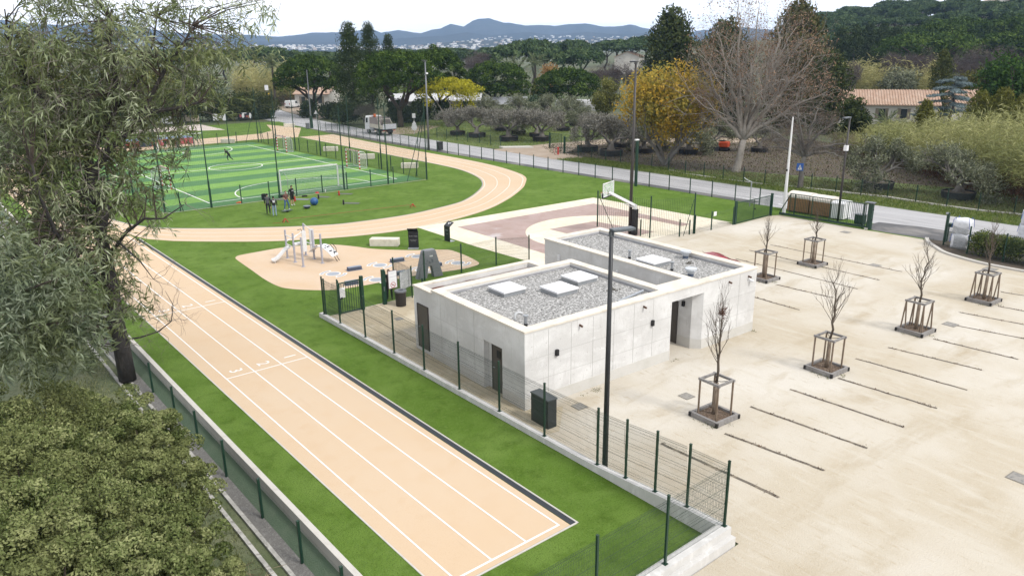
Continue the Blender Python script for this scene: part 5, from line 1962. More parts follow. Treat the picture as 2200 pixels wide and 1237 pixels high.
rc = Vector((bx, by, zb - .28)) + bdir * .38
k = MB()
k.tube([rc + Vector((.23 * math.cos(a * PI / 12), .23 * math.sin(a * PI / 12), 0)) for a in range(25)], .013, 6, caps=False)
k.box(bx + bdir.x * .1, by + bdir.y * .1, zb - .33, .16, .12, .09, rzb)
k.build('rim', mat('orange rim', (.55, .12, .04), .5), hp_)
k = MB()
for a in range(12):
    t0, t1 = a * PI / 6, (a + 1) * PI / 6
    for t_a, t_b in ((t0, t1), (t1, t0)):
        k.bar(rc + Vector((.23 * math.cos(t_a), .23 * math.sin(t_a), 0)), rc + Vector((.15 * math.cos(t_b), .15 * math.sin(t_b), -.42)), .007, 3)
k.build('net', PLASTW, hp_)

# ================================================================== vehicles
TYRE = mat('tyre rubber', (.016, .016, .017), .85)
RIM = mat('grey rim', (.28, .28, .29), .4, .4)
GLASS = mat('dark window glass', (.028, .035, .042), .08, 0, spec=.6)
LAMPR = mat('red tail lamp', (.38, .02, .02), .3)
LAMPW = mat('clear head lamp', (.75, .75, .72), .2)


def wheel(par, x, y, r, w_, side):
    """axle along x"""
    prof = [(r * .62, -w_ / 2), (r * .93, -w_ / 2), (r, -w_ / 2 + .03), (r, w_ / 2 - .03), (r * .93, w_ / 2), (r * .62, w_ / 2)]
    k = MB()
    vs, fs = [], []
    n = 20
    for (rr, u) in prof:
        for i in range(n):
            a = 2 * PI * i / n
            vs.append((u, rr * math.cos(a), rr * math.sin(a)))
    for i in range(len(prof) - 1):
        for j in range(n):
            q0, q1 = i * n + j, i * n + (j + 1) % n
            fs.append((q0, q1, q1 + n, q0 + n))
    k.add(vs, fs)
    root = bpy.data.objects.new('wheel', None)
    C.objects.link(root)
    root.parent = par
    root.location = (x, y, r)
    k.build('tyre', TYRE, root, None, True)
    k = MB()
    k.bar((-w_ * .38, 0, 0), (w_ * .38, 0, 0), r * .63, 16)
    for i in range(5):
        a = i * 2 * PI / 5
        for s in (-1, 1):
            k.box(s * w_ * .39, r * .38 * math.cos(a), r * .38 * math.sin(a) - .04, .02, .08, .08)
    k.build('rim', RIM, root)
    return root


def shell(par, name, secs, m, smooth=False):
    """loft of cross sections: each is (y, [(x, z) ...])"""
    k = MB()
    n = len(secs[0][1])
    vs = [(p[0], y, p[1]) for y, pr in secs for p in pr]
    fs = []
    for i in range(len(secs) - 1):
        for j in range(n):
            q0, q1 = i * n + j, i * n + (j + 1) % n
            fs.append((q0, q1, q1 + n, q0 + n))
    fs += [tuple(range(n - 1, -1, -1)), tuple(range((len(secs) - 1) * n, len(secs) * n))]
    k.add(vs, fs)
    o = k.build(name, m, par, None, smooth)
    return o


def sec(w_, z0, zs, z1, wt, ch=.06):
    """car cross-section: half width w at sill, shoulder height zs, roof z1 with half width wt"""
    return [(-w_ + .05, z0), (w_ - .05, z0), (w_, z0 + .15), (w_, zs - ch), (w_ - .03, zs), (wt, z1 - ch), (wt - .10, z1), (-wt + .10, z1), (-wt, z1 - ch), (-w_ + .03, zs), (-w_, zs - ch), (-w_, z0 + .15)]


def car(label, loc, rz, paint, van=False, cat='car', name='parked_car'):
    t = thing(name, label, cat, loc, rz)
    if van:
        S_ = [(-2.1, sec(.80, .45, .9, 1.0, .72)), (-2.08, sec(.86, .3, 1.0, 1.75, .74)), (-1.9, sec(.88, .25, 1.0, 1.82, .76)), (.3, sec(.88, .25, 1.0, 1.82, .76)), (.75, sec(.88, .25, 1.0, 1.70, .72)), (1.35, sec(.87, .25, .98, 1.06, .70)), (1.95, sec(.84, .28, .86, .92, .68)), (2.12, sec(.74, .38, .70, .74, .60))]
    else:
        S_ = [(-2.0, sec(.70, .42, .78, .84, .60)), (-1.85, sec(.82, .3, .90, .98, .64)), (-1.55, sec(.86, .24, .93, 1.12, .62)), (-.75, sec(.87, .22, .93, 1.43, .58)), (.1, sec(.87, .22, .92, 1.48, .60)), (.55, sec(.87, .22, .92, 1.36, .60)), (1.15, sec(.86, .22, .90, .98, .66)), (1.75, sec(.82, .26, .78, .84, .62)), (2.0, sec(.68, .38, .62, .66, .52))]
    shell(t, 'body', S_, paint, False)
    if van:
        MB().add([(-.70, .86, 1.62), (.70, .86, 1.62), (.66, 1.34, 1.09), (-.66, 1.34, 1.09)], [(0, 1, 2, 3)][::1]).build('windscreen', GLASS, t, (0, .02, .02))
        for s in (-1, 1):
            MB().add([(s * .83, .1, 1.08), (s * .80, 1.05, 1.08), (s * .775, .7, 1.55), (s * .78, .1, 1.62)], [(0, 1, 2, 3)]).build('side_window', GLASS, t, (s * .055, 0, 0))
    else:
        MB().add([(-.56, .56, 1.36), (.56, .56, 1.36), (.64, 1.12, 1.0), (-.64, 1.12, 1.0)], [(0, 1, 2, 3)]).build('windscreen', mat('pale screen glass', (.30, .36, .38), .1, spec=.6), t, (0, .015, .02))
        MB().add([(-.54, -.8, 1.40), (.54, -.8, 1.40), (.60, -1.5, 1.12), (-.60, -1.5, 1.12)], [(0, 1, 2, 3)]).build('rear_window', GLASS, t, (0, -.01, .02))
        for s in (-1, 1):
            MB().add([(s * .85, -1.1, 1.0), (s * .85, .85, 1.0), (s * .62, .35, 1.36), (s * .61, -.7, 1.38)], [(0, 1, 2, 3)]).build('side_window', GLASS, t, (s * .02, 0, 0))
        MB().bar((.05, -.55, 1.45), (.05, -.85, 1.72), .008).build('aerial', BLACKP, t)
    for s in (-1, 1):
        MB().bev(s * .98, .95 if not van else 1.0, .98, .18, .10, .13, .02).build('mirror', paint if not van else BLACKP, t)
        MB().bev(s * .6, 1.93 if not van else 1.98, .58 if not van else .72, .3, .12, .14, .02).build('headlight', LAMPW, t)
        MB().bev(s * .66, -1.9 if not van else -2.07, .75 if not van else .85, .2, .12, .16 if not van else .4, .02).build('tail_light', LAMPR, t)
        for y in (-1.25, 1.28):
            wheel(t, s * .78, y, .31, .2, s)
    MB().box(0, 2.0 if not van else 2.1, .3, 1.3, .08, .14).box(0, -2.0 if not van else -2.1, .3, 1.3, .08, .14).build('bumper', BLACKP, t)
    return t


rc_ = G(1536, 546, 1.46)
car('red car parked behind the concrete building with only its roof showing', (rc_[0], rc_[1], 0), R(-118), mat('dark red car paint', (.30, .02, .035), .25, spec=.6))
vg = G(634, 232)
car('small white panel van parked on the earth track beyond the road', (vg[0] - .2, vg[1] + 1.0, 0), R(-58), mat('white van paint', (.72, .73, .74), .3), True, 'van', 'panel_van')
# tipper truck
ra, fa = G(829, 289), G(797, 280)
tk = thing('tipper_truck', 'white tipper lorry with slatted load boards driving away along the road', 'truck', (64.9, 113.0, 0), R(-3))
WP = mat('white truck paint', (.70, .71, .72), .35)
shell(tk, 'cab', [(2.4, [(-1.15, .75), (1.15, .75), (1.2, .9), (1.2, 2.0), (1.15, 2.75), (1.0, 2.95), (-1.0, 2.95), (-1.15, 2.75), (-1.2, 2.0), (-1.2, .9)]),
                  (3.9, [(-1.15, .55), (1.15, .55), (1.2, .8), (1.2, 1.9), (1.15, 2.7), (1.0, 2.9), (-1.0, 2.9), (-1.15, 2.7), (-1.2, 1.9), (-1.2, .8)]),
                  (4.25, [(-1.1, .5), (1.1, .5), (1.15, .8), (1.15, 1.7), (1.05, 2.4), (.9, 2.6), (-.9, 2.6), (-1.05, 2.4), (-1.15, 1.7), (-1.15, .8)])], WP)
for s in (-1, 1):
    MB().add([(s * 1.215, 3.0, 1.85), (s * 1.215, 3.75, 1.75), (s * 1.175, 3.65, 2.55), (s * 1.175, 3.0, 2.6)], [(0, 1, 2, 3)]).build('side_window', GLASS, tk)
    MB().bev(s * 1.4, 4.1, 1.7, .12, .2, .6, .03).build('mirror', BLACKP, tk)
    for y in (3.1, -.6):
        wheel(tk, s * 1.02, y, .5, .32 if y > 0 else .5, s)
    MB().bev(s * .85, -2.35, .75, .5, .06, .16, .02).build('tail_light', LAMPR, tk)
    MB().bev(s * .85, -2.33, .58, .4, .05, .15, .02).build('hazard_board', mat('cream board', (.6, .5, .4), .6), tk)
MB().box(0, .5, .6, .9, 6.6, .28).build('chassis', BLACKP, tk)
MB().bev(0, -.15, .98, 2.45, 4.7, .12, .02).build('load_floor', GREYM, tk)
for s in (-1, 1):
    MB().bev(s * 1.2, -.15, 1.1, .06, 4.7, .62, .02).build('side_board', mat('cream side board', (.62, .58, .48), .6), tk)
MB().bev(0, -2.48, 1.1, 2.45, .06, .75, .02).build('tail_board', mat('grey tail board', (.48, .49, .52), .5), tk)
k = MB()
for i in range(7):
    for s in (-1, 1):
        k.box(s * 1.19, -.4 + i * .38, 1.74, .05, .30, 1.0)
k.box(0, 2.25, 1.1, 2.4, .06, 1.7)
k.build('slat_panel', mat('grey timber slats', (.30, .26, .25), .8), tk)
k = MB()
k.bar((-1.1, -1.4, 1.7), (-1.1, -.6, 2.55), .04).bar((1.1, -1.4, 1.7), (1.1, -.6, 2.55), .04).bar((-1.1, -.6, 2.55), (1.1, -.6, 2.55), .04)
k.build('hoop_bar', mat('cream bar', (.55, .52, .45), .5), tk)
MB().bev(-.3, 2.1, 2.75, .4, .3, .5, .08).build('crane_end', mat('orange paint', (.55, .12, .03), .5), tk)
MB().bev(-1.25, 1.3, .55, .35, .9, .5, .08).bev(1.25, 1.3, .55, .35, .9, .5, .08).build('fuel_tank', GALV, tk)
# mini excavator
ex = thing('mini_excavator', 'small orange red digger parked behind the potted olive trees', 'digger', (*G(1552, 324), 0), R(20))
for s in (-1, 1):
    MB().bev(s * .45, 0, 0, .3, 1.7, .42, .15).build('track', BLACKP, ex)
MB().bev(0, -.2, .5, 1.15, 1.3, .75, .15).build('body', mat('orange digger paint', (.62, .09, .03), .45), ex)
MB().bev(.05, .1, 1.26, .9, .8, .08, .03).bar((-.35, .4, 1.2), (-.35, .4, .6), .03).bar((.4, .4, 1.2), (.4, .4, .6), .03).build('cab_frame', BLACKP, ex)
MB().tube([(.2, .7, .7), (.3, 1.3, 1.6), (.35, 1.9, 1.35), (.35, 2.1, .6)], .09, 6).build('boom', BLACKP, ex)
MB().bev(.35, 2.05, .25, .4, .4, .35, .05).build('bucket', BLACKP, ex)

# ================================================================== by the driveway
WOODC = mat('brown timber cladding', (.30, .155, .065), .7, layers=[(1.2, (.21, .10, .04), .45, .7, (1, 1, 14)), (6, (.36, .20, .09), .5, .75, (1, 1, 6))])
CRM = mat('cream lid plastic', (.70, .65, .58), .6)


def container(label, x, y, w_, h, clad, lid):
    t = thing('recycling_container', label, 'container', (x, y, 0), R(-88), 'waste containers behind the sliding gate')
    MB().bev(0, 0, .08, w_, 1.35, h, .02).build('body', clad, t)
    k = MB()
    for i in range(7):
        k.box(0, -.69, .14 + i * h / 7, w_ * .98, .03, h / 7 - .02)
    if clad is WOODC:
        k.build('cladding', WOODC, t)
    k = MB()
    prof = [(-.80, 0), (-.80, .20), (-.62, .40), (-.2, .50), (.2, .50), (.62, .40), (.80, .20), (.80, 0)]
    n_ = len(prof)
    vs = [(-w_ / 2 - .02, p[0] * .9, .08 + h + p[1] * lid) for p in prof] + [(w_ / 2 + .02, p[0] * .9, .08 + h + p[1] * lid) for p in prof]
    k.add(vs, [(i, i + n_, (i + 1) % n_ + n_, (i + 1) % n_) for i in range(n_)] + [tuple(range(n_)), tuple(range(2 * n_ - 1, n_ - 1, -1))])
    k.build('lid', CRM if clad is WOODC else PLASTW, t)
    k = MB()
    for s in (-1, 1):
        k.box(s * w_ * .35, 0, 0, .12, 1.1, .08)
    k.build('foot', BLACKP, t)
    return t


container('timber clad waste container with a cream lid just right of the white mast', 58.6, 33.2, 1.9, 1.15, WOODC, .9)
container('timber clad waste container with a cream lid in the middle behind the gate bars', 58.6, 31.25, 1.8, 1.12, WOODC, .9)
container('white plastic waste container behind the dark street lamp and gate bars', 58.5, 29.7, 1.05, 1.12, PLASTW, .55)


def bigbag(label, x, y, z, s, rz, loops=True):
    t = thing('bulk_bag', label, 'bag', (x, y, z), rz)
    bm = bmesh.new()
    bmesh.ops.create_cube(bm, size=1)
    bmesh.ops.subdivide_edges(bm, edges=bm.edges[:], cuts=4, use_grid_fill=True)
    for v in bm.verts:
        x_, y_, z_ = v.co
        b_ = 1 + .10 * math.cos(z_ * PI)
        rr = 1 - .10 * (abs(x_ * 2) ** 4 * abs(y_ * 2) ** 4)
        n_ = .018 * math.sin(9 * x_ + 5 * z_ + rz * 7) + .018 * math.sin(11 * y_ - 7 * z_ + x)
        top_ = .10 * (1 - (abs(x_) + abs(y_))) if z_ > .3 else 0
        v.co = Vector((x_ * b_ * rr + n_, y_ * b_ * rr + n_, (z_ + .5 + top_ + (n_ if z_ > -.4 else 0)))) * s
    MB().frombm(bm).build('sack', mat('white woven plastic', (.72, .73, .76), .6, layers=[(4, (.64, .65, .69), .45, .7)], bump=.3, bscale=12), t, None, True)
    BL = mat('blue strap', (.04, .10, .42), .6)
    for a_, b_ in ((-1, -1), (1, -1), (1, 1), (-1, 1)):
        MB().tube([(a_ * .5 * s, b_ * .56 * s, .45 * s), (a_ * .47 * s, b_ * .5 * s, 1.0 * s), (a_ * .34 * s, b_ * .40 * s, 1.16 * s if loops else 1.02 * s), (a_ * .25 * s, b_ * .42 * s, 1.0 * s)], .016, 5).build('strap', BL, t)
    return t


bigbag('lower white bulk bag of the stack beside the near driveway post', 55.55, 19.6, 0, 1.0, R(12), False)
bigbag('upper sagging white bulk bag with blue straps on the stack near the driveway', 55.6, 19.6, .98, .98, R(4))
bigbag('lower white bulk bag of the stack at the right edge beyond the hedge', 62.0, 17.6, 0, .98, R(5), False)
bigbag('upper white bulk bag of the stack at the right edge beyond the hedge', 62.0, 17.6, .97, .95, R(16))

# drain covers in the sand
for (px, py, s, lab) in ((1817, 499, .62, 'flat grey drain cover in the sand near the gate column'), (1880, 570, .6, 'dark square drain cover beside a parking strip'), (2042, 697, .6, 'dark grey drain cover at the end of a parking strip on the right'),
                         (2190, 1027, .62, 'grey drain cover at the lower right edge'), (1245, 873, .5, 'sunken stone cover in the sand below the building front'), (1475, 851, .5, 'pale sunken cover in the sand left of the nearest young tree'),
                         (857, 685, .42, 'small grey drain cover in the forecourt'), (2128, 578, .7, 'flat grey slab by the kerb near the hedge')):
    g = G(px, py)
    o = MB()
    o.box(0, 0, 0.005, s, s, .008)
    o.box(0, 0, 0.0052, s * .86, s * .86, .0105, mi=1)
    o = o.build('drain_cover', [mat('cover frame', (.24, .22, .19), .8), mat('cover plate', (.33, .31, .28), .8, layers=[(9, (.16, .16, .16), .5, .7)])], None, (*g, .004), False, R(-4))
    tag(o, lab, 'drain cover')
# bins at the road
for (x, y, lab, m, s) in ((59.75, 88.6, 'dark box shaped bin at the road fence beside the grey floodlight mast', DARKM, 1.0), (59.9, 131.0, 'small grey bin with a pale lid at the far road fence', GREYM, .9)):
    t = thing('roadside_bin', lab, 'bin', (x, y, 0), R(-5))
    MB().bev(0, 0, .1, .62 * s, .62 * s, 1.05 * s, .03).build('body', m, t)
    MB().bev(0, 0, .1 + 1.055 * s, .68 * s, .68 * s, .08, .02).build('lid', m if s == 1 else GALV, t)

# ================================================================== signs
t = thing('crossing_sign', 'square blue pedestrian crossing sign on a thin post in the grass', 'sign', (68.3, 39.3, 0), R(-62))
MB().bar((0, 0, 0), (0, 0, 2.3), .03, 8).build('sign_post', DARKM, t)
MB().bev(0, -.05, 1.75, .62, .03, .72, .012).build('plate', mat('blue sign face', (.03, .12, .42), .4), t)
k = MB()
k.add([(-.2, -.068, 1.85), (.2, -.068, 1.85), (0, -.068, 2.35)], [(0, 1, 2)])
k.build('triangle', WHITEM, t)
k = MB()
k.box(0, -.072, 2.08, .06, .004, .10).box(0.02, -.072, 1.92, .04, .004, .16).box(-.05, -.072, 1.92, .04, .004, .14)
k.build('figure', BLACKP, t)


def tri_sign(label, p, rz, parts, h, col):
    t = thing('road_sign', label, 'sign', p, rz)
    MB().bar((0, 0, 0), (0, 0, h), .035, 8).build('sign_post', GALV, t)
    for kind, z, s, m in parts:
        k = MB()
        if kind == 'tri':
            k.add([(-s, -.05, z), (s, -.05, z), (0, -.05, z + 1.6 * s), (-s, -.03, z), (s, -.03, z), (0, -.03, z + 1.6 * s)], [(0, 1, 2), (5, 4, 3), (0, 3, 4, 1), (1, 4, 5, 2), (2, 5, 3, 0)])
        elif kind == 'inv':
            k.add([(-s, -.05, z), (s, -.05, z), (0, -.05, z - 1.6 * s), (-s, -.03, z), (s, -.03, z), (0, -.03, z - 1.6 * s)], [(2, 1, 0), (3, 4, 5), (1, 4, 3, 0), (2, 5, 4, 1), (0, 3, 5, 2)])
        elif kind == 'oct':
            k.bar((0, -.055, z), (0, -.03, z), s, 8)
        else:
            k.box(0, -.04, z - s, s * 1.5, .02, s * 2)
        k.build('plate', m, t)
    return t


WBACK = mat('pale sign back', (.62, .62, .62), .5)
tri_sign('cluster of pale sign backs, a triangle above an eight sided plate, by the side track', (*G(891, 290), 0), R(-40), [('oct', 1.2, .5, WBACK), ('tri', 1.65, .42, WBACK), ('sq', 3.1, .36, WBACK)], 3.4, None)
tri_sign('small triangular warning sign in front of the dark shrubs by the road', (*G(681, 268), 0), R(-40), [('tri', 2.0, .42, WBACK)], 2.7, None)
tri_sign('dark triangular sign on a post at the far road fence', (*G(582, 254), 0), R(-40), [('tri', 2.2, .6, BLACKP)], 3.0, None)
tri_sign('yellow downward triangle below a white square sign at the track bend', (*G(577, 232), 0), R(-40), [('inv', 3.6, .7, mat('yellow sign face', (.75, .50, .03), .5)), ('sq', 4.9, .62, PLASTW)], 5.6, None)


def banner(label, px0, px1, ytop, ybot, ybase, face=None, name='advert_board'):
    a, b = G(px0, ybase), G(px1, ybase)
    c = ((a[0] + b[0]) / 2, (a[1] + b[1]) / 2)
    W_ = math.hypot(b[0] - a[0], b[1] - a[1])
    zt0, zb0 = topz((px0 + px1) / 2, ybase, (px0 + px1) / 2, ytop), topz((px0 + px1) / 2, ybase, (px0 + px1) / 2, ybot)
    t = thing(name, label, 'board', (c[0], c[1], 0), math.atan2(b[1] - a[1], b[0] - a[0]))
    MB().box(0, 0, zb0, W_, .06, zt0 - zb0).build('board', face or PLASTW, t)
    for s in (-1, 1):
        MB().box(s * W_ * .42, .07, 0, .08, .06, zt0).build('board_post', GREEN, t)
    return t, W_, (zt0 + zb0) / 2, zt0 - zb0


t, W_, zc, hh = banner('white advert board with a dark sunburst emblem before the hedge', 459, 487, 245, 259, 264)
k = MB()
for i in range(9):
    a = PI * (i + .5) / 9
    r0, r1 = hh * .14, hh * (.34 if i % 2 == 0 else .30)
    d0, d1 = Vector((math.cos(a), 0, math.sin(a))), Vector((-math.sin(a), 0, math.cos(a)))
    o_ = Vector((0, -.036, zc - hh * .05))
    k.add([o_ + d0 * r0 * 1.3 + d1 * hh * .03, o_ + d0 * r0 * 1.3 - d1 * hh * .03, o_ + d0 * (r1 + hh * .12)], [(0, 1, 2)])
k.build('emblem', mat('dark grey print', (.05, .05, .05), .6), t)
textmesh('lettering', 'MANDARAN', hh * .17, mat('grey green print', (.16, .18, .16), .6), t, (0, -.036, zc - hh * .25), (R(90), 0, 0))
banner('cream advert board half hidden by a fence pole', 400, 430, 248, 261, 265, mat('cream board', (.62, .56, .46), .6))
t, W_, zc, hh = banner('white advert board with faint print left of the cream one', 339, 371, 250, 266, 268)
textmesh('lettering', 'LES', hh * .2, mat('pale blue print', (.5, .55, .6), .6), t, (0, -.036, zc - hh * .1), (R(90), 0, 0))
banner('pale blue advert board seen through the tree branches', 272, 306, 254, 271, 272, mat('pale blue board', (.55, .60, .70), .6))
t, W_, zc, hh = banner('black advert banner with white and red blots in front of the hedge', 512, 543, 242, 257, 261, mat('black banner', (.012, .012, .018), .6))
k = MB()
for (u, v, su, sv, mi) in ((-.30, 0, .16, .5, 1), (-.12, .05, .20, .75, 0), (.12, -.05, .12, .3, 1), (.24, -.1, .12, .5, 2), (.38, .05, .18, .75, 0), (-.02, .42, .4, .12, 0)):
    bm = bmesh.new()
    bmesh.ops.create_circle(bm, cap_ends=True, segments=9, radius=.5)
    for vv in bm.verts:
        vv.co = Vector((u * W_ + vv.co.x * su * W_ * random.uniform(.8, 1.1), -.036 - .002 * mi, zc + v * hh + vv.co.y * sv * hh * random.uniform(.8, 1.1)))
    k.frombm(bm, mi)
k.build('picture', [PLASTW, mat('pink red print', (.45, .08, .10), .6), mat('ochre print', (.40, .20, .08), .6)], t)

# hydrant, nursery gates
t = thing('fire_hydrant', 'red hydrant with a looped hose by the nursery entrance', 'hydrant', (*G(1199, 332), 0))
MB().lathe([(.14, 0), (.14, .1), (.10, .12), (.10, .75), (.14, .78), (.12, .92), (.04, .97)], n=12).build('body', REDP, t)
MB().tube([(-.3 - .45 * math.sin(t_), 0, .45 + .45 * math.cos(t_)) for t_ in [PI * i / 8 for i in range(9)]], .04, 6).build('hose', mat('pinkish hose', (.45, .2, .17), .6), t)
a, b = G(1182, 318), G(1207, 319.5)
bar_gate('nursery_gate', 'left leaf of the green nursery gate standing open', a, b, 2.0, 14, (.14, 0))
a, b = G(1214, 330), G(1250, 327.5)
bar_gate('nursery_gate', 'right leaf of the green nursery gate swung inwards', a, b, 2.1, 16, (.2, 0))
# nursery fence on the far side of the road
nf1 = [G3(*p) for p in [(1242, 338), (1271, 341), (1301, 348), (1333, 350.5), (1400, 360), (1436, 366), (1472, 374.5), (1512, 380), (1553, 386), (1597, 391.5), (1642, 397), (1690, 401), (1742, 406.5), (1795, 412), (1849, 418.5), (1906, 424.5), (1967, 434), (2033, 444), (2101, 453), (2178, 460.5), (2260, 470)]]
fence('wire_fence', 'green wire fence on a low concrete strip between road verge and nursery', nf1, 1.35, 1.5, .07, .1, .0045, .2, False, wm=WIREG)
kb3 = MB()
L_, R_ = ribbon([(p[0] + .1, p[1]) for p in nf1[5:]], .25)
kb3.prism(L_ + R_[::-1], -.05, .10)
tag(kb3.build('concrete_strip', KERBW), 'pale concrete strip under the nursery fence', 'kerb')
nf2 = [G3(*p) for p in [(939, 296), (960, 299), (982, 302), (1005, 305), (1030, 308), (1054, 312.5), (1076, 316)]]
fence('wire_fence', 'green wire fence in front of the potted olives left of the nursery entrance', nf2, 1.35, 1.5, .07, .1, .0045, .2, False, wm=WIREG)
kb4 = MB()
a, b = G(1080, 319), G(1146, 318)
kb4.prism([a, b, (b[0] + .3, b[1] + 1.2), (a[0] + .3, a[1] + 1.2)], -.05, .18)
tag(kb4.build('entrance_slab', KERBW), 'pale concrete slab at the nursery fence', 'slab')
# ================================================================== vegetation
BARK = mat('brown bark', (.070, .052, .040), .9, layers=[(3, (.035, .026, .02), .45, .7, (1, 1, .3))], bump=.6, bscale=12)
BARKG = mat('grey bark', (.20, .185, .165), .9, layers=[(2.5, (.12, .105, .09), .45, .7, (1, 1, .35)), (.8, (.28, .265, .24), .5, .72)], bump=.6, bscale=10)
BARKP = mat('pale plane bark', (.36, .325, .285), .9, layers=[(1.6, (.22, .185, .15), .46, .68, (1, 1, .4)), (4, (.46, .43, .39), .52, .75)])
TWIG = mat('bare twig grey', (.19, .165, .145), .9)
TWIGV = mat('bare twig violet', (.130, .108, .100), .9)
TWIGB = mat('bare twig brown', (.11, .085, .062), .9)
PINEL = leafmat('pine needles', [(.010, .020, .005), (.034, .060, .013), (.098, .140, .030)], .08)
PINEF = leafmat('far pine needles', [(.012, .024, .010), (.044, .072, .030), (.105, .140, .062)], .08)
CYPL = leafmat('cypress green', [(.016, .026, .010), (.034, .050, .018), (.060, .078, .028)], .1)
POPL = leafmat('dark evergreen', [(.020, .032, .012), (.045, .060, .022), (.085, .095, .035)], .15)
YELL = leafmat('autumn yellow', [(.18, .145, .030), (.38, .255, .04), (.58, .36, .06)], .3, .85, .30, (.20, .205, .06))
MIML = leafmat('mimosa yellow', [(.16, .17, .018), (.32, .30, .025), (.46, .40, .04)], .3)
OLIL = leafmat('olive grey green', [(.060, .068, .038), (.145, .158, .098), (.27, .28, .20)], .15)
OLIG = leafmat('dry olive grey', [(.075, .070, .056), (.165, .158, .132), (.29, .28, .245)], .12)
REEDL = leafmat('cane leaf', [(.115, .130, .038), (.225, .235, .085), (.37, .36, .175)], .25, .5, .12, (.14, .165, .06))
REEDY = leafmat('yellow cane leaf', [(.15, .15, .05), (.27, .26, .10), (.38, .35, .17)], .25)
DEADL = leafmat('dead cane', [(.035, .02, .014), (.085, .045, .03), (.15, .09, .055)], .1)
EUCL = leafmat('long grey green leaf', [(.022, .036, .012), (.130, .165, .068), (.45, .49, .34)], .28, .6, .35, (.135, .155, .045), .03)  # wide ramp: leaf highlights and shadows are put into the colour
EUCB = leafmat('blue grey leaf', [(.022, .036, .018), (.118, .150, .088), (.31, .35, .25)], .25, .65, .5, (.115, .135, .045), .03)
BUSHL = leafmat('olive bush leaf', [(.030, .048, .012), (.135, .165, .060), (.320, .335, .160)], .25, .45, .6, (.19, .20, .085))
HEDL = leafmat('hedge leaf', [(.030, .050, .012), (.075, .100, .025), (.15, .165, .055)], .2)
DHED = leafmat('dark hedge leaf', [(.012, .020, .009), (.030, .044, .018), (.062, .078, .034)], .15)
OCHL = leafmat('olive ochre leaf', [(.07, .075, .02), (.14, .145, .04), (.22, .21, .07)], .25)
CEDL = leafmat('blue cedar', [(.07, .10, .105), (.14, .18, .185), (.24, .29, .29)], .1)
BRNL = leafmat('dry brown leaf', [(.13, .075, .045), (.22, .14, .09), (.33, .235, .165)], .3)
PALML = leafmat('palm frond', [(.05, .07, .03), (.12, .145, .07), (.22, .24, .14)], .2)
GRASSL = leafmat('grass blade', [(.075, .110, .022), (.135, .185, .045), (.24, .26, .10)], .25)


def dirpt(px, dist):
    d = ray(px, 300)
    k = dist / math.hypot(d[0], d[1])
    return d[0] * k, d[1] * k


def zpx(px, py, dist):
    return V(px, py, dist).z


def wpx(w_, dist):
    return w_ * dist / F


def trunkmesh(mb, p0, p1, r0, r1, g, n=7, bend=.06, seg=4):
    P = []
    for i in range(seg + 1):
        t = i / seg
        o = Vector((g.normal() * bend, g.normal() * bend, 0)) * (p1 - p0).length * math.sin(PI * t)
        P.append(p0.lerp(p1, t) + o)
    mb.tube(P, [r0 + (r1 - r0) * i / seg for i in range(seg + 1)], n)
    return P


def stone_pine(label, px, dist, ytop, yrim, wpx_, seed, group=None, ytrunk=None, nl=120, per=105, m=None, leaf=.55, forks=5, tilt=0.0):
    x, y = dirpt(px, dist)
    z0 = zg(x, y)
    g = np.random.default_rng(seed)
    t = thing('stone_pine', label, 'pine tree', (x, y, z0), 0, group)
    zt, zr = zpx(px, ytop, dist) - z0, zpx(px, yrim, dist) - z0
    R_ = wpx(wpx_, dist) / 2
    h = zt - zr
    lum = dome_lumps(nl, R_ * .94, R_ * .94, zr + h * .12, h * .88, R_ * 1.6 / math.sqrt(nl), .8, seed, .08)
    lum += dome_lumps(nl // 3, R_ * .80, R_ * .80, zr + h * .02, h * .45, R_ * 2.3 / math.sqrt(nl), .5, seed + 5)
    crown('crown', lum, per, leaf, leaf * .42, m or PINEL, t, up=.3, rand=.6, top=.6, fill=.12, lumpvar=.45)
    mb = MB()
    b = Vector((0, 0, -.2))
    fk = Vector((tilt * R_, 0, zr * .55))
    trunkmesh(mb, b, fk, R_ * .075, R_ * .055, g, 8, .03)
    for i in range(forks):
        a = 2 * PI * i / forks + g.uniform(0, 1)
        r_ = R_ * g.uniform(.35, .75)
        e_ = Vector((r_ * math.cos(a), r_ * math.sin(a), zr + h * .35))
        P = trunkmesh(mb, fk, e_, R_ * .045, R_ * .014, g, 6, .05)
        for j in range(2):
            a2 = a + g.uniform(-.8, .8)
            mb.tube([P[2], e_ + Vector((math.cos(a2), math.sin(a2), .2)) * R_ * .3], [R_ * .022, R_ * .008], 5)
    mb.build('trunk', BARK, t, None, True)
    return t


stone_pine('stone pine with a wide dark crown behind the white van and the dark shrubs', 680, 176, 121, 200, 142, 1)
stone_pine('largest stone pine dome, behind the tipper truck and left of the grey mast', 862, 142, 110, 205, 180, 2, nl=95, per=80)
stone_pine('stone pine with a broad crown just behind the yellow mimosa', 945, 160, 108, 208, 125, 3)
stone_pine('stone pine between the yellow mimosa and the little palm, dark round crown', 1070, 183, 134, 214, 142, 4)
stone_pine('free standing stone pine with a flat rounded crown above the potted olives', 1219, 170, 147, 212, 134, 5, nl=80)

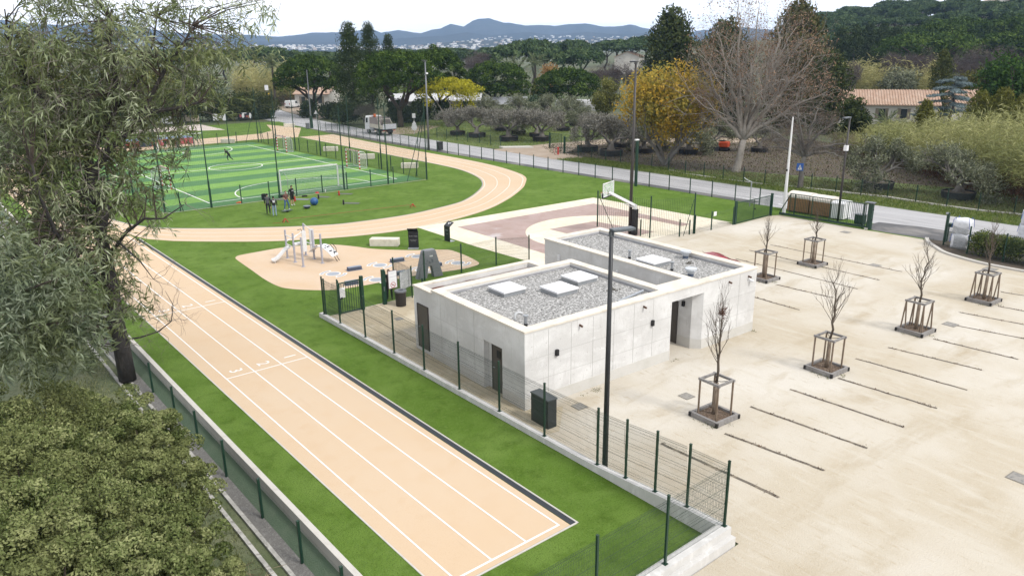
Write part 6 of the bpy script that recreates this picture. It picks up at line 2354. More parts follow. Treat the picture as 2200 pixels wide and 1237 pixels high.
# background pines: four shared trees, copied
FARP = []
for i in range(4):
    g = np.random.default_rng(40 + i)
    t = thing('stone_pine', 'stone pine', 'pine tree', (0, 0, -500))
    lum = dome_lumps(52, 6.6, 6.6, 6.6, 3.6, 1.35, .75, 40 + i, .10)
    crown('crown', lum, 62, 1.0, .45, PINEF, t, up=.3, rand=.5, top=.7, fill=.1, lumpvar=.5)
    mb = MB()
    trunkmesh(mb, Vector((0, 0, -2)), Vector((0, 0, 5)), .35, .28, g, 6)
    for k in range(4):
        a = k * 1.57 + i
        mb.bar((0, 0, 5), (3.6 * math.cos(a), 3.6 * math.sin(a), 8.4), .2, 5, .06)
    mb.build('trunk', BARK, t)
    FARP.append(t)
USED = set()


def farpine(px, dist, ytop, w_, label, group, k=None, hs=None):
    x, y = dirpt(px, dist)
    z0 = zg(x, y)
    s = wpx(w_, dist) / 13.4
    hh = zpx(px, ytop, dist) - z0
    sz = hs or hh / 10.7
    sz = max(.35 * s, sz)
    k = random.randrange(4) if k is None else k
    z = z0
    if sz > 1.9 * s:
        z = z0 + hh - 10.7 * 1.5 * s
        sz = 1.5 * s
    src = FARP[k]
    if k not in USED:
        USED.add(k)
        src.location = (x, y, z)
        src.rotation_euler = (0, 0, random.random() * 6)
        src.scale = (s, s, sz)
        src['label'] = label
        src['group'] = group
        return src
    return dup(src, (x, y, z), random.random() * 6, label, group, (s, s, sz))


LFW = 'stone pine with a rounded dark green crown in the low woods below the blue mountains'
GFW = 'stone pines of the low woods'
for px, d, yt, w_ in [(1145, 300, 82, 95), (1115, 260, 90, 110), (1185, 250, 104, 90), (1250, 250, 102, 95), (1230, 330, 84, 75), (1300, 350, 88, 80), (1350, 330, 84, 95), (1380, 380, 76, 80), (1320, 400, 84, 90),
                      (1060, 380, 100, 70), (990, 380, 102, 75), (930, 360, 103, 80), (905, 300, 106, 70), (1020, 330, 108, 70), (960, 420, 101, 70), (590, 300, 98, 90), (640, 280, 106, 85), (700, 330, 108, 80),
                      (560, 360, 104, 80), (610, 400, 108, 70), (720, 300, 110, 75), (500, 330, 104, 90), (440, 300, 108, 90), (380, 320, 105, 85), (320, 300, 104, 90), (250, 320, 106, 95), (190, 300, 104, 90), (120, 320, 105, 95),
                      (60, 300, 102, 95), (0, 320, 100, 95), (1420, 400, 82, 90), (1460, 350, 86, 90), (1090, 420, 98, 60), (1170, 420, 92, 70), (870, 400, 104, 70), (780, 360, 106, 70), (840, 330, 108, 70)]:
    farpine(px, d, yt, w_, LFW, GFW)
# big pines on the right, each told apart
for px, d, yt, yr, w_, sd_, lab in [(1965, 250, 72, 126, 180, 61, 'broad stone pine in the middle of the right slope above the bare violet trees'), (2135, 260, 72, 112, 115, 62, 'rounded stone pine right of the broad one on the right slope'),
                                    (2020, 300, 42, 88, 150, 63, 'wide flat stone pine higher on the right slope behind the broad one'), (2165, 300, 34, 82, 140, 64, 'stone pine at the right edge high on the slope'),
                                    (2200, 270, 50, 110, 120, 65, 'stone pine cut by the right edge below the highest one')]:
    stone_pine(lab, px, d, yt, yr, w_, sd_, None, nl=70, per=70, leaf=1.0)
LHS = 'stone pine with a flattened crown on the hazy wooded hillside'
GHS = 'stone pines on the hazy hillside'
gh = np.random.default_rng(3)
for row, (d0, n_, yb, wv) in enumerate([(330, 22, 0, 62), (375, 24, 0, 58), (420, 26, 0, 54), (465, 28, 0, 52), (510, 28, 0, 50), (555, 28, 0, 50)]):
    for i in range(n_):
        px = 1690 + (i + gh.uniform(0, 1)) * 580 / n_
        d = d0 + gh.uniform(-20, 20)
        x, y = dirpt(px, d)
        s = gh.uniform(.85, 1.3)
        k = random.randrange(4)
        dup(FARP[k], (x, y, zg(x, y) - 1.0), gh.uniform(0, 6), LHS, GHS, (s * .95, s * .95, s * gh.uniform(.75, 1.0)))

# ---- columns: cypress, poplars and other evergreens


def column_lumps(h, r, n, seed, top=.25, base=.6, z0=.4, jit=.2, lr=.55):
    g = np.random.default_rng(seed)
    out = []
    for i in range(n):
        t = (i + .5) / n
        prof = min(1, (base + (1 - base) * min(1, t / .25))) * (1 if t < .55 else max(top * .3, 1 - ((t - .55) / .45) ** 1.6 * (1 - top * .3)))
        a = i * 2.4 + g.normal() * .3
        rr = r * prof * g.uniform(.35, .8)
        s = r * lr * (0.45 + .55 * prof) * g.uniform(.75, 1.2)
        out.append((rr * math.cos(a), rr * math.sin(a), z0 + (h - z0) * t, s, s, s * 1.35))
    return out


def column(name, label, cat, px, dist, ytop, ybase, w_, seed, m, n=60, per=80, leaf=.5, asp=.35, up=.9, top=.3, base=.5, bark=None, z0f=.05, group=None):
    x, y = dirpt(px, dist)
    zb = zg(x, y)
    h = zpx(px, ytop, dist) - zb
    r = wpx(w_, dist) / 2
    t = thing(name, label, cat, (x, y, zb), 0, group)
    crown('crown', column_lumps(h, r, n, seed, top, base, h * z0f), per, leaf, leaf * asp, m, t, up=up, rand=.5, fill=.2)
    mb = MB()
    trunkmesh(mb, Vector((0, 0, -.2)), Vector((0, 0, h * .8)), max(.12, r * .12), .05, np.random.default_rng(seed), 6, .01)
    mb.build('trunk', bark or BARK, t)
    return t


column('cypress', 'tall ragged dark cypress, left one of the pair beside the biggest stone pine', 'cypress tree', 765, 160, 60, 262, 66, 70, CYPL, 90, 90, .6, .3, .8, .5, .75)
column('cypress', 'tall ragged dark cypress, right one of the pair beside the biggest stone pine', 'cypress tree', 806, 190, 56, 262, 52, 71, CYPL, 70, 90, .6, .3, .9, .5, .75)
column('cypress', 'shorter dark cypress right of the pair, rising behind the biggest stone pine', 'cypress tree', 845, 195, 80, 262, 38, 72, CYPL, 60, 80, .6, .3, .9, .5, .75)
column('cypress', 'narrow pointed cypress beside the long tiled roof', 'cypress tree', 2002, 158, 112, 250, 42, 73, leafmat('olive cypress', [(.03, .04, .012), (.06, .072, .022), (.10, .105, .04)], .1), 70, 90, .5, .3, .9, .2, .8)
column('evergreen_tree', 'tall dark evergreen left of the plane tree, behind the yellow autumn tree', 'tree', 1432, 150, 38, 200, 112, 74, POPL, 110, 110, .75, .4, .6, .7, .7)
column('evergreen_tree', 'dark evergreen with a rounded top just behind the plane tree branches', 'tree', 1545, 145, 62, 220, 110, 75, POPL, 100, 100, .75, .4, .6, .8, .8)
column('evergreen_tree', 'broad dark evergreen with a pointed brownish top right of the plane tree', 'tree', 1695, 142, 26, 240, 128, 76, leafmat('brown evergreen', [(.03, .036, .014), (.065, .068, .026), (.12, .105, .05)], .15), 130, 110, .75, .4, .6, .5, .9)
column('evergreen_tree', 'olive green bushy evergreen between the plane tree and the tiled roof', 'tree', 1770, 132, 120, 250, 80, 77, POPL, 70, 90, .6, .4, .5, .8, .9)
for i, (px, yt, lab) in enumerate([(1785, 66, 'dark pointed conifer at the left end of the dark conifer row on the slope'), (1812, 62, 'dark pointed conifer second in the dark conifer row on the slope'), (1840, 58, 'dark pointed conifer in the middle of the dark conifer row on the slope'),
                                   (1868, 60, 'dark pointed conifer fourth in the dark conifer row on the slope'), (1896, 64, 'dark pointed conifer at the right end of the dark conifer row on the slope')]):
    column('conifer', lab, 'conifer', px, 255 + i * 4, yt, 110, 44, 80 + i, CYPL, 44, 70, .9, .35, .8, .25, .9, None, .0, 'dark conifers on the slope')


# ---- round broad trees
def blob_lumps(rx, rz, zc, n, seed, lr=.42, flat=.85):
    g = np.random.default_rng(seed)
    out = []
    for i in range(n):
        d = g.normal(size=3)
        d /= np.linalg.norm(d)
        rr = g.uniform(.35, .85)
        s = lr * rx * g.uniform(.6, 1.15)
        out.append((d[0] * rx * rr, d[1] * rx * rr, zc + d[2] * rz * rr, s, s, s * flat))
    return out


def round_tree(name, label, cat, px, dist, ytop, ybot, w_, seed, m, n=45, per=110, leaf=.4, asp=.45, bark=None, stems=1, group=None, up=.4, rand=.7, spread=.35, twigs=None, dz=0, tr=.045):
    x, y = dirpt(px, dist)
    zb = zg(x, y) + dz
    zt, z1 = zpx(px, ytop, dist) - zb, zpx(px, ybot, dist) - zb
    rx = wpx(w_, dist) / 2
    t = thing(name, label, cat, (x, y, zb), 0, group)
    rz = (zt - z1) / 2
    crown('crown', blob_lumps(rx, rz, (zt + z1) / 2, n, seed), per, leaf, leaf * asp, m, t, up=up, rand=rand, fill=.3)
    g = np.random.default_rng(seed)
    mb = MB()
    for s in range(stems):
        a = s * 2 * PI / stems + .4
        d = Vector((math.cos(a) * spread, math.sin(a) * spread, 1)) if stems > 1 else Vector((0, 0, 1))
        branchy(mb, Vector((math.cos(a) * .12 * (stems > 1), math.sin(a) * .12 * (stems > 1), -.1)), d, max(.8, (z1 + rz * .5)) * .8, max(.1, rx * tr), 3, g, 3, .7, .35, 6)
    mb.build('trunk', bark or BARK, t, None, True)
    return t


round_tree('autumn_tree', 'large golden yellow autumn tree with several stems beside the nursery fence', 'tree', 1432, 92, 138, 300, 205, 90, YELL, 120, 130, .38, .5, BARKG, 5, None, .2, .8, .5)
x, y = dirpt(970, 141)
t = thing('mimosa_tree', 'bright yellow flowering mimosa with pale crooked stems', 'tree', (x, y, 0))
zr_, zt2 = zpx(970, 212, 141), zpx(970, 169, 141)
lum = dome_lumps(46, 5.3, 4.6, zr_, zt2 - zr_, 1.25, .65, 91, .15) + [(4.6, 0, zr_ - .6, 1.1, 1.1, 1.2), (5.0, .5, zr_ - 2.0, .8, .8, 1.1), (-4.7, 0, zr_ - .5, 1.0, 1.0, .8), (.5, -1.5, zr_ - 1.3, 1.1, 1.1, 1.2)]
crown('crown', lum, 120, .42, .2, MIML, t, up=.3, rand=.7, top=.5, fill=.15, lumpvar=.45)
mb = MB()
g = np.random.default_rng(91)
for (ax, ay) in ((-2.6, .4), (-.6, -1.2), (1.2, .8), (2.8, -.5), (.2, 1.6)):
    trunkmesh(mb, Vector((.2 * ax / 2 - .2, .2 * ay, -.1)), Vector((ax * 1.15, ay * 1.15, zr_ + .5)), .17, .06, g, 6, .07)
mb.build('trunk', BARKP, t, None, True)
round_tree('broadleaf_tree', 'yellow green young tree left of the golden autumn tree', 'tree', 1300, 150, 166, 252, 66, 92, OCHL, 45, 110, .42, .45, BARK, 3)
round_tree('broadleaf_tree', 'small russet leaved tree behind the free standing stone pine', 'tree', 1180, 200, 132, 200, 48, 93, leafmat('russet leaf', [(.15, .08, .03), (.28, .16, .06), (.40, .26, .11)], .25), 30, 70, .5, .45, BARK, 2)
round_tree('broadleaf_tree', 'pale olive tall shrub left of the free standing stone pine', 'tree', 1155, 190, 158, 235, 34, 94, OCHL, 30, 80, .5, .4, BARK, 2)
round_tree('broadleaf_tree', 'big deep green round tree at the right edge above the reeds', 'tree', 2165, 120, 126, 232, 150, 95, leafmat('deep green', [(.014, .034, .010), (.035, .070, .018), (.075, .13, .03)], .15), 80, 120, .5, .45, BARK, 2)
round_tree('broadleaf_tree', 'olive green bushy tree behind the blue cedar', 'tree', 2075, 170, 146, 240, 80, 96, leafmat('olive bush', [(.04, .045, .01), (.085, .085, .022), (.14, .13, .04)], .2), 50, 100, .5, .45, BARK, 2)
round_tree('broadleaf_tree', 'grey green rounded shrub tree behind the long tiled roof', 'tree', 1915, 190, 150, 200, 74, 97, OLIL, 40, 90, .6, .4, BARK, 2)
round_tree('broadleaf_tree', 'bluish green rounded shrub beside the grey hut roof', 'shrub', 1150, 165, 205, 240, 52, 98, leafmat('blue green shrub', [(.03, .05, .025), (.06, .09, .05), (.11, .14, .09)], .2), 30, 90, .5, .45, BARK, 2)
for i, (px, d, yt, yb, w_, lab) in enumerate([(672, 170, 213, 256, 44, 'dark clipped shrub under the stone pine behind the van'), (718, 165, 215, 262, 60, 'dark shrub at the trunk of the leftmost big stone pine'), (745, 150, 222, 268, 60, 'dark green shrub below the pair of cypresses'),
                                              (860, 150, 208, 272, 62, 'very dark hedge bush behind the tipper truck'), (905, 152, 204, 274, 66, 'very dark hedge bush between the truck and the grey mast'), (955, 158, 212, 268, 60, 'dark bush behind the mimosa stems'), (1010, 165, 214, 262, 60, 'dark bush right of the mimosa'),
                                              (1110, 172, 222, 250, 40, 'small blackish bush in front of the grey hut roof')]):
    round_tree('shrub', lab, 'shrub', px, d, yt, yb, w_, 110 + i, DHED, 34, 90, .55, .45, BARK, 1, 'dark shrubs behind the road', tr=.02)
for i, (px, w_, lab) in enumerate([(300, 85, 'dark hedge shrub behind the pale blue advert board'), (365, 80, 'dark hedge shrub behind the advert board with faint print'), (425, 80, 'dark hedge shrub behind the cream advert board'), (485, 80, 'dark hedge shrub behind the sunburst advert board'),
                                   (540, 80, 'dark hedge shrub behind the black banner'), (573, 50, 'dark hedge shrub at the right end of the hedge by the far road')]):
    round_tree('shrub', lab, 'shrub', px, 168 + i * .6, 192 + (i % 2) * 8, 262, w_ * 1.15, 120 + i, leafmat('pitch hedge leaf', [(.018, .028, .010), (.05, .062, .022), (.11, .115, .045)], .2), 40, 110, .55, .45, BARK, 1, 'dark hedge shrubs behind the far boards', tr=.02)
for i, (px, d, yt, yb, w_, m_, lab) in enumerate([(20, 190, 150, 270, 140, POPL, 'green tree seen through the willow at the far left'), (120, 200, 140, 262, 150, OCHL, 'olive tree crown seen through the willow, second from the left'), (215, 200, 150, 260, 140, POPL, 'dark tree crown behind the centre of the willow'),
                                                  (320, 210, 140, 250, 150, OCHL, 'olive toned tree behind the willow above the first boards'), (420, 215, 150, 240, 140, POPL, 'dark tree behind the far hedge left of the reeds')]):
    round_tree('broadleaf_tree', lab, 'tree', px, d, yt, yb, w_, 130 + i, m_, 45, 90, .8, .45, BARK, 2)

# ---- bare trees
def bare_tree(label, px, dist, ytop, w_, seed, m, levels=5, split=3, r0=.2, stems=1, spread=.6, upb=.35, leaves=None, nleaf=0, base=None, first=.30, lean=(0, 0), n=5, group=None, twigw=1.0, name='bare_tree'):
    x, y = base if base else dirpt(px, dist)
    zb = zg(x, y)
    h = zpx(px, ytop, dist) - zb
    t = thing(name, label, 'tree', (x, y, zb), 0, group)
    g = np.random.default_rng(seed)
    mb = MB()
    tips = []
    for s in range(stems):
        a = s * 2 * PI / stems + .5
        d = Vector((math.cos(a) * .42 + lean[0], math.sin(a) * .42 + lean[1], 1)) if stems > 1 else Vector((lean[0], lean[1], 1))
        branchy(mb, Vector((0, 0, -.1)), d, h * first, r0 * (1 if stems == 1 else .75), levels, g, split, spread, upb, n, tips, 2, .72, .12)
    mb.build('trunk', m, t, None, True)
    # fine twigs at the tips
    tp = np.array([tuple(p) for p in tips])
    k = 5
    P = np.repeat(tp, k, axis=0)
    D = RNG.normal(size=P.shape) + np.array([0, 0, .5])
    L = h * .075 * RNG.uniform(.5, 1.3, len(P))
    leafobj('twigs', P, D, L, h * .0022 * twigw, RNG.random(len(P)), leafmat('twig ' + m.name, [tuple(u * .8 for u in m.node_tree.nodes['Principled BSDF'].inputs['Base Color'].default_value[:3]), tuple(u * 1.15 for u in m.node_tree.nodes['Principled BSDF'].inputs['Base Color'].default_value[:3])], 0), t)
    if leaves is not None and nleaf:
        idx = RNG.integers(0, len(tp), nleaf)
        Q = tp[idx] + RNG.normal(size=(nleaf, 3)) * h * .035
        leafobj('dry_leaves', Q, RNG.normal(size=(nleaf, 3)) + np.array([0, 0, -.4]), .24 * RNG.uniform(.6, 1.3, nleaf), .15, RNG.random(nleaf), leaves, t)
    return t


def leader_tree(label, base, ends, fork, dist, m, seed, r0, nb, lb, lev, leaves=None, nleaf=0, droop=0.0, tw=1.0, up=.75):
    """a bare tree whose main stems run from the fork to traced tops, with side branches all along them"""
    zb = zg(*base)
    t = thing('bare_tree', label, 'tree', (base[0], base[1], zb))
    O = Vector((base[0], base[1], zb))
    g = np.random.default_rng(seed)
    mb = MB()
    fk = V(fork[0], fork[1], dist) - O
    mb.tube([Vector((0, 0, -.2)), Vector((0, 0, .25)), fk * .5 + Vector((g.normal() * .05, g.normal() * .05, 0)), fk], [r0 * 1.5, r0, r0 * .82, r0 * .75], 9)
    tips = []
    for (px, py, dd) in ends:
        e_ = V(px, py, dist + dd) - O
        L = (e_ - fk).length
        P, rs = [], []
        n_ = 9
        sd1 = Vector((g.normal(), g.normal(), 0)) * L * .05
        for i in range(n_ + 1):
            u = i / n_
            P.append(fk.lerp(e_, u) + sd1 * math.sin(PI * u) + Vector((g.normal(), g.normal(), g.normal())) * L * .010 * (1 if 0 < i < n_ else 0) + Vector((0, 0, L * droop * math.sin(PI * u))))
            rs.append(r0 * .55 * (1 - u) ** .8 + .018)
        mb.tube(P, rs, 6)
        for k in range(nb):
            u = g.uniform(.10, .98)
            i = min(n_ - 1, int(u * n_))
            p = P[i].lerp(P[i + 1], u * n_ - i)
            a = g.uniform(0, 6.283)
            d = (P[i + 1] - P[i]).normalized() * up + Vector((math.cos(a), math.sin(a), .15)) * .8
            branchy(mb, p, d, L * lb * (1.1 - .7 * u) * g.uniform(.5, 1.2), max(.014, r0 * .16 * (1.05 - u)), lev, g, [2, 3, 3, 3], .75, .18, 4, tips, 3, .68, .22)
    mb.build('trunk', m, t, None, True)
    tp = np.array([tuple(p) for p in tips])
    P = np.repeat(tp, 3, axis=0)
    bc = m.node_tree.nodes['Principled BSDF'].inputs['Base Color'].default_value
    leafobj('twigs', P, RNG.normal(size=P.shape) + np.array([0, 0, .35 - droop * 3]), .65 * RNG.uniform(.5, 1.4, len(P)), .020 * tw, RNG.random(len(P)), leafmat('fine twig ' + m.name, [(bc[0] * .62, bc[1] * .5, bc[2] * .44), (bc[0] * 1.05, bc[1] * .88, bc[2] * .80)], 0), t)
    if leaves is not None:
        Q = tp[RNG.integers(0, len(tp), nleaf)] + RNG.normal(size=(nleaf, 3)) * .30
        leafobj('dry_leaves', Q, RNG.normal(size=(nleaf, 3)) + np.array([0, 0, -.4]), .21 * RNG.uniform(.6, 1.3, nleaf), .13, RNG.random(nleaf), leaves, t)
    return t


leader_tree('very tall leafless plane tree with pale stems and brown seed balls', (72.8, 49.5), [(1588, -8, -1), (1632, 6, 1.5), (1672, 22, 0), (1712, 58, 2), (1752, 118, .5), (1540, 62, -1.5), (1506, 128, 1), (1500, 205, -1), (1778, 196, -.5), (1615, 120, -3)], (1597, 300), 88, BARKP, 5, .46, 24, .32, 2, BRNL, 5200)
leader_tree('sprawling leafless tree with twisted pale branches left of the dark street lamp', (68.7, 39.3), [(1640, 268, 0), (1668, 236, 1.5), (1712, 222, -1), (1758, 232, 1), (1800, 262, -1), (1838, 312, .5), (1812, 338, -1), (1648, 318, 1), (1700, 290, -2)], (1728, 336), 79, BARKG, 6, .27, 15, .36, 2, None, 0, .10, 1.0, .5)
bare_tree('grey leafless bush tree left of the truck under the cypresses', 790, 146, 212, 90, 8, TWIG, 4, 4, .12, 4, .8, .2, None, 0, None, .3)
for i, (px, d, yt, w_, lab) in enumerate([(1285, 200, 138, 70, 'violet grey leafless tree left of the tall floodlight, behind the pines'), (1325, 190, 130, 80, 'violet grey leafless tree below the distant tiled house'), (1360, 195, 140, 70, 'violet grey leafless tree right behind the tall floodlight head'),
                                          (1040, 260, 104, 60, 'leafless reddish tree left in the low woods below the mountain'), (1020, 240, 118, 60, 'leafless reddish tree beside the one below the mountain'), (1900, 205, 112, 60, 'violet leafless tree at the left of the bare group under the broad slope pine'),
                                          (1945, 200, 116, 60, 'violet leafless tree in the bare group under the broad slope pine'), (1985, 205, 112, 60, 'violet leafless tree just left of the narrow cypress'), (2050, 205, 108, 70, 'violet leafless tree right of the narrow cypress'),
                                          (2105, 200, 98, 70, 'taller violet leafless tree toward the right edge'), (1815, 190, 128, 60, 'grey leafless tree below the dark conifer row')]):
    bare_tree(lab, px, d, yt, w_, 140 + i, TWIGV, 5, [3, 3, 3, 3, 3, 4], .16, 3, .55, .35, None, 0, None, .3, (0, 0), 4, 'leafless trees in the middle distance', 2.2)

# ---- blue cedar: layered plates
x, y = dirpt(2035, 142)
t = thing('blue_cedar', 'blue grey cedar with layered drooping boughs in front of the house roof', 'cedar tree', (x, y, zg(x, y)))
zt = zpx(2035, 166, 142) - zg(x, y)
lum = []
g = np.random.default_rng(9)
for k in range(17):
    z = zt * (1 - .042 * k)
    a = k * 2.1 + g.normal() * .3
    r_ = 1.6 + k * .21 + g.uniform(-.4, .8)
    for j in range(6):
        u = (j + 1) / 6
        lum.append((r_ * u * math.cos(a), r_ * u * math.sin(a), z - u * u * .5 - .2 + .25 * u, .35 + .5 * (1 - abs(u - .6)), .35 + .5 * (1 - abs(u - .6)), .13))
crown('crown', lum, 80, .5, .13, CEDL, t, up=-.2, rand=.4, fill=.2, top=.6)
mb = MB()
trunkmesh(mb, Vector((0, 0, 0)), Vector((0, 0, zt)), .3, .06, g)
mb.build('trunk', BARK, t)


# ---- palms
def palm(label, px, dist, ytop, seed, h_f=.72):
    x, y = dirpt(px, dist)
    zb = zg(x, y)
    h = (zpx(px, ytop, dist) - zb)
    t = thing('palm_tree', label, 'palm tree', (x, y, zb))
    MB().tube([(0, 0, -.2), (.1, 0, h * .4), (0, 0, h * h_f)], [.34, .28, .30], 8).build('trunk', BARK, t)
    P, D, L = [], [], []
    g = np.random.default_rng(seed)
    for i in range(46):
        a, el = g.uniform(0, 6.28), g.uniform(-.5, 1.3)
        d = np.array([math.cos(a) * math.cos(el), math.sin(a) * math.cos(el), math.sin(el)])
        p = np.array([0, 0, h * h_f])
        LL_ = h * (1 - h_f) * 1.2
        for j in range(12):
            u = j / 11
            c = p + d * LL_ * u + np.array([0, 0, -.35 * LL_ * u * u])
            for s in (-1, 1):
                P.append(c)
                sd = np.cross(d, [0, 0, 1]) * s
                D.append(d * .7 + sd * .7 + np.array([0, 0, -.3]))
                L.append(LL_ * .3)
    leafobj('fronds', np.array(P), np.array(D), np.array(L), .09, RNG.random(len(P)), PALML, t)
    return t


palm('fan palm with a bushy head above the reeds left of the first stone pine', 600, 205, 112, 1, .78)
palm('small slender palm between the stone pines in the woods', 1150, 240, 108, 2, .7)
palm('second palm half hidden left of the slender palm in the woods', 1100, 235, 118, 3, .7)
palm('low fan palm in front of the white house wall', 1900, 128, 232, 4, .45)

# ---- reeds and canes
def reeds(name, label, poly, n, h, m, seed, nl=11, dead=True):
    """cane thicket inside a ground polygon: stems and long arching leaves"""
    g = np.random.default_rng(seed)
    xs_, ys_ = [p[0] for p in poly], [p[1] for p in poly]
    pts = []
    while len(pts) < n:
        X, Y = g.uniform(min(xs_), max(xs_)), g.uniform(min(ys_), max(ys_))
        c = False
        for i in range(len(poly)):
            (x1, y1), (x2, y2) = poly[i], poly[(i + 1) % len(poly)]
            if (y1 > Y) != (y2 > Y) and X < (x2 - x1) * (Y - y1) / (y2 - y1) + x1:
                c = not c
        if c:
            pts.append((X, Y))
    pts = np.array(pts)
    hs = (h(pts) if callable(h) else h) * g.uniform(.62, 1.12, n) * (1 + .28 * np.sin(pts[:, 0] * 1.3) * np.sin(pts[:, 1] * 1.1))
    z0 = np.array([zg(a, b) for a, b in pts])
    lean = g.normal(size=(n, 2)) * .10
    idx = np.repeat(np.arange(n), nl)
    t = g.uniform(.34, 1.0, len(idx))
    P = np.stack([pts[idx, 0] + lean[idx, 0] * hs[idx] * t, pts[idx, 1] + lean[idx, 1] * hs[idx] * t, z0[idx] + hs[idx] * t], 1)
    a = g.uniform(0, 6.28, len(idx))
    el = g.uniform(-.5, 1.1, len(idx)) * (.4 + .6 * t)
    D = np.stack([np.cos(a) * np.cos(el), np.sin(a) * np.cos(el), np.sin(el)], 1)
    h = float(np.mean(hs))
    L = h * .22 * g.uniform(.6, 1.3, len(idx))
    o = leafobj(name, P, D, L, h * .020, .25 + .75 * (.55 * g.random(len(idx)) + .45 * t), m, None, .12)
    stuff(o, label, 'reeds')
    if dead:
        idx = np.repeat(np.arange(n), 7)
        t = g.uniform(0, .45, len(idx))
        P = np.stack([pts[idx, 0], pts[idx, 1], z0[idx] + hs[idx] * t], 1) + g.normal(size=(len(idx), 3)) * .12
        D = g.normal(size=(len(idx), 3)) * .5 + np.array([0, 0, .9])
        o2 = leafobj('dead_stalks', P, D, h * .17 * g.uniform(.5, 1.3, len(idx)), .05, g.random(len(idx)), DEADL)
        stuff(o2, 'brown dead stalks at the foot of the ' + label.split(' along')[0].split(' behind')[0], 'dead stalks')


rp = [G(1785, 318), G(1850, 342), G(1930, 362), G(2010, 392), G(2100, 422), G(2200, 455), G(2290, 480)]
back = [(p[0] + 15, p[1] - 1) for p in rp[::-1]]
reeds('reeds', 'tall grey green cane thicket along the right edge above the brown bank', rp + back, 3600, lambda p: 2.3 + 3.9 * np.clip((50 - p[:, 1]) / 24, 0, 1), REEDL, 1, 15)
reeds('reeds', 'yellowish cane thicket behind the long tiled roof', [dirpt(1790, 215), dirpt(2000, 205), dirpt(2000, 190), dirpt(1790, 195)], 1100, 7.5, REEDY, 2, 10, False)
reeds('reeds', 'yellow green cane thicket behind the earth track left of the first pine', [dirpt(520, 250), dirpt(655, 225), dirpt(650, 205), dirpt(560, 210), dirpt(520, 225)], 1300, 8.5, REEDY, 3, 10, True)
# dark leafy shrub before the house, then a slim shrub and bamboo clumps
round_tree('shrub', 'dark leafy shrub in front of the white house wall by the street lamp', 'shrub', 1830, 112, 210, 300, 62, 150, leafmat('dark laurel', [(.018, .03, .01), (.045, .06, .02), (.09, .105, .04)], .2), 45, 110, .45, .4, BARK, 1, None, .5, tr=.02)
for i, (px, yt, w_, lab) in enumerate([(1980, 222, 40, 'slim leafy shrub before the house between the palm and the cypress'), (2095, 205, 60, 'yellow green bamboo clump right of the house'), (2140, 200, 60, 'yellow green bamboo clump near the right edge'), (2190, 212, 60, 'yellow green bamboo clump cut by the right edge')]):
    column('bamboo_clump' if i else 'shrub', lab, 'bamboo' if i else 'shrub', px, 112 - 2 * i, yt, 300, w_, 155 + i, leafmat('bamboo leaf', [(.06, .07, .014), (.115, .12, .026), (.19, .18, .05)], .25), 60, 90, .5, .22, .7, .5, .8)


# ---- potted olives of the nursery
TUB = mat('black plastic tub', (.018, .019, .021), .7, layers=[(2, (.04, .038, .036), .5, .75)])
OLV = []
for v in range(3):
    g = np.random.default_rng(200 + v)
    t = thing('potted_olive', 'x', 'olive tree', (0, 0, -500), 0, 'potted olive trees of the nursery')
    MB().lathe([(1.12, 0), (1.22, .04), (1.28, .62), (1.30, .72), (1.20, .73), (1.18, .60), (.02, .60)], n=24).build('tub', TUB, t)
    soil = MB().lathe([(1.17, .60), (.8, .66), (.1, .74)], n=20).build('tub_soil', SOIL, t)
    mb = MB()
    tips = []
    k = 0
    mb.tube([(0, 0, .55), (.05, .03, .9), (-.06, .06, 1.35), (.02, 0, 1.7)], [.62, .36, .27, .25], 9)
    for j in range(7):
        a = j * .9
        mb.tube([(0, 0, .95), (.45 * math.cos(a), .45 * math.sin(a), .66)], [.14, .06], 5)
    for s in range(4 + v % 2):
        a = s * 2 * PI / (4 + v % 2) + v
        branchy(mb, Vector((.05 * math.cos(a), .05 * math.sin(a), 1.45)), Vector((math.cos(a) * .95, math.sin(a) * .95, .62)), 1.35, .17, 4, g, 3, .75, .18, 6, tips, 2, .72, .22)
    mb.build('trunk', BARKG, t, None, True)
    tp = np.array([tuple(p) for p in tips])
    P = np.repeat(tp, 20, axis=0)
    P = P + RNG.normal(size=P.shape) * .20
    D = RNG.normal(size=P.shape) + np.array([0, 0, .8])
    leafobj('crown', P, D, .30 * RNG.uniform(.6, 1.4, len(P)), .07, RNG.random(len(P)), (OLIG, OLIL, OLIG)[v], t)
    OLV.append(t)
ou = set()
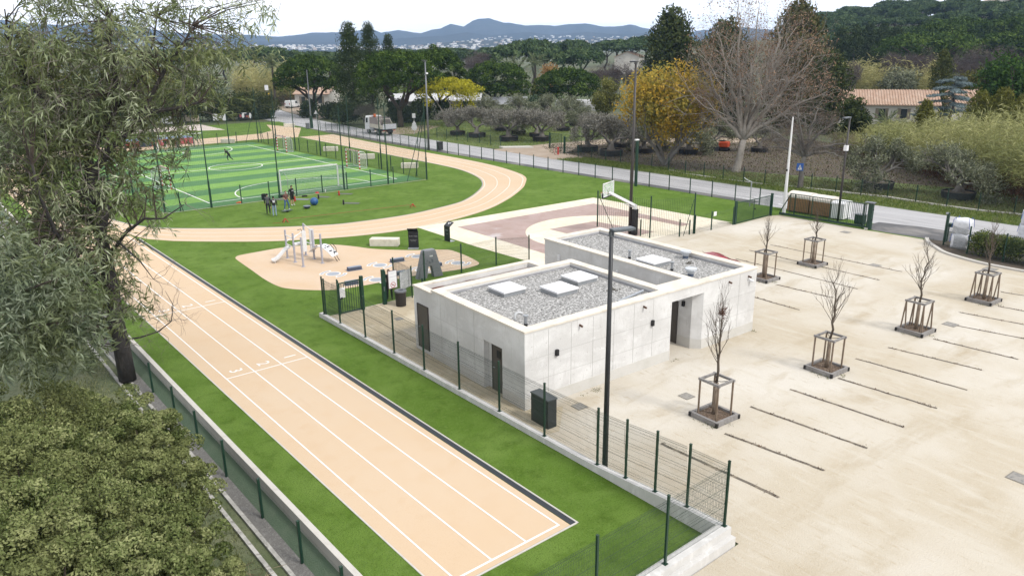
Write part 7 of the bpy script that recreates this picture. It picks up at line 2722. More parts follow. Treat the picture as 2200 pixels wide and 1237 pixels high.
for (px, py, v, s, lab) in [(983, 290, 0, 1.05, 'grey potted olive at the left end of the nursery row under the mimosa'), (1025, 295, 2, 1.15, 'grey potted olive with bare roots, second in the front row from the mimosa'), (1093, 303, 0, 1.2, 'grey potted olive in the dullest tub at the left of the nursery entrance'),
                            (1077, 281, 1, 1.0, 'greener potted olive behind the dull tub'), (1114, 288, 1, 1.0, 'small potted olive between the dull tub and the nursery gate'), (1153, 294, 2, 1.0, 'potted olive partly behind the round tub left of the gate'),
                            (1164, 303, 0, 1.15, 'grey potted olive in a round black tub just left of the nursery gate'), (1209, 281, 1, 1.0, 'low potted olive behind the open nursery gate'), (1262, 325, 2, 1.2, 'grey potted olive just right of the nursery gate'),
                            (1313, 334, 2, 1.25, 'large grey potted olive nearest the road, left of the tall floodlight'), (1336, 316, 1, 1.0, 'potted olive in a tall tub behind the nearest grey one'), (1383, 328, 1, 1.05, 'olive potted tree right behind the tall floodlight pole'),
                            (1424, 319, 1, .8, 'small potted olive behind the stems of the golden tree'), (1478, 330, 1, 1.05, 'dark stemmed potted olive right of the golden tree'), (1529, 323, 1, 1.0, 'potted olive next to the orange digger'), (1631, 326, 2, .9, 'potted olive behind the plane tree trunk'),
                            (1886, 405, 1, 1.15, 'round greyish olive in a low tub right of the dark street lamp, across the road'), (2057, 427, 1, 1.15, 'round greyish olive in a low tub at the foot of the canes, across the road'),
                            (1060, 262, 1, 1.1, 'olive in the back row below the grey hut roof'), (1130, 262, 1, 1.2, 'olive in the back row below the bluish shrub'), (1190, 258, 1, 1.2, 'olive in the back row under the free standing pine'), (1240, 270, 1, 1.2, 'olive in the back row left of the yellow green tree')]:
    g_ = G(px, py)
    if v not in ou:
        ou.add(v)
        o = OLV[v]
        o.location = (*g_, 0)
        o.rotation_euler = (0, 0, random.random() * 6)
        o.scale = (s * .95, s * .95, s * .84)
        o['label'] = lab
    else:
        dup(OLV[v], (*g_, 0), random.random() * 6, lab, None, (s * .95, s * .95, s * .84))

# ---- staked young trees of the parking
TIMB = mat('weathered timber', (.26, .245, .235), .85, layers=[(2, (.36, .345, .335), .45, .7, (6, 1, 1)), (9, (.16, .15, .14), .55, .8)])
STAKE = mat('brown stake', (.20, .145, .10), .85, layers=[(3, (.27, .21, .16), .45, .7)])
MULCH = mat('bark mulch', (.135, .09, .06), .95, layers=[(14, (.33, .25, .18), .52, .62), (22, (.04, .028, .02), .55, .68)], bump=1.0, bscale=30)
WRAP = mat('reed wrap', (.30, .235, .175), .9, layers=[(6, (.17, .125, .09), .45, .65, (8, 8, .6)), (3, (.38, .31, .24), .5, .75)])
YT = []
TR6 = [(1534, 896, 'nearest staked young tree in the sand, with a brown nest in its top'), (1775, 795, 'second staked young tree from the viewer, in the middle of the sand'), (1966, 712, 'staked young tree with splayed stakes, third along the near row'),
       (2112, 647, 'staked young tree farthest right in the near row, before the hedge'), (1641, 600, 'staked young tree just right of the concrete building corner'), (1745, 569, 'staked young tree nearest the sliding gate')]
for i, (px, py, lab) in enumerate(TR6):
    gx, gy = G(px, py)
    g = np.random.default_rng(300 + i)
    t = thing('young_tree', lab, 'young tree', (gx, gy, .004), R(-3), 'staked young trees of the parking')
    w_ = 1.28
    k = MB()
    for s in (-1, 1):
        k.box(s * (w_ / 2 - .05), 0, 0, .10, w_, .20)
        k.box(0, s * (w_ / 2 - .05), 0, w_ - .2, .10, .20)
    k.build('planter_frame', TIMB, t)
    for a in (-1, 1):
        for b in (-1, 1):
            MB().box(a * (w_ / 2 - .012), b * (w_ / 2 - .012), .02, .09, .09, .16).build('corner_plate', BLACKP, t)
    MB().lathe([(w_ * .62, .10), (w_ * .3, .13), (.05, .15)], n=4).build('mulch', MULCH, t).rotation_euler = (0, 0, R(45))
    hs = topz(px, py, px + 3, {0: 815, 1: 722, 2: 645, 3: 585, 4: 541, 5: 514}[i])
    sp = .42
    splay = .10 if i in (2, 3) else 0.0
    for a in (-1, 1):
        for b in (-1, 1):
            MB().tube([(a * (sp + splay * .2), b * (sp + splay), .1), (a * sp, b * sp, hs)], .038, 8).build('stake', STAKE, t)
            if splay:
                MB().tube([(a * (sp - .1), b * (sp - .08), .1), (a * sp, b * sp, hs)], .035, 8).build('stake', STAKE, t)
    k = MB()
    for s in (-1, 1):
        k.box(s * sp, 0, hs - .05, .07, sp * 2 + .14, .09).box(0, s * sp, hs - .045, sp * 2 - .07, .07, .085)
    k.build('tie_frame', TIMB, t)
    k = MB()
    for a in (-1, 1):
        for b in (-1, 1):
            k.tube([(a * sp, b * sp, hs - .02), (a * .12, b * .1, hs - .08), (0, 0, hs - .05)], .014, 4)
    k.build('tie', BLACKP, t)
    MB().tube([(0, 0, .1), (.01, 0, hs * .5), (0, 0, hs - .12)], [.10, .085, .075], 10).build('trunk_wrap', WRAP, t, None, True)
    ztop = topz(px, py, {0: 1543, 1: 1787, 2: 2006, 3: 2130, 4: 1654, 5: 1752}[i], {0: 628, 1: 573, 2: 522, 3: 472, 4: 470, 5: 455}[i])
    br = MB()
    P = [Vector((0, 0, hs - .1))]
    rs = [.052]
    nn = 9
    for j in range(1, nn + 1):
        u = j / nn
        P.append(Vector((g.normal() * .05 + (.10 * u if i in (2,) else 0), g.normal() * .05, hs + (ztop - hs) * u)))
        rs.append(.05 * (1 - u) + .008)
    br.tube(P, rs, 6)
    for j in range(1, nn):
        u = j / nn
        for s in range(4):
            a = g.uniform(0, 6.28)
            L_b = (ztop - hs) * .21 * (1.15 - u) * g.uniform(.6, 1.25) + .10
            p0 = P[j].lerp(P[j + 1], g.random())
            branchy(br, p0, Vector((math.cos(a) * .55, math.sin(a) * .55, 1.0)), L_b, .016 * (1.2 - u), 2, g, 2, .45, .55, 4, None, 2, .7, .15)
    br.build('branches', TWIGB, t, None, True)
    if i == 0:
        n_ = 260
        c = P[7]
        leafobj('nest', np.array(c) + RNG.normal(size=(n_, 3)) * np.array([.07, .07, .13]), RNG.normal(size=(n_, 3)), .14, .018, RNG.random(n_), leafmat('nest twig', [(.05, .02, .012), (.14, .06, .04)], 0), t)

# weeds round the frames, crumbs in the sand
def tufts(name, label, pts, n, sp, L, W, m, z=0.0):
    idx = RNG.integers(0, len(pts), n)
    P = np.array([(p[0], p[1], z) for p in pts])[idx]
    P[:, :2] += RNG.normal(size=(n, 2)) * sp
    D = RNG.normal(size=(n, 3)) * .7 + np.array([0, 0, 1])
    return stuff(leafobj(name, P, D, L * RNG.uniform(.5, 1.4, n), W, RNG.random(n), m), label, 'plants')


wp = []
for px, py, _ in TR6:
    c = G(px, py)
    for a, b in ((-.75, -.2), (-.7, .2), (-.1, -.78), (.72, -.35), (.8, -.1), (-.7, -.5)):
        wp.append((c[0] + a, c[1] + b))
wp += [G(1283, 838), G(1278, 840), G(1255, 848), G(1450, 775), G(1620, 712)]
tufts('weeds', 'sparse green weeds at the young tree frames and the building foot', wp, 800, .10, .09, .02, leafmat('weed', [(.04, .05, .015), (.10, .12, .03), (.20, .19, .09)], .2), .004)
dk = []
for (a, b) in bays:
    pa, pb = G(*a), G(*b)
    for j in range(26):
        u = random.random()
        dk.append((pa[0] + (pb[0] - pa[0]) * u, pa[1] + (pb[1] - pa[1]) * u))
tufts('bark_crumbs', 'dark bark crumbs scattered along the parking strips', dk, 1800, .05, .05, .025, DEADL, .008)

# ---- rough grass on verges and bank
def grass(label, poly, n, L, m, seed, W=.03, z=-.01):
    g = np.random.default_rng(seed)
    xs_, ys_ = [p[0] for p in poly], [p[1] for p in poly]
    pts = []
    while len(pts) < n:
        X, Y = g.uniform(min(xs_), max(xs_)), g.uniform(min(ys_), max(ys_))
        c = False
        for i in range(len(poly)):
            (x1, y1), (x2, y2) = poly[i], poly[(i + 1) % len(poly)]
            if (y1 > Y) != (y2 > Y) and X < (x2 - x1) * (Y - y1) / (y2 - y1) + x1:
                c = not c
        if c:
            pts.append((X, Y, z))
    P = np.array(pts)
    f = .5 + .5 * np.sin(P[:, 0] * 1.7) * np.sin(P[:, 1] * 1.1)
    D = g.normal(size=P.shape) * .5 + np.array([0, 0, 1])
    return stuff(leafobj('grass', P, D, L * g.uniform(.5, 1.3, n) * (.6 + .6 * f), W, g.random(n), m), label, 'grass')


grass('rough grass of the verge between the road and the nursery fence', [(65.6, -5), (69.4, -5), (69.2, 20), (68.8, 40), (69.1, 60), (68.8, 69), (65.4, 71), (65.7, 60), (65.9, 40)], 26000, .32, GRASSL, 1, .05)
grass('grass of the nursery bank behind the fence', [(69.7, -5), (69.4, 40), (69.6, 53), (72.5, 52), (74.0, 41), (75.5, 31), (76.5, 22), (76, -5)], 22000, .24, leafmat('bank grass', [(.085, .105, .03), (.14, .155, .055), (.21, .20, .11)], .2), 2, .05)
grass('dead leaves and weeds littering the dark nursery soil', [(69.6, 18), (69.2, 40), (69.5, 60), (69.1, 76), (73, 82.5), (100, 80), (106, 60), (98, 30), (88, 10), (76, 8)], 26000, .20, leafmat('litter', [(.035, .026, .018), (.10, .075, .05), (.09, .115, .035), (.24, .19, .13)], .1), 8, .09, -.015)
grass('grass around the potted olives left of the nursery entrance', [(66.6, 85), (70, 83.5), (100, 84), (112, 118), (84, 130), (70, 128), (67.6, 112), (66.5, 100)], 20000, .28, GRASSL, 3, .06)

# ---- hedge at the right edge
t = thing('hedge', 'dense clipped green hedge behind the wire fence at the right edge', 'hedge', (54.55, 18.0, 0))
lum = []
g = np.random.default_rng(17)
for i in range(60):
    u = i / 59
    for j in range(3):
        lum.append((.1 - .6 * u + (j - 1) * .45 + g.normal() * .06, .3 - 10.5 * u, .45 + .55 * (g.random()), .42, .42, .50))
for i in range(60):
    u = i / 59
    for j in range(2):
        lum.append((.1 - .6 * u + (j - .5) * .6, .3 - 10.5 * u, 1.18 + g.normal() * .06, .40, .40, .30))
crown('foliage', lum, 95, .13, .07, HEDL, t, up=.3, rand=.8, fill=.2)

# ---- bush mass and slope at the lower left
t0_ = None
BB = [(40, 850, 26.5, 2.3), (130, 880, 25.5, 2.2), (230, 870, 25.6, 2.0), (20, 960, 22.0, 2.4), (120, 990, 21.4, 2.2), (230, 980, 21.4, 2.0), (330, 1000, 20.8, 1.5), (30, 1080, 19.0, 2.2), (140, 1110, 18.4, 2.0), (250, 1100, 18.4, 1.9), (350, 1120, 18.0, 1.4),
      (60, 1190, 16.6, 1.9), (170, 1200, 16.4, 1.8), (290, 1210, 16.2, 1.6), (-60, 900, 24, 2.4), (-60, 1030, 20.5, 2.3), (-50, 1150, 17.5, 2.0), (300, 905, 24.0, 1.5), (400, 1200, 16.4, 1.1)]
BL_ = ['large light olive bush at the left edge below the willow leaves', 'light olive bush right of the left edge one below the willow', 'light olive bush nearest the foot of the willow trunk', 'bushy shrub at the left edge in the middle of the bush mass', 'shrub in the middle of the bush mass, second from the left',
       'dense shrub in the middle of the bush mass, third from the left', 'low shrub beside the gutter in the middle of the bush mass', 'dark hollowed shrub low at the left edge', 'dark shrub low in the bush mass, second from the left', 'pale topped shrub low in the bush mass, third from the left',
       'low spreading shrub beside the dry twigs', 'shrub at the bottom left corner', 'shrub at the bottom edge, second from the left', 'shrub at the bottom edge, third from the left', 'shrub cut by the left edge under the willow', 'shrub cut by the left edge in the middle', 'shrub cut by the left edge near the bottom',
       'low shrub along the gutter near the willow trunk', 'small low bush at the bottom next to the dry twigs']
for i, (px, py, d, r_) in enumerate(BB):
    p = V(px, py, d)
    t = thing('bush', BL_[i], 'bush', (p.x, p.y, -1.2), 0, 'bushes at the lower left')
    g = np.random.default_rng(400 + i)
    zc = p.z + 1.2
    lum = []
    for j in range(62):
        d_ = g.normal(size=3)
        d_ /= np.linalg.norm(d_)
        if d_[2] < -.3:
            d_[2] *= -1
        rr = g.uniform(.62, 1.05)
        s = r_ * g.uniform(.10, .21)
        lum.append((d_[0] * r_ * rr, d_[1] * r_ * rr, max(.3, zc - r_ * .75 + d_[2] * r_ * .85 * rr), s, s, s * .8))
    crown('foliage', lum, 290, .090, .052, BUSHL, t, up=.3, rand=.9, top=.5, fill=.15, lumpvar=.5)
    mb = MB()
    for j in range(7):
        a = j * .9
        l_ = lum[j]
        mb.tube([(.1 * math.cos(a), .1 * math.sin(a), -.2), (l_[0] * .5, l_[1] * .5, l_[2] * .6), (l_[0], l_[1], l_[2])], [.06, .035, .012], 5)
    mb.build('stem', TWIGB, t)
tw = [V(px, py, d) for px, py, d in ((440, 1150, 18.0), (480, 1160, 17.8), (500, 1190, 17.0), (430, 1190, 17.2), (520, 1225, 16.2), (460, 1225, 16.2))]
t = thing('dry_brushwood', 'heap of dry brown twigs on the slope beside the gutter at the bottom', 'brushwood', (4.0, 16.2, -1.1))
n_ = 1500
gx = RNG.normal(size=(n_, 3)) * np.array([.75, 1.5, .22]) + np.array([.5, .3, .15])
gx[:, 2] = np.abs(gx[:, 2])
leafobj('twigs', gx, RNG.normal(size=(n_, 3)) * np.array([.9, 1, .25]) + np.array([.5, -.2, .1]), RNG.uniform(.3, 1.0, n_), .022, RNG.random(n_), leafmat('dry twig', [(.07, .055, .03), (.20, .165, .105), (.36, .31, .22)], 0), t)
grass('pale rough grass of the slope between bushes and gutter', [(6.05, 10), (6.05, 45), (3.8, 45), (3.6, 30), (2.6, 10)], 26000, .22, leafmat('slope grass', [(.09, .11, .045), (.17, .19, .085), (.27, .28, .15)], .25), 6, .03, -.95)

# ---- the big willow-like tree in front, and its neighbour at the left edge
WD = 36.0
wb_ = G(275, 812, -.8)
wt = thing('willow_tree', 'large foreground tree with long narrow grey green leaves and dark leaning trunk', 'tree', (wb_[0], wb_[1], -.85))
O_ = Vector((wb_[0], wb_[1], -.85))


def W_(px, py, dd=0.0):
    return V(px, py, WD + dd) - O_


mb = MB()
limbs = [
    ([(275, 815, 0), (262, 745, 0), (250, 690, .1), (240, 620, .2), (228, 560, .2), (215, 500, .1), (222, 440, 0)], .30, .20),
    ([(222, 440, 0), (195, 405, .3), (190, 340, .4), (215, 290, .2), (245, 240, .3), (250, 180, 0), (235, 90, .2), (240, 20, 0)], .19, .04),
    ([(222, 440, 0), (180, 420, -.3), (205, 365, -.2), (240, 315, -.4), (285, 275, -.5), (330, 240, -.6), (380, 232, -.5), (450, 215, -.8)], .17, .035),
    ([(285, 275, -.5), (320, 215, -.8), (360, 140, -1), (400, 85, -1.2), (420, 40, -1.2)], .09, .02),
    ([(215, 500, .1), (160, 440, .8), (110, 400, 1.2), (100, 330, 1.6), (130, 250, 1.6), (110, 160, 1.8), (120, 60, 2)], .14, .03),
    ([(228, 560, .2), (270, 500, -.6), (310, 470, -1.0), (350, 470, -1.4), (395, 440, -1.8)], .07, .015),
    ([(240, 620, .2), (170, 560, -1.2), (120, 500, -1.8), (85, 420, -2.2), (60, 320, -2.4)], .11, .02),
    ([(130, 250, 1.6), (60, 180, 1.2), (20, 90, 1.0), (10, 20, 1)], .07, .02),
    ([(245, 240, .3), (300, 170, .8), (330, 90, 1.0), (340, 10, 1)], .07, .02),
    ([(258, 730, 0), (300, 725, -.6), (340, 712, -1.0), (368, 690, -1.2), (372, 655, -1.3), (355, 625, -1.3)], .035, .006),
    ([(215, 500, .1), (255, 520, -1.0), (300, 560, -1.6), (330, 600, -2)], .05, .01),
]
for pts, r0, r1 in limbs:
    P = [W_(*p) for p in pts]
    n_ = len(P)
    mb.tube(P, [1.25 * (r0 + (r1 - r0) * i / (n_ - 1)) for i in range(n_)], 9, caps=True)
mb.build('trunk', mat('dark furrowed bark', (.038, .034, .032), .9, layers=[(5, (.085, .075, .068), .5, .7, (1, 1, .25))], bump=.8, bscale=9), wt, None, True)
# crown regions in the photo: (px, py, radius px, amount)
REG = [(60, 60, 90, 20), (160, 50, 90, 26), (260, 60, 85, 24), (350, 70, 75, 15), (430, 60, 70, 10), (500, 60, 60, 8), (470, 130, 55, 8), (390, 150, 75, 18), (520, 95, 40, 4), (540, 20, 30, 2), (450, 15, 50, 6),
       (290, 150, 90, 28), (190, 150, 95, 32), (90, 150, 90, 30), (20, 150, 70, 20), (30, 250, 90, 28), (130, 250, 100, 34), (230, 245, 95, 32), (330, 235, 85, 24), (410, 190, 60, 11), (440, 225, 35, 3),
       (350, 290, 55, 6), (280, 330, 75, 14), (190, 340, 95, 30), (90, 340, 95, 30), (10, 340, 80, 24), (60, 440, 95, 28), (160, 440, 90, 26), (250, 420, 70, 14), (320, 400, 50, 6), (320, 440, 50, 7),
       (230, 510, 75, 16), (140, 530, 90, 24), (40, 540, 90, 26), (290, 540, 45, 5), (200, 600, 75, 17), (275, 610, 30, 3), (110, 620, 80, 20), (20, 630, 70, 18), (240, 670, 50, 9), (170, 690, 65, 13), (90, 700, 65, 14), (20, 710, 60, 12), (262, 650, 30, 4)]
CL = []
for px, py, r_, am in REG:
    for i in range(max(2, int(am * (.62 if py < 210 else .62 if 170 < px < 400 else .86)))):
        a, u = random.random() * 6.283, math.sqrt(random.random())
        CL.append(tuple(W_(px + r_ * u * math.cos(a), py + r_ * u * math.sin(a), random.gauss(1.0 if 170 < px < 400 and 200 < py < 640 else .2, 1.6))))
CL = np.array(CL)
nc = len(CL)
SPC = 8
ci2 = np.repeat(np.arange(nc), SPC)
SP = CL[ci2] + RNG.normal(size=(nc * SPC, 3)) * np.array([.40, .40, .34])
ns = len(SP)
per = 10
main = unit(RNG.normal(size=(ns, 3)) * .55 + np.array([0, 0, -.5]))
idx = np.repeat(np.arange(ns), per)
k_ = np.tile(np.arange(per), ns)
P = SP[idx] + main[idx] * (k_ * .06)[:, None]
D = main[idx] * .75 + RNG.normal(size=P.shape) * .5 + np.array([0, 0, -.12])
rv = .40 * RNG.random(len(P)) + .60 * RNG.random(nc)[ci2][idx]
leafobj('crown', P, D, .36 * RNG.uniform(.55, 1.35, len(P)), .055 * RNG.uniform(.7, 1.3, len(P)), rv, EUCL, wt, .06)
mbw = MB()
LP = [W_(*q_) .lerp(W_(*r_2), f_) for pts, _a, _b in limbs[:9] for q_, r_2 in zip(pts[1:-1], pts[2:]) for f_ in (0.0, .33, .66)]
LPn = np.array([tuple(p) for p in LP])
for c_ in CL:
    dd_ = np.linalg.norm(LPn - c_, axis=1)
    j_ = int(np.argmin(dd_ + RNG.random(len(dd_)) * .8))
    A_, B_ = Vector(LPn[j_]), Vector(c_)
    if (B_ - A_).length < 4.5:
        m_2 = A_.lerp(B_, .5) + Vector((random.gauss(0, .15), random.gauss(0, .15), .25))
        mbw.tube([A_, m_2, B_ + Vector((0, 0, .2))], [.035, .022, .010], 4, caps=False)
mbw.build('branches', BARK, wt)
mb = MB()
for i in range(0, ns, 2):
    p = Vector(SP[i])
    mb.tube([p - Vector(main[i]) * .5 + Vector((0, 0, .15)), p, p + Vector(main[i]) * .6], [.012, .008, .004], 3, caps=False)
g = np.random.default_rng(77)
for (a, b, dd) in [(360, 690, -1.2), (368, 660, -1.2), (340, 712, -1.0), (400, 440, -1.8), (300, 700, -.5), (290, 740, -.4), (330, 600, -2)]:
    for j in range(5):
        branchy(mb, W_(a, b, dd), Vector((g.normal() + .5, g.normal(), g.normal() * .8)), .8, .012, 2, g, 2, .6, .1, 3, None, 3, .7, .3)
for i in range(70):
    a, b = random.uniform(60, 300), random.uniform(120, 480)
    branchy(mb, W_(a, b, random.uniform(-2, 1)), Vector((g.normal(), g.normal(), abs(g.normal()) + .3)), 1.1, .018, 2, g, 2, .6, .2, 3, None, 3, .7, .3)
mb.build('bare_twigs', TWIG, wt)

# neighbour nearer the viewer at the left edge: coarser bluish leaves
nb0 = V(-70, 700, 25.5)
nt_ = thing('willow_tree', 'bluish leaved tree cut by the left edge, hanging over the light bushes', 'tree', (nb0.x, nb0.y, -1.3))
O2 = Vector((nb0.x, nb0.y, -1.3))
mb = MB()
for pts, r0, r1 in [([(-70, 1000, 25.5), (-70, 700, 25.5), (-40, 560, 25.3), (-20, 430, 25.2)], .16, .07), ([(-60, 690, 25.5), (20, 640, 25), (90, 610, 24.6), (150, 590, 24.4)], .06, .015), ([(-50, 620, 25.4), (20, 560, 25), (70, 520, 24.8)], .05, .012), ([(-65, 760, 25.5), (0, 730, 25), (80, 700, 24.6), (140, 690, 24.5)], .05, .012)]:
    P = [V(*p) - O2 for p in pts]
    mb.tube(P, [r0 + (r1 - r0) * i / (len(P) - 1) for i in range(len(P))], 7)
mb.build('trunk', BARK, nt_, None, True)
SP = []
for px, py, r_, am in [(20, 520, 60, 7), (10, 600, 75, 16), (90, 600, 70, 12), (150, 600, 50, 6), (30, 680, 75, 17), (110, 680, 65, 13), (170, 680, 50, 7), (60, 740, 65, 12), (140, 740, 55, 9), (190, 740, 35, 3), (0, 760, 60, 9), (200, 640, 35, 3), (215, 690, 30, 2)]:
    for i in range(int(am * 6)):
        a, u = random.random() * 6.283, math.sqrt(random.random())
        SP.append(tuple(V(px + r_ * u * math.cos(a), py + r_ * u * math.sin(a), random.gauss(25, .8)) - O2))
SP = np.array(SP)
ns = len(SP)
per = 9
main = unit(RNG.normal(size=(ns, 3)) * .7 + np.array([.1, -.1, -.3]))
idx = np.repeat(np.arange(ns), per)
P = SP[idx] + main[idx] * (np.tile(np.arange(per), ns) * .045)[:, None]
D = main[idx] * .7 + RNG.normal(size=P.shape) * .55
rv = .6 * RNG.random(len(P)) + .4 * RNG.random(ns)[idx]
leafobj('crown', P, D, .30 * RNG.uniform(.6, 1.35, len(P)), .055 * RNG.uniform(.7, 1.3, len(P)), rv, EUCB, nt_, .06)
# ================================================================== houses and huts in the distance
TILE = mat('terracotta roof tiles', (.50, .335, .24), .85, layers=[(.9, (.60, .45, .35), .42, .66), (5, (.36, .22, .15), .5, .72, (1, 1, 1)), (14, (.58, .43, .33), .56, .75)], bump=.6, bscale=9)
RENDER = mat('white house render', (.66, .63, .58), .85, layers=[(1.2, (.56, .53, .47), .45, .7)])
SHUT = mat('taupe shutter', (.24, .20, .15), .7)


def house(label, c, rz, L, W, h, rh, m=None, roofm=None, wins=4, name='house', over=.4, tiles=True):
    t = thing(name, label, 'house', c, rz)
    MB().box(0, 0, -.5, L, W, h + .5).build('wall', m or RENDER, t)
    k = MB()
    ov = over
    for s in (-1, 1):
        a, b = (-L / 2 - ov, s * (W / 2 + ov), h - .12), (L / 2 + ov, s * (W / 2 + ov), h - .12)
        c_, d_ = (L / 2 + ov, 0, h + rh), (-L / 2 - ov, 0, h + rh)
        th = .14
        vs = [a, b, c_, d_] + [(p[0], p[1], p[2] + th) for p in (a, b, c_, d_)]
        k.add(vs, [(0, 1, 2, 3), (4, 5, 6, 7)[::-1], (0, 1, 5, 4), (3, 2, 6, 7), (0, 3, 7, 4), (1, 2, 6, 5)])
        if tiles:
            n_ = int(L / .42)
            for i in range(n_):
                x = -L / 2 - ov + (L + 2 * ov) * (i + .5) / n_
                k.tube([(x, s * (W / 2 + ov), h + th - .10), (x, 0, h + rh + th + .02)], .105, 5)
    k.build('roof', roofm or TILE, t)
    for q_ in (-L / 2 + .01, L / 2 - .01):
        MB().add([(q_, -W / 2, h), (q_, W / 2, h), (q_, 0, h + rh)], [(0, 1, 2)]).build('gable', m or RENDER, t)
    for s in (-1, 1):
        for i in range(wins):
            x = -L / 2 + L * (i + .5) / max(1, wins)
            o = MB().box(x, s * (W / 2 + .03), h * .30, 1.0, .08, h * .5).build('window', GLASS, t)
            for q_ in (-1, 1):
                MB().box(x + q_ * .78, s * (W / 2 + .03), h * .28, .52, .07, h * .54).build('shutter', SHUT, o)
    return t


c = G(1885, 262)
v = Vector(G(2010, 262)) - Vector(G(1760, 258))
house('long low house with a faded terracotta tile roof behind the canes', (*c, 0), math.atan2(v.y, v.x), 17.5, 8.5, 3.3, 2.2, wins=5)
c = G(2035, 258)
house('shorter tile roofed house wing behind the blue cedar', (*c, 0), math.atan2(v.y, v.x) + .25, 8.5, 7.5, 3.2, 2.0, wins=2)
x, y = dirpt(1347, 330)
house('distant two storey house with a pale orange tile roof among the pines', (x, y, zg(x, y) - 1), R(35), 17, 10, zpx(1347, 117, 330) - zg(x, y), 2.0, wins=5, tiles=False)
for px, d, yt, L, lab in ((1925, 470, 30, 13, 'white villa with a pale roof high among the hillside pines'), (1800, 330, 72, 8, 'small orange roofed house among the trees left on the hillside'), (1745, 420, 44, 7, 'tiny pink roofed house at the left of the wooded hillside'), (2040, 440, 25, 10, 'small ochre house on the hazy slope'), (2085, 500, 2, 14, 'brown terraced house at the top of the hillside')):
    x, y = dirpt(px, d)
    z = zpx(px, yt, d)
    house(lab, (x, y, z - 4.2), R(50), L, 7, 3.4, 1.1, mat('pale villa wall', (.62, .60, .56), .8), mat('pale villa roof', (.50, .40, .34), .8) if L != 8 else TILE, 3, tiles=False)
WROOF = mat('white sheet roof', (.62, .62, .62), .5, layers=[(1.5, (.52, .52, .53), .45, .7)])
c = G(940, 240)
house('long shed with a white sheet roof behind the mimosa', (c[0], c[1], 0), R(-42), 20, 8, 2.6, 1.3, mat('shed wall', (.30, .29, .27), .8), WROOF, 0, 'shed', .3, False)
c = G(1088, 238)
house('hut with a grey sheet roof among the olives', (c[0], c[1], 0), R(-38), 9, 6, 1.6, 1.3, mat('shed wall', (.30, .29, .27), .8), mat('grey sheet roof', (.34, .35, .37), .5), 0, 'hut', .3, False)
c = G(1243, 236)
t = thing('polytunnel', 'whitish polytunnel end behind the free standing pine', 'greenhouse', (c[0], c[1], 0), R(30))
k = MB()
n_ = 12
vs = [(2.4 * math.cos(PI * i / n_), -5, 2.3 * math.sin(PI * i / n_)) for i in range(n_ + 1)] + [(2.4 * math.cos(PI * i / n_), 5, 2.3 * math.sin(PI * i / n_)) for i in range(n_ + 1)]
k.add(vs, [(i, i + 1, i + n_ + 2, i + n_ + 1) for i in range(n_)] + [tuple(range(n_ + 1))])
k.build('cover', WROOF, t)
MB().box(0, -5.03, 0, 1.2, .04, 1.7).build('door', mat('dim plastic', (.35, .36, .36), .5), t)
c = dirpt(690, 205)
house('cream walled villa half hidden behind the first stone pine', (c[0], c[1], 0), R(-50), 9, 7, 3.2, 1.4, RENDER, TILE, 2, tiles=False)

# ================================================================== mountains, coast town, haze
def ridge(name, prof, dist, depth, y0, m, seed, rough=.06, top=1.0):
    """a mountain range: skyline heights from the photograph, slopes falling towards and away from the viewer"""
    g = np.random.default_rng(seed)
    pts = []
    for (a, b), (c_, d_) in zip(prof[:-1], prof[1:]):
        n_ = max(1, int((c_ - a) / 9))
        for i in range(n_):
            pts.append((a + (c_ - a) * i / n_, b + (d_ - b) * i / n_))
    pts.append(prof[-1])
    nx = len(pts)
    rows = 16
    vs = []
    spur = g.normal(size=nx)
    for _ in range(3):
        spur = (np.roll(spur, 1) + spur * 2 + np.roll(spur, -1)) / 4
    spur = spur / (np.abs(spur).max() + 1e-9)
    for i, (px, py) in enumerate(pts):
        hgt = max(5, V(px, py, dist).z) + g.normal() * .8
        d = ray(px, 300)
        l = math.hypot(d[0], d[1])
        for j in range(rows):
            u = j / (rows - 1)
            if u < .72:
                t_ = u / .72
                dd = dist - depth * (1 - t_)
                z = hgt * (t_ ** 1.25) * (1 + .25 * spur[i] * math.sin(PI * t_)) + hgt * g.normal() * rough * .4 * math.sin(PI * t_)
                z = min(z, hgt * (.25 + .75 * t_))
            else:
                t_ = (u - .72) / .28
                dd = dist + depth * .6 * t_
                z = hgt * (1 - t_) ** 1.2
            vs.append((d[0] / l * dd, d[1] / l * dd, z * top - 1))
    fs = []
    for i in range(nx - 1):
        for j in range(rows - 1):
            fs.append((i * rows + j, (i + 1) * rows + j, (i + 1) * rows + j + 1, i * rows + j + 1))
    mb = MB()
    mb.add(vs, fs)
    return struct(mb.build(name, m, None, None, True))


MTN = mat('mountain forest', (.030, .040, .032), 1.0, layers=[(.012, (.060, .066, .055), .45, .66), (.06, (.018, .026, .022), .5, .75)], spec=0)
MTN2 = mat('coast hills', (.050, .060, .045), 1.0, layers=[(.012, (.09, .09, .075), .45, .66), (.05, (.03, .04, .03), .5, .75)], spec=0)
far_prof = [(-300, 52), (-100, 40), (0, 36), (60, 38), (110, 46), (180, 50), (250, 44), (320, 52), (400, 66), (470, 70), (560, 73), (620, 76), (660, 72), (700, 67), (760, 66), (800, 60), (815, 59), (832, 67), (868, 61), (914, 69), (938, 60), (955, 57.5), (976, 47), (1003, 53), (1022, 40), (1034, 35.5),
            (1056, 34.5), (1070, 39), (1086, 45), (1100, 45), (1130, 51), (1160, 50), (1190, 52), (1222, 48), (1252, 46.5), (1292, 54), (1330, 53), (1345, 50), (1368, 56), (1400, 61), (1470, 66), (1560, 55), (1640, 62), (1760, 80), (1900, 95)]
ridge('mountains', far_prof, 5000, 1500, 0, MTN, 1)
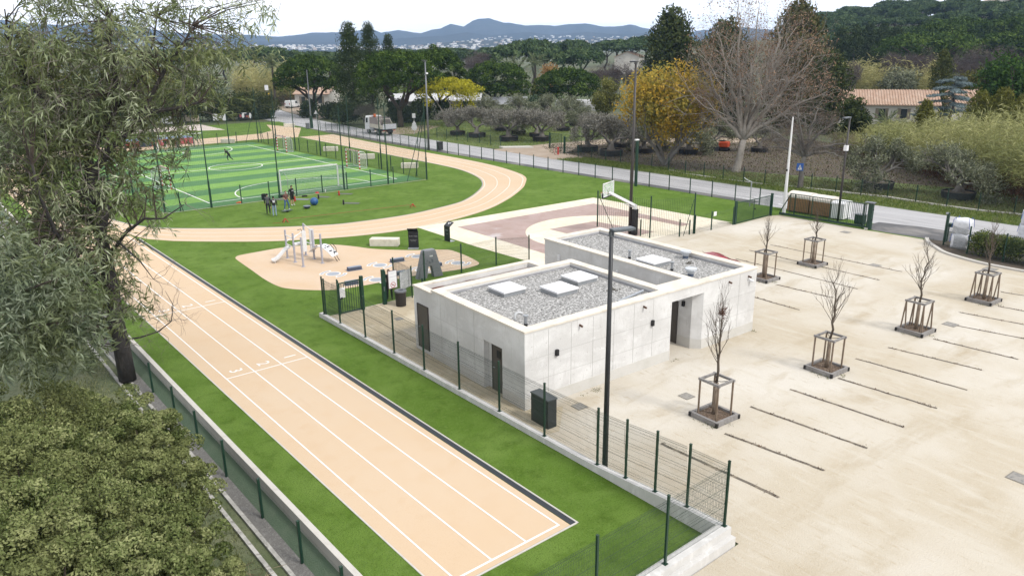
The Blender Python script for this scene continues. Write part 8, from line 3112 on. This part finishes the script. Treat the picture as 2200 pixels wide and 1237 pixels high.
ridge('hills', [(-300, 80), (0, 76), (200, 82), (400, 84), (560, 86), (700, 90), (880, 80), (960, 74), (1010, 66), (1060, 74), (1130, 66), (1180, 72), (1260, 66), (1330, 72), (1390, 68), (1480, 76), (1600, 80), (1700, 95)], 4000, 900, 0, MTN, 2)
ridge('hills', [(-300, 100), (200, 98), (480, 96), (620, 95), (700, 100), (860, 100), (930, 92), (1000, 86), (1080, 82), (1160, 84), (1240, 82), (1330, 80), (1400, 76), (1480, 84), (1600, 100)], 3000, 900, 0, MTN2, 3)
# coast town: hundreds of tiny white houses on the foot hills
tw_ = MB()
gt = np.random.default_rng(5)
dgt = bpy.context.evaluated_depsgraph_get()
dgt.update()
for i in range(760):
    px = gt.uniform(560, 1400) if i % 4 else gt.uniform(-100, 560)
    fr = sstep(880, 1100, px)
    py = gt.uniform(98 - 20 * fr, 108) if px > 560 else gt.uniform(96, 108)
    o_, d_ = Vector((0, 0, H)), Vector(ray(px, py)).normalized()
    ok, loc, nrm, ix, ob, mx_ = S.ray_cast(dgt, o_ + d_ * 1700, d_, distance=4000)
    if not ok or not ob.name.startswith(('hills', 'mountains')):
        continue
    s = gt.uniform(5, 13)
    tw_.box(loc.x, loc.y, loc.z - 3, s, gt.uniform(5, 10), gt.uniform(4, 8), gt.uniform(0, 3), 0 if gt.random() < .7 else 1)
o = tw_.build('distant_town', [mat('far white walls', (.80, .78, .75), .9), mat('far cream walls', (.60, .50, .42), .9)])
stuff(o, 'tiny pale houses of a coastal town scattered on the foot of the blue mountains', 'town')

hz = MB()
hz.add([(-5900, -60, -6), (6400, -60, -6), (6400, 6400, -6), (-5900, 6400, -6), (-5900, -60, 245), (6400, -60, 245), (6400, 6400, 245), (-5900, 6400, 245)],
       [(3, 2, 1, 0), (4, 5, 6, 7), (0, 1, 5, 4), (1, 2, 6, 5), (2, 3, 7, 6), (3, 0, 4, 7)])
hm = bpy.data.materials.new('haze air')
hm.use_nodes = True
hn = hm.node_tree
hn.nodes.clear()
ho = N(hn, 'ShaderNodeOutputMaterial')
pv = N(hn, 'ShaderNodeVolumePrincipled')
pv.inputs['Color'].default_value = (.46, .66, 1.0, 1)
pv.inputs['Density'].default_value = 0.00013
pv.inputs['Anisotropy'].default_value = 0.1
hn.links.new(pv.outputs[0], ho.inputs['Volume'])
o = hz.build('haze', hm)
stuff(o, 'pale blue haze filling the air towards the mountains', 'haze')
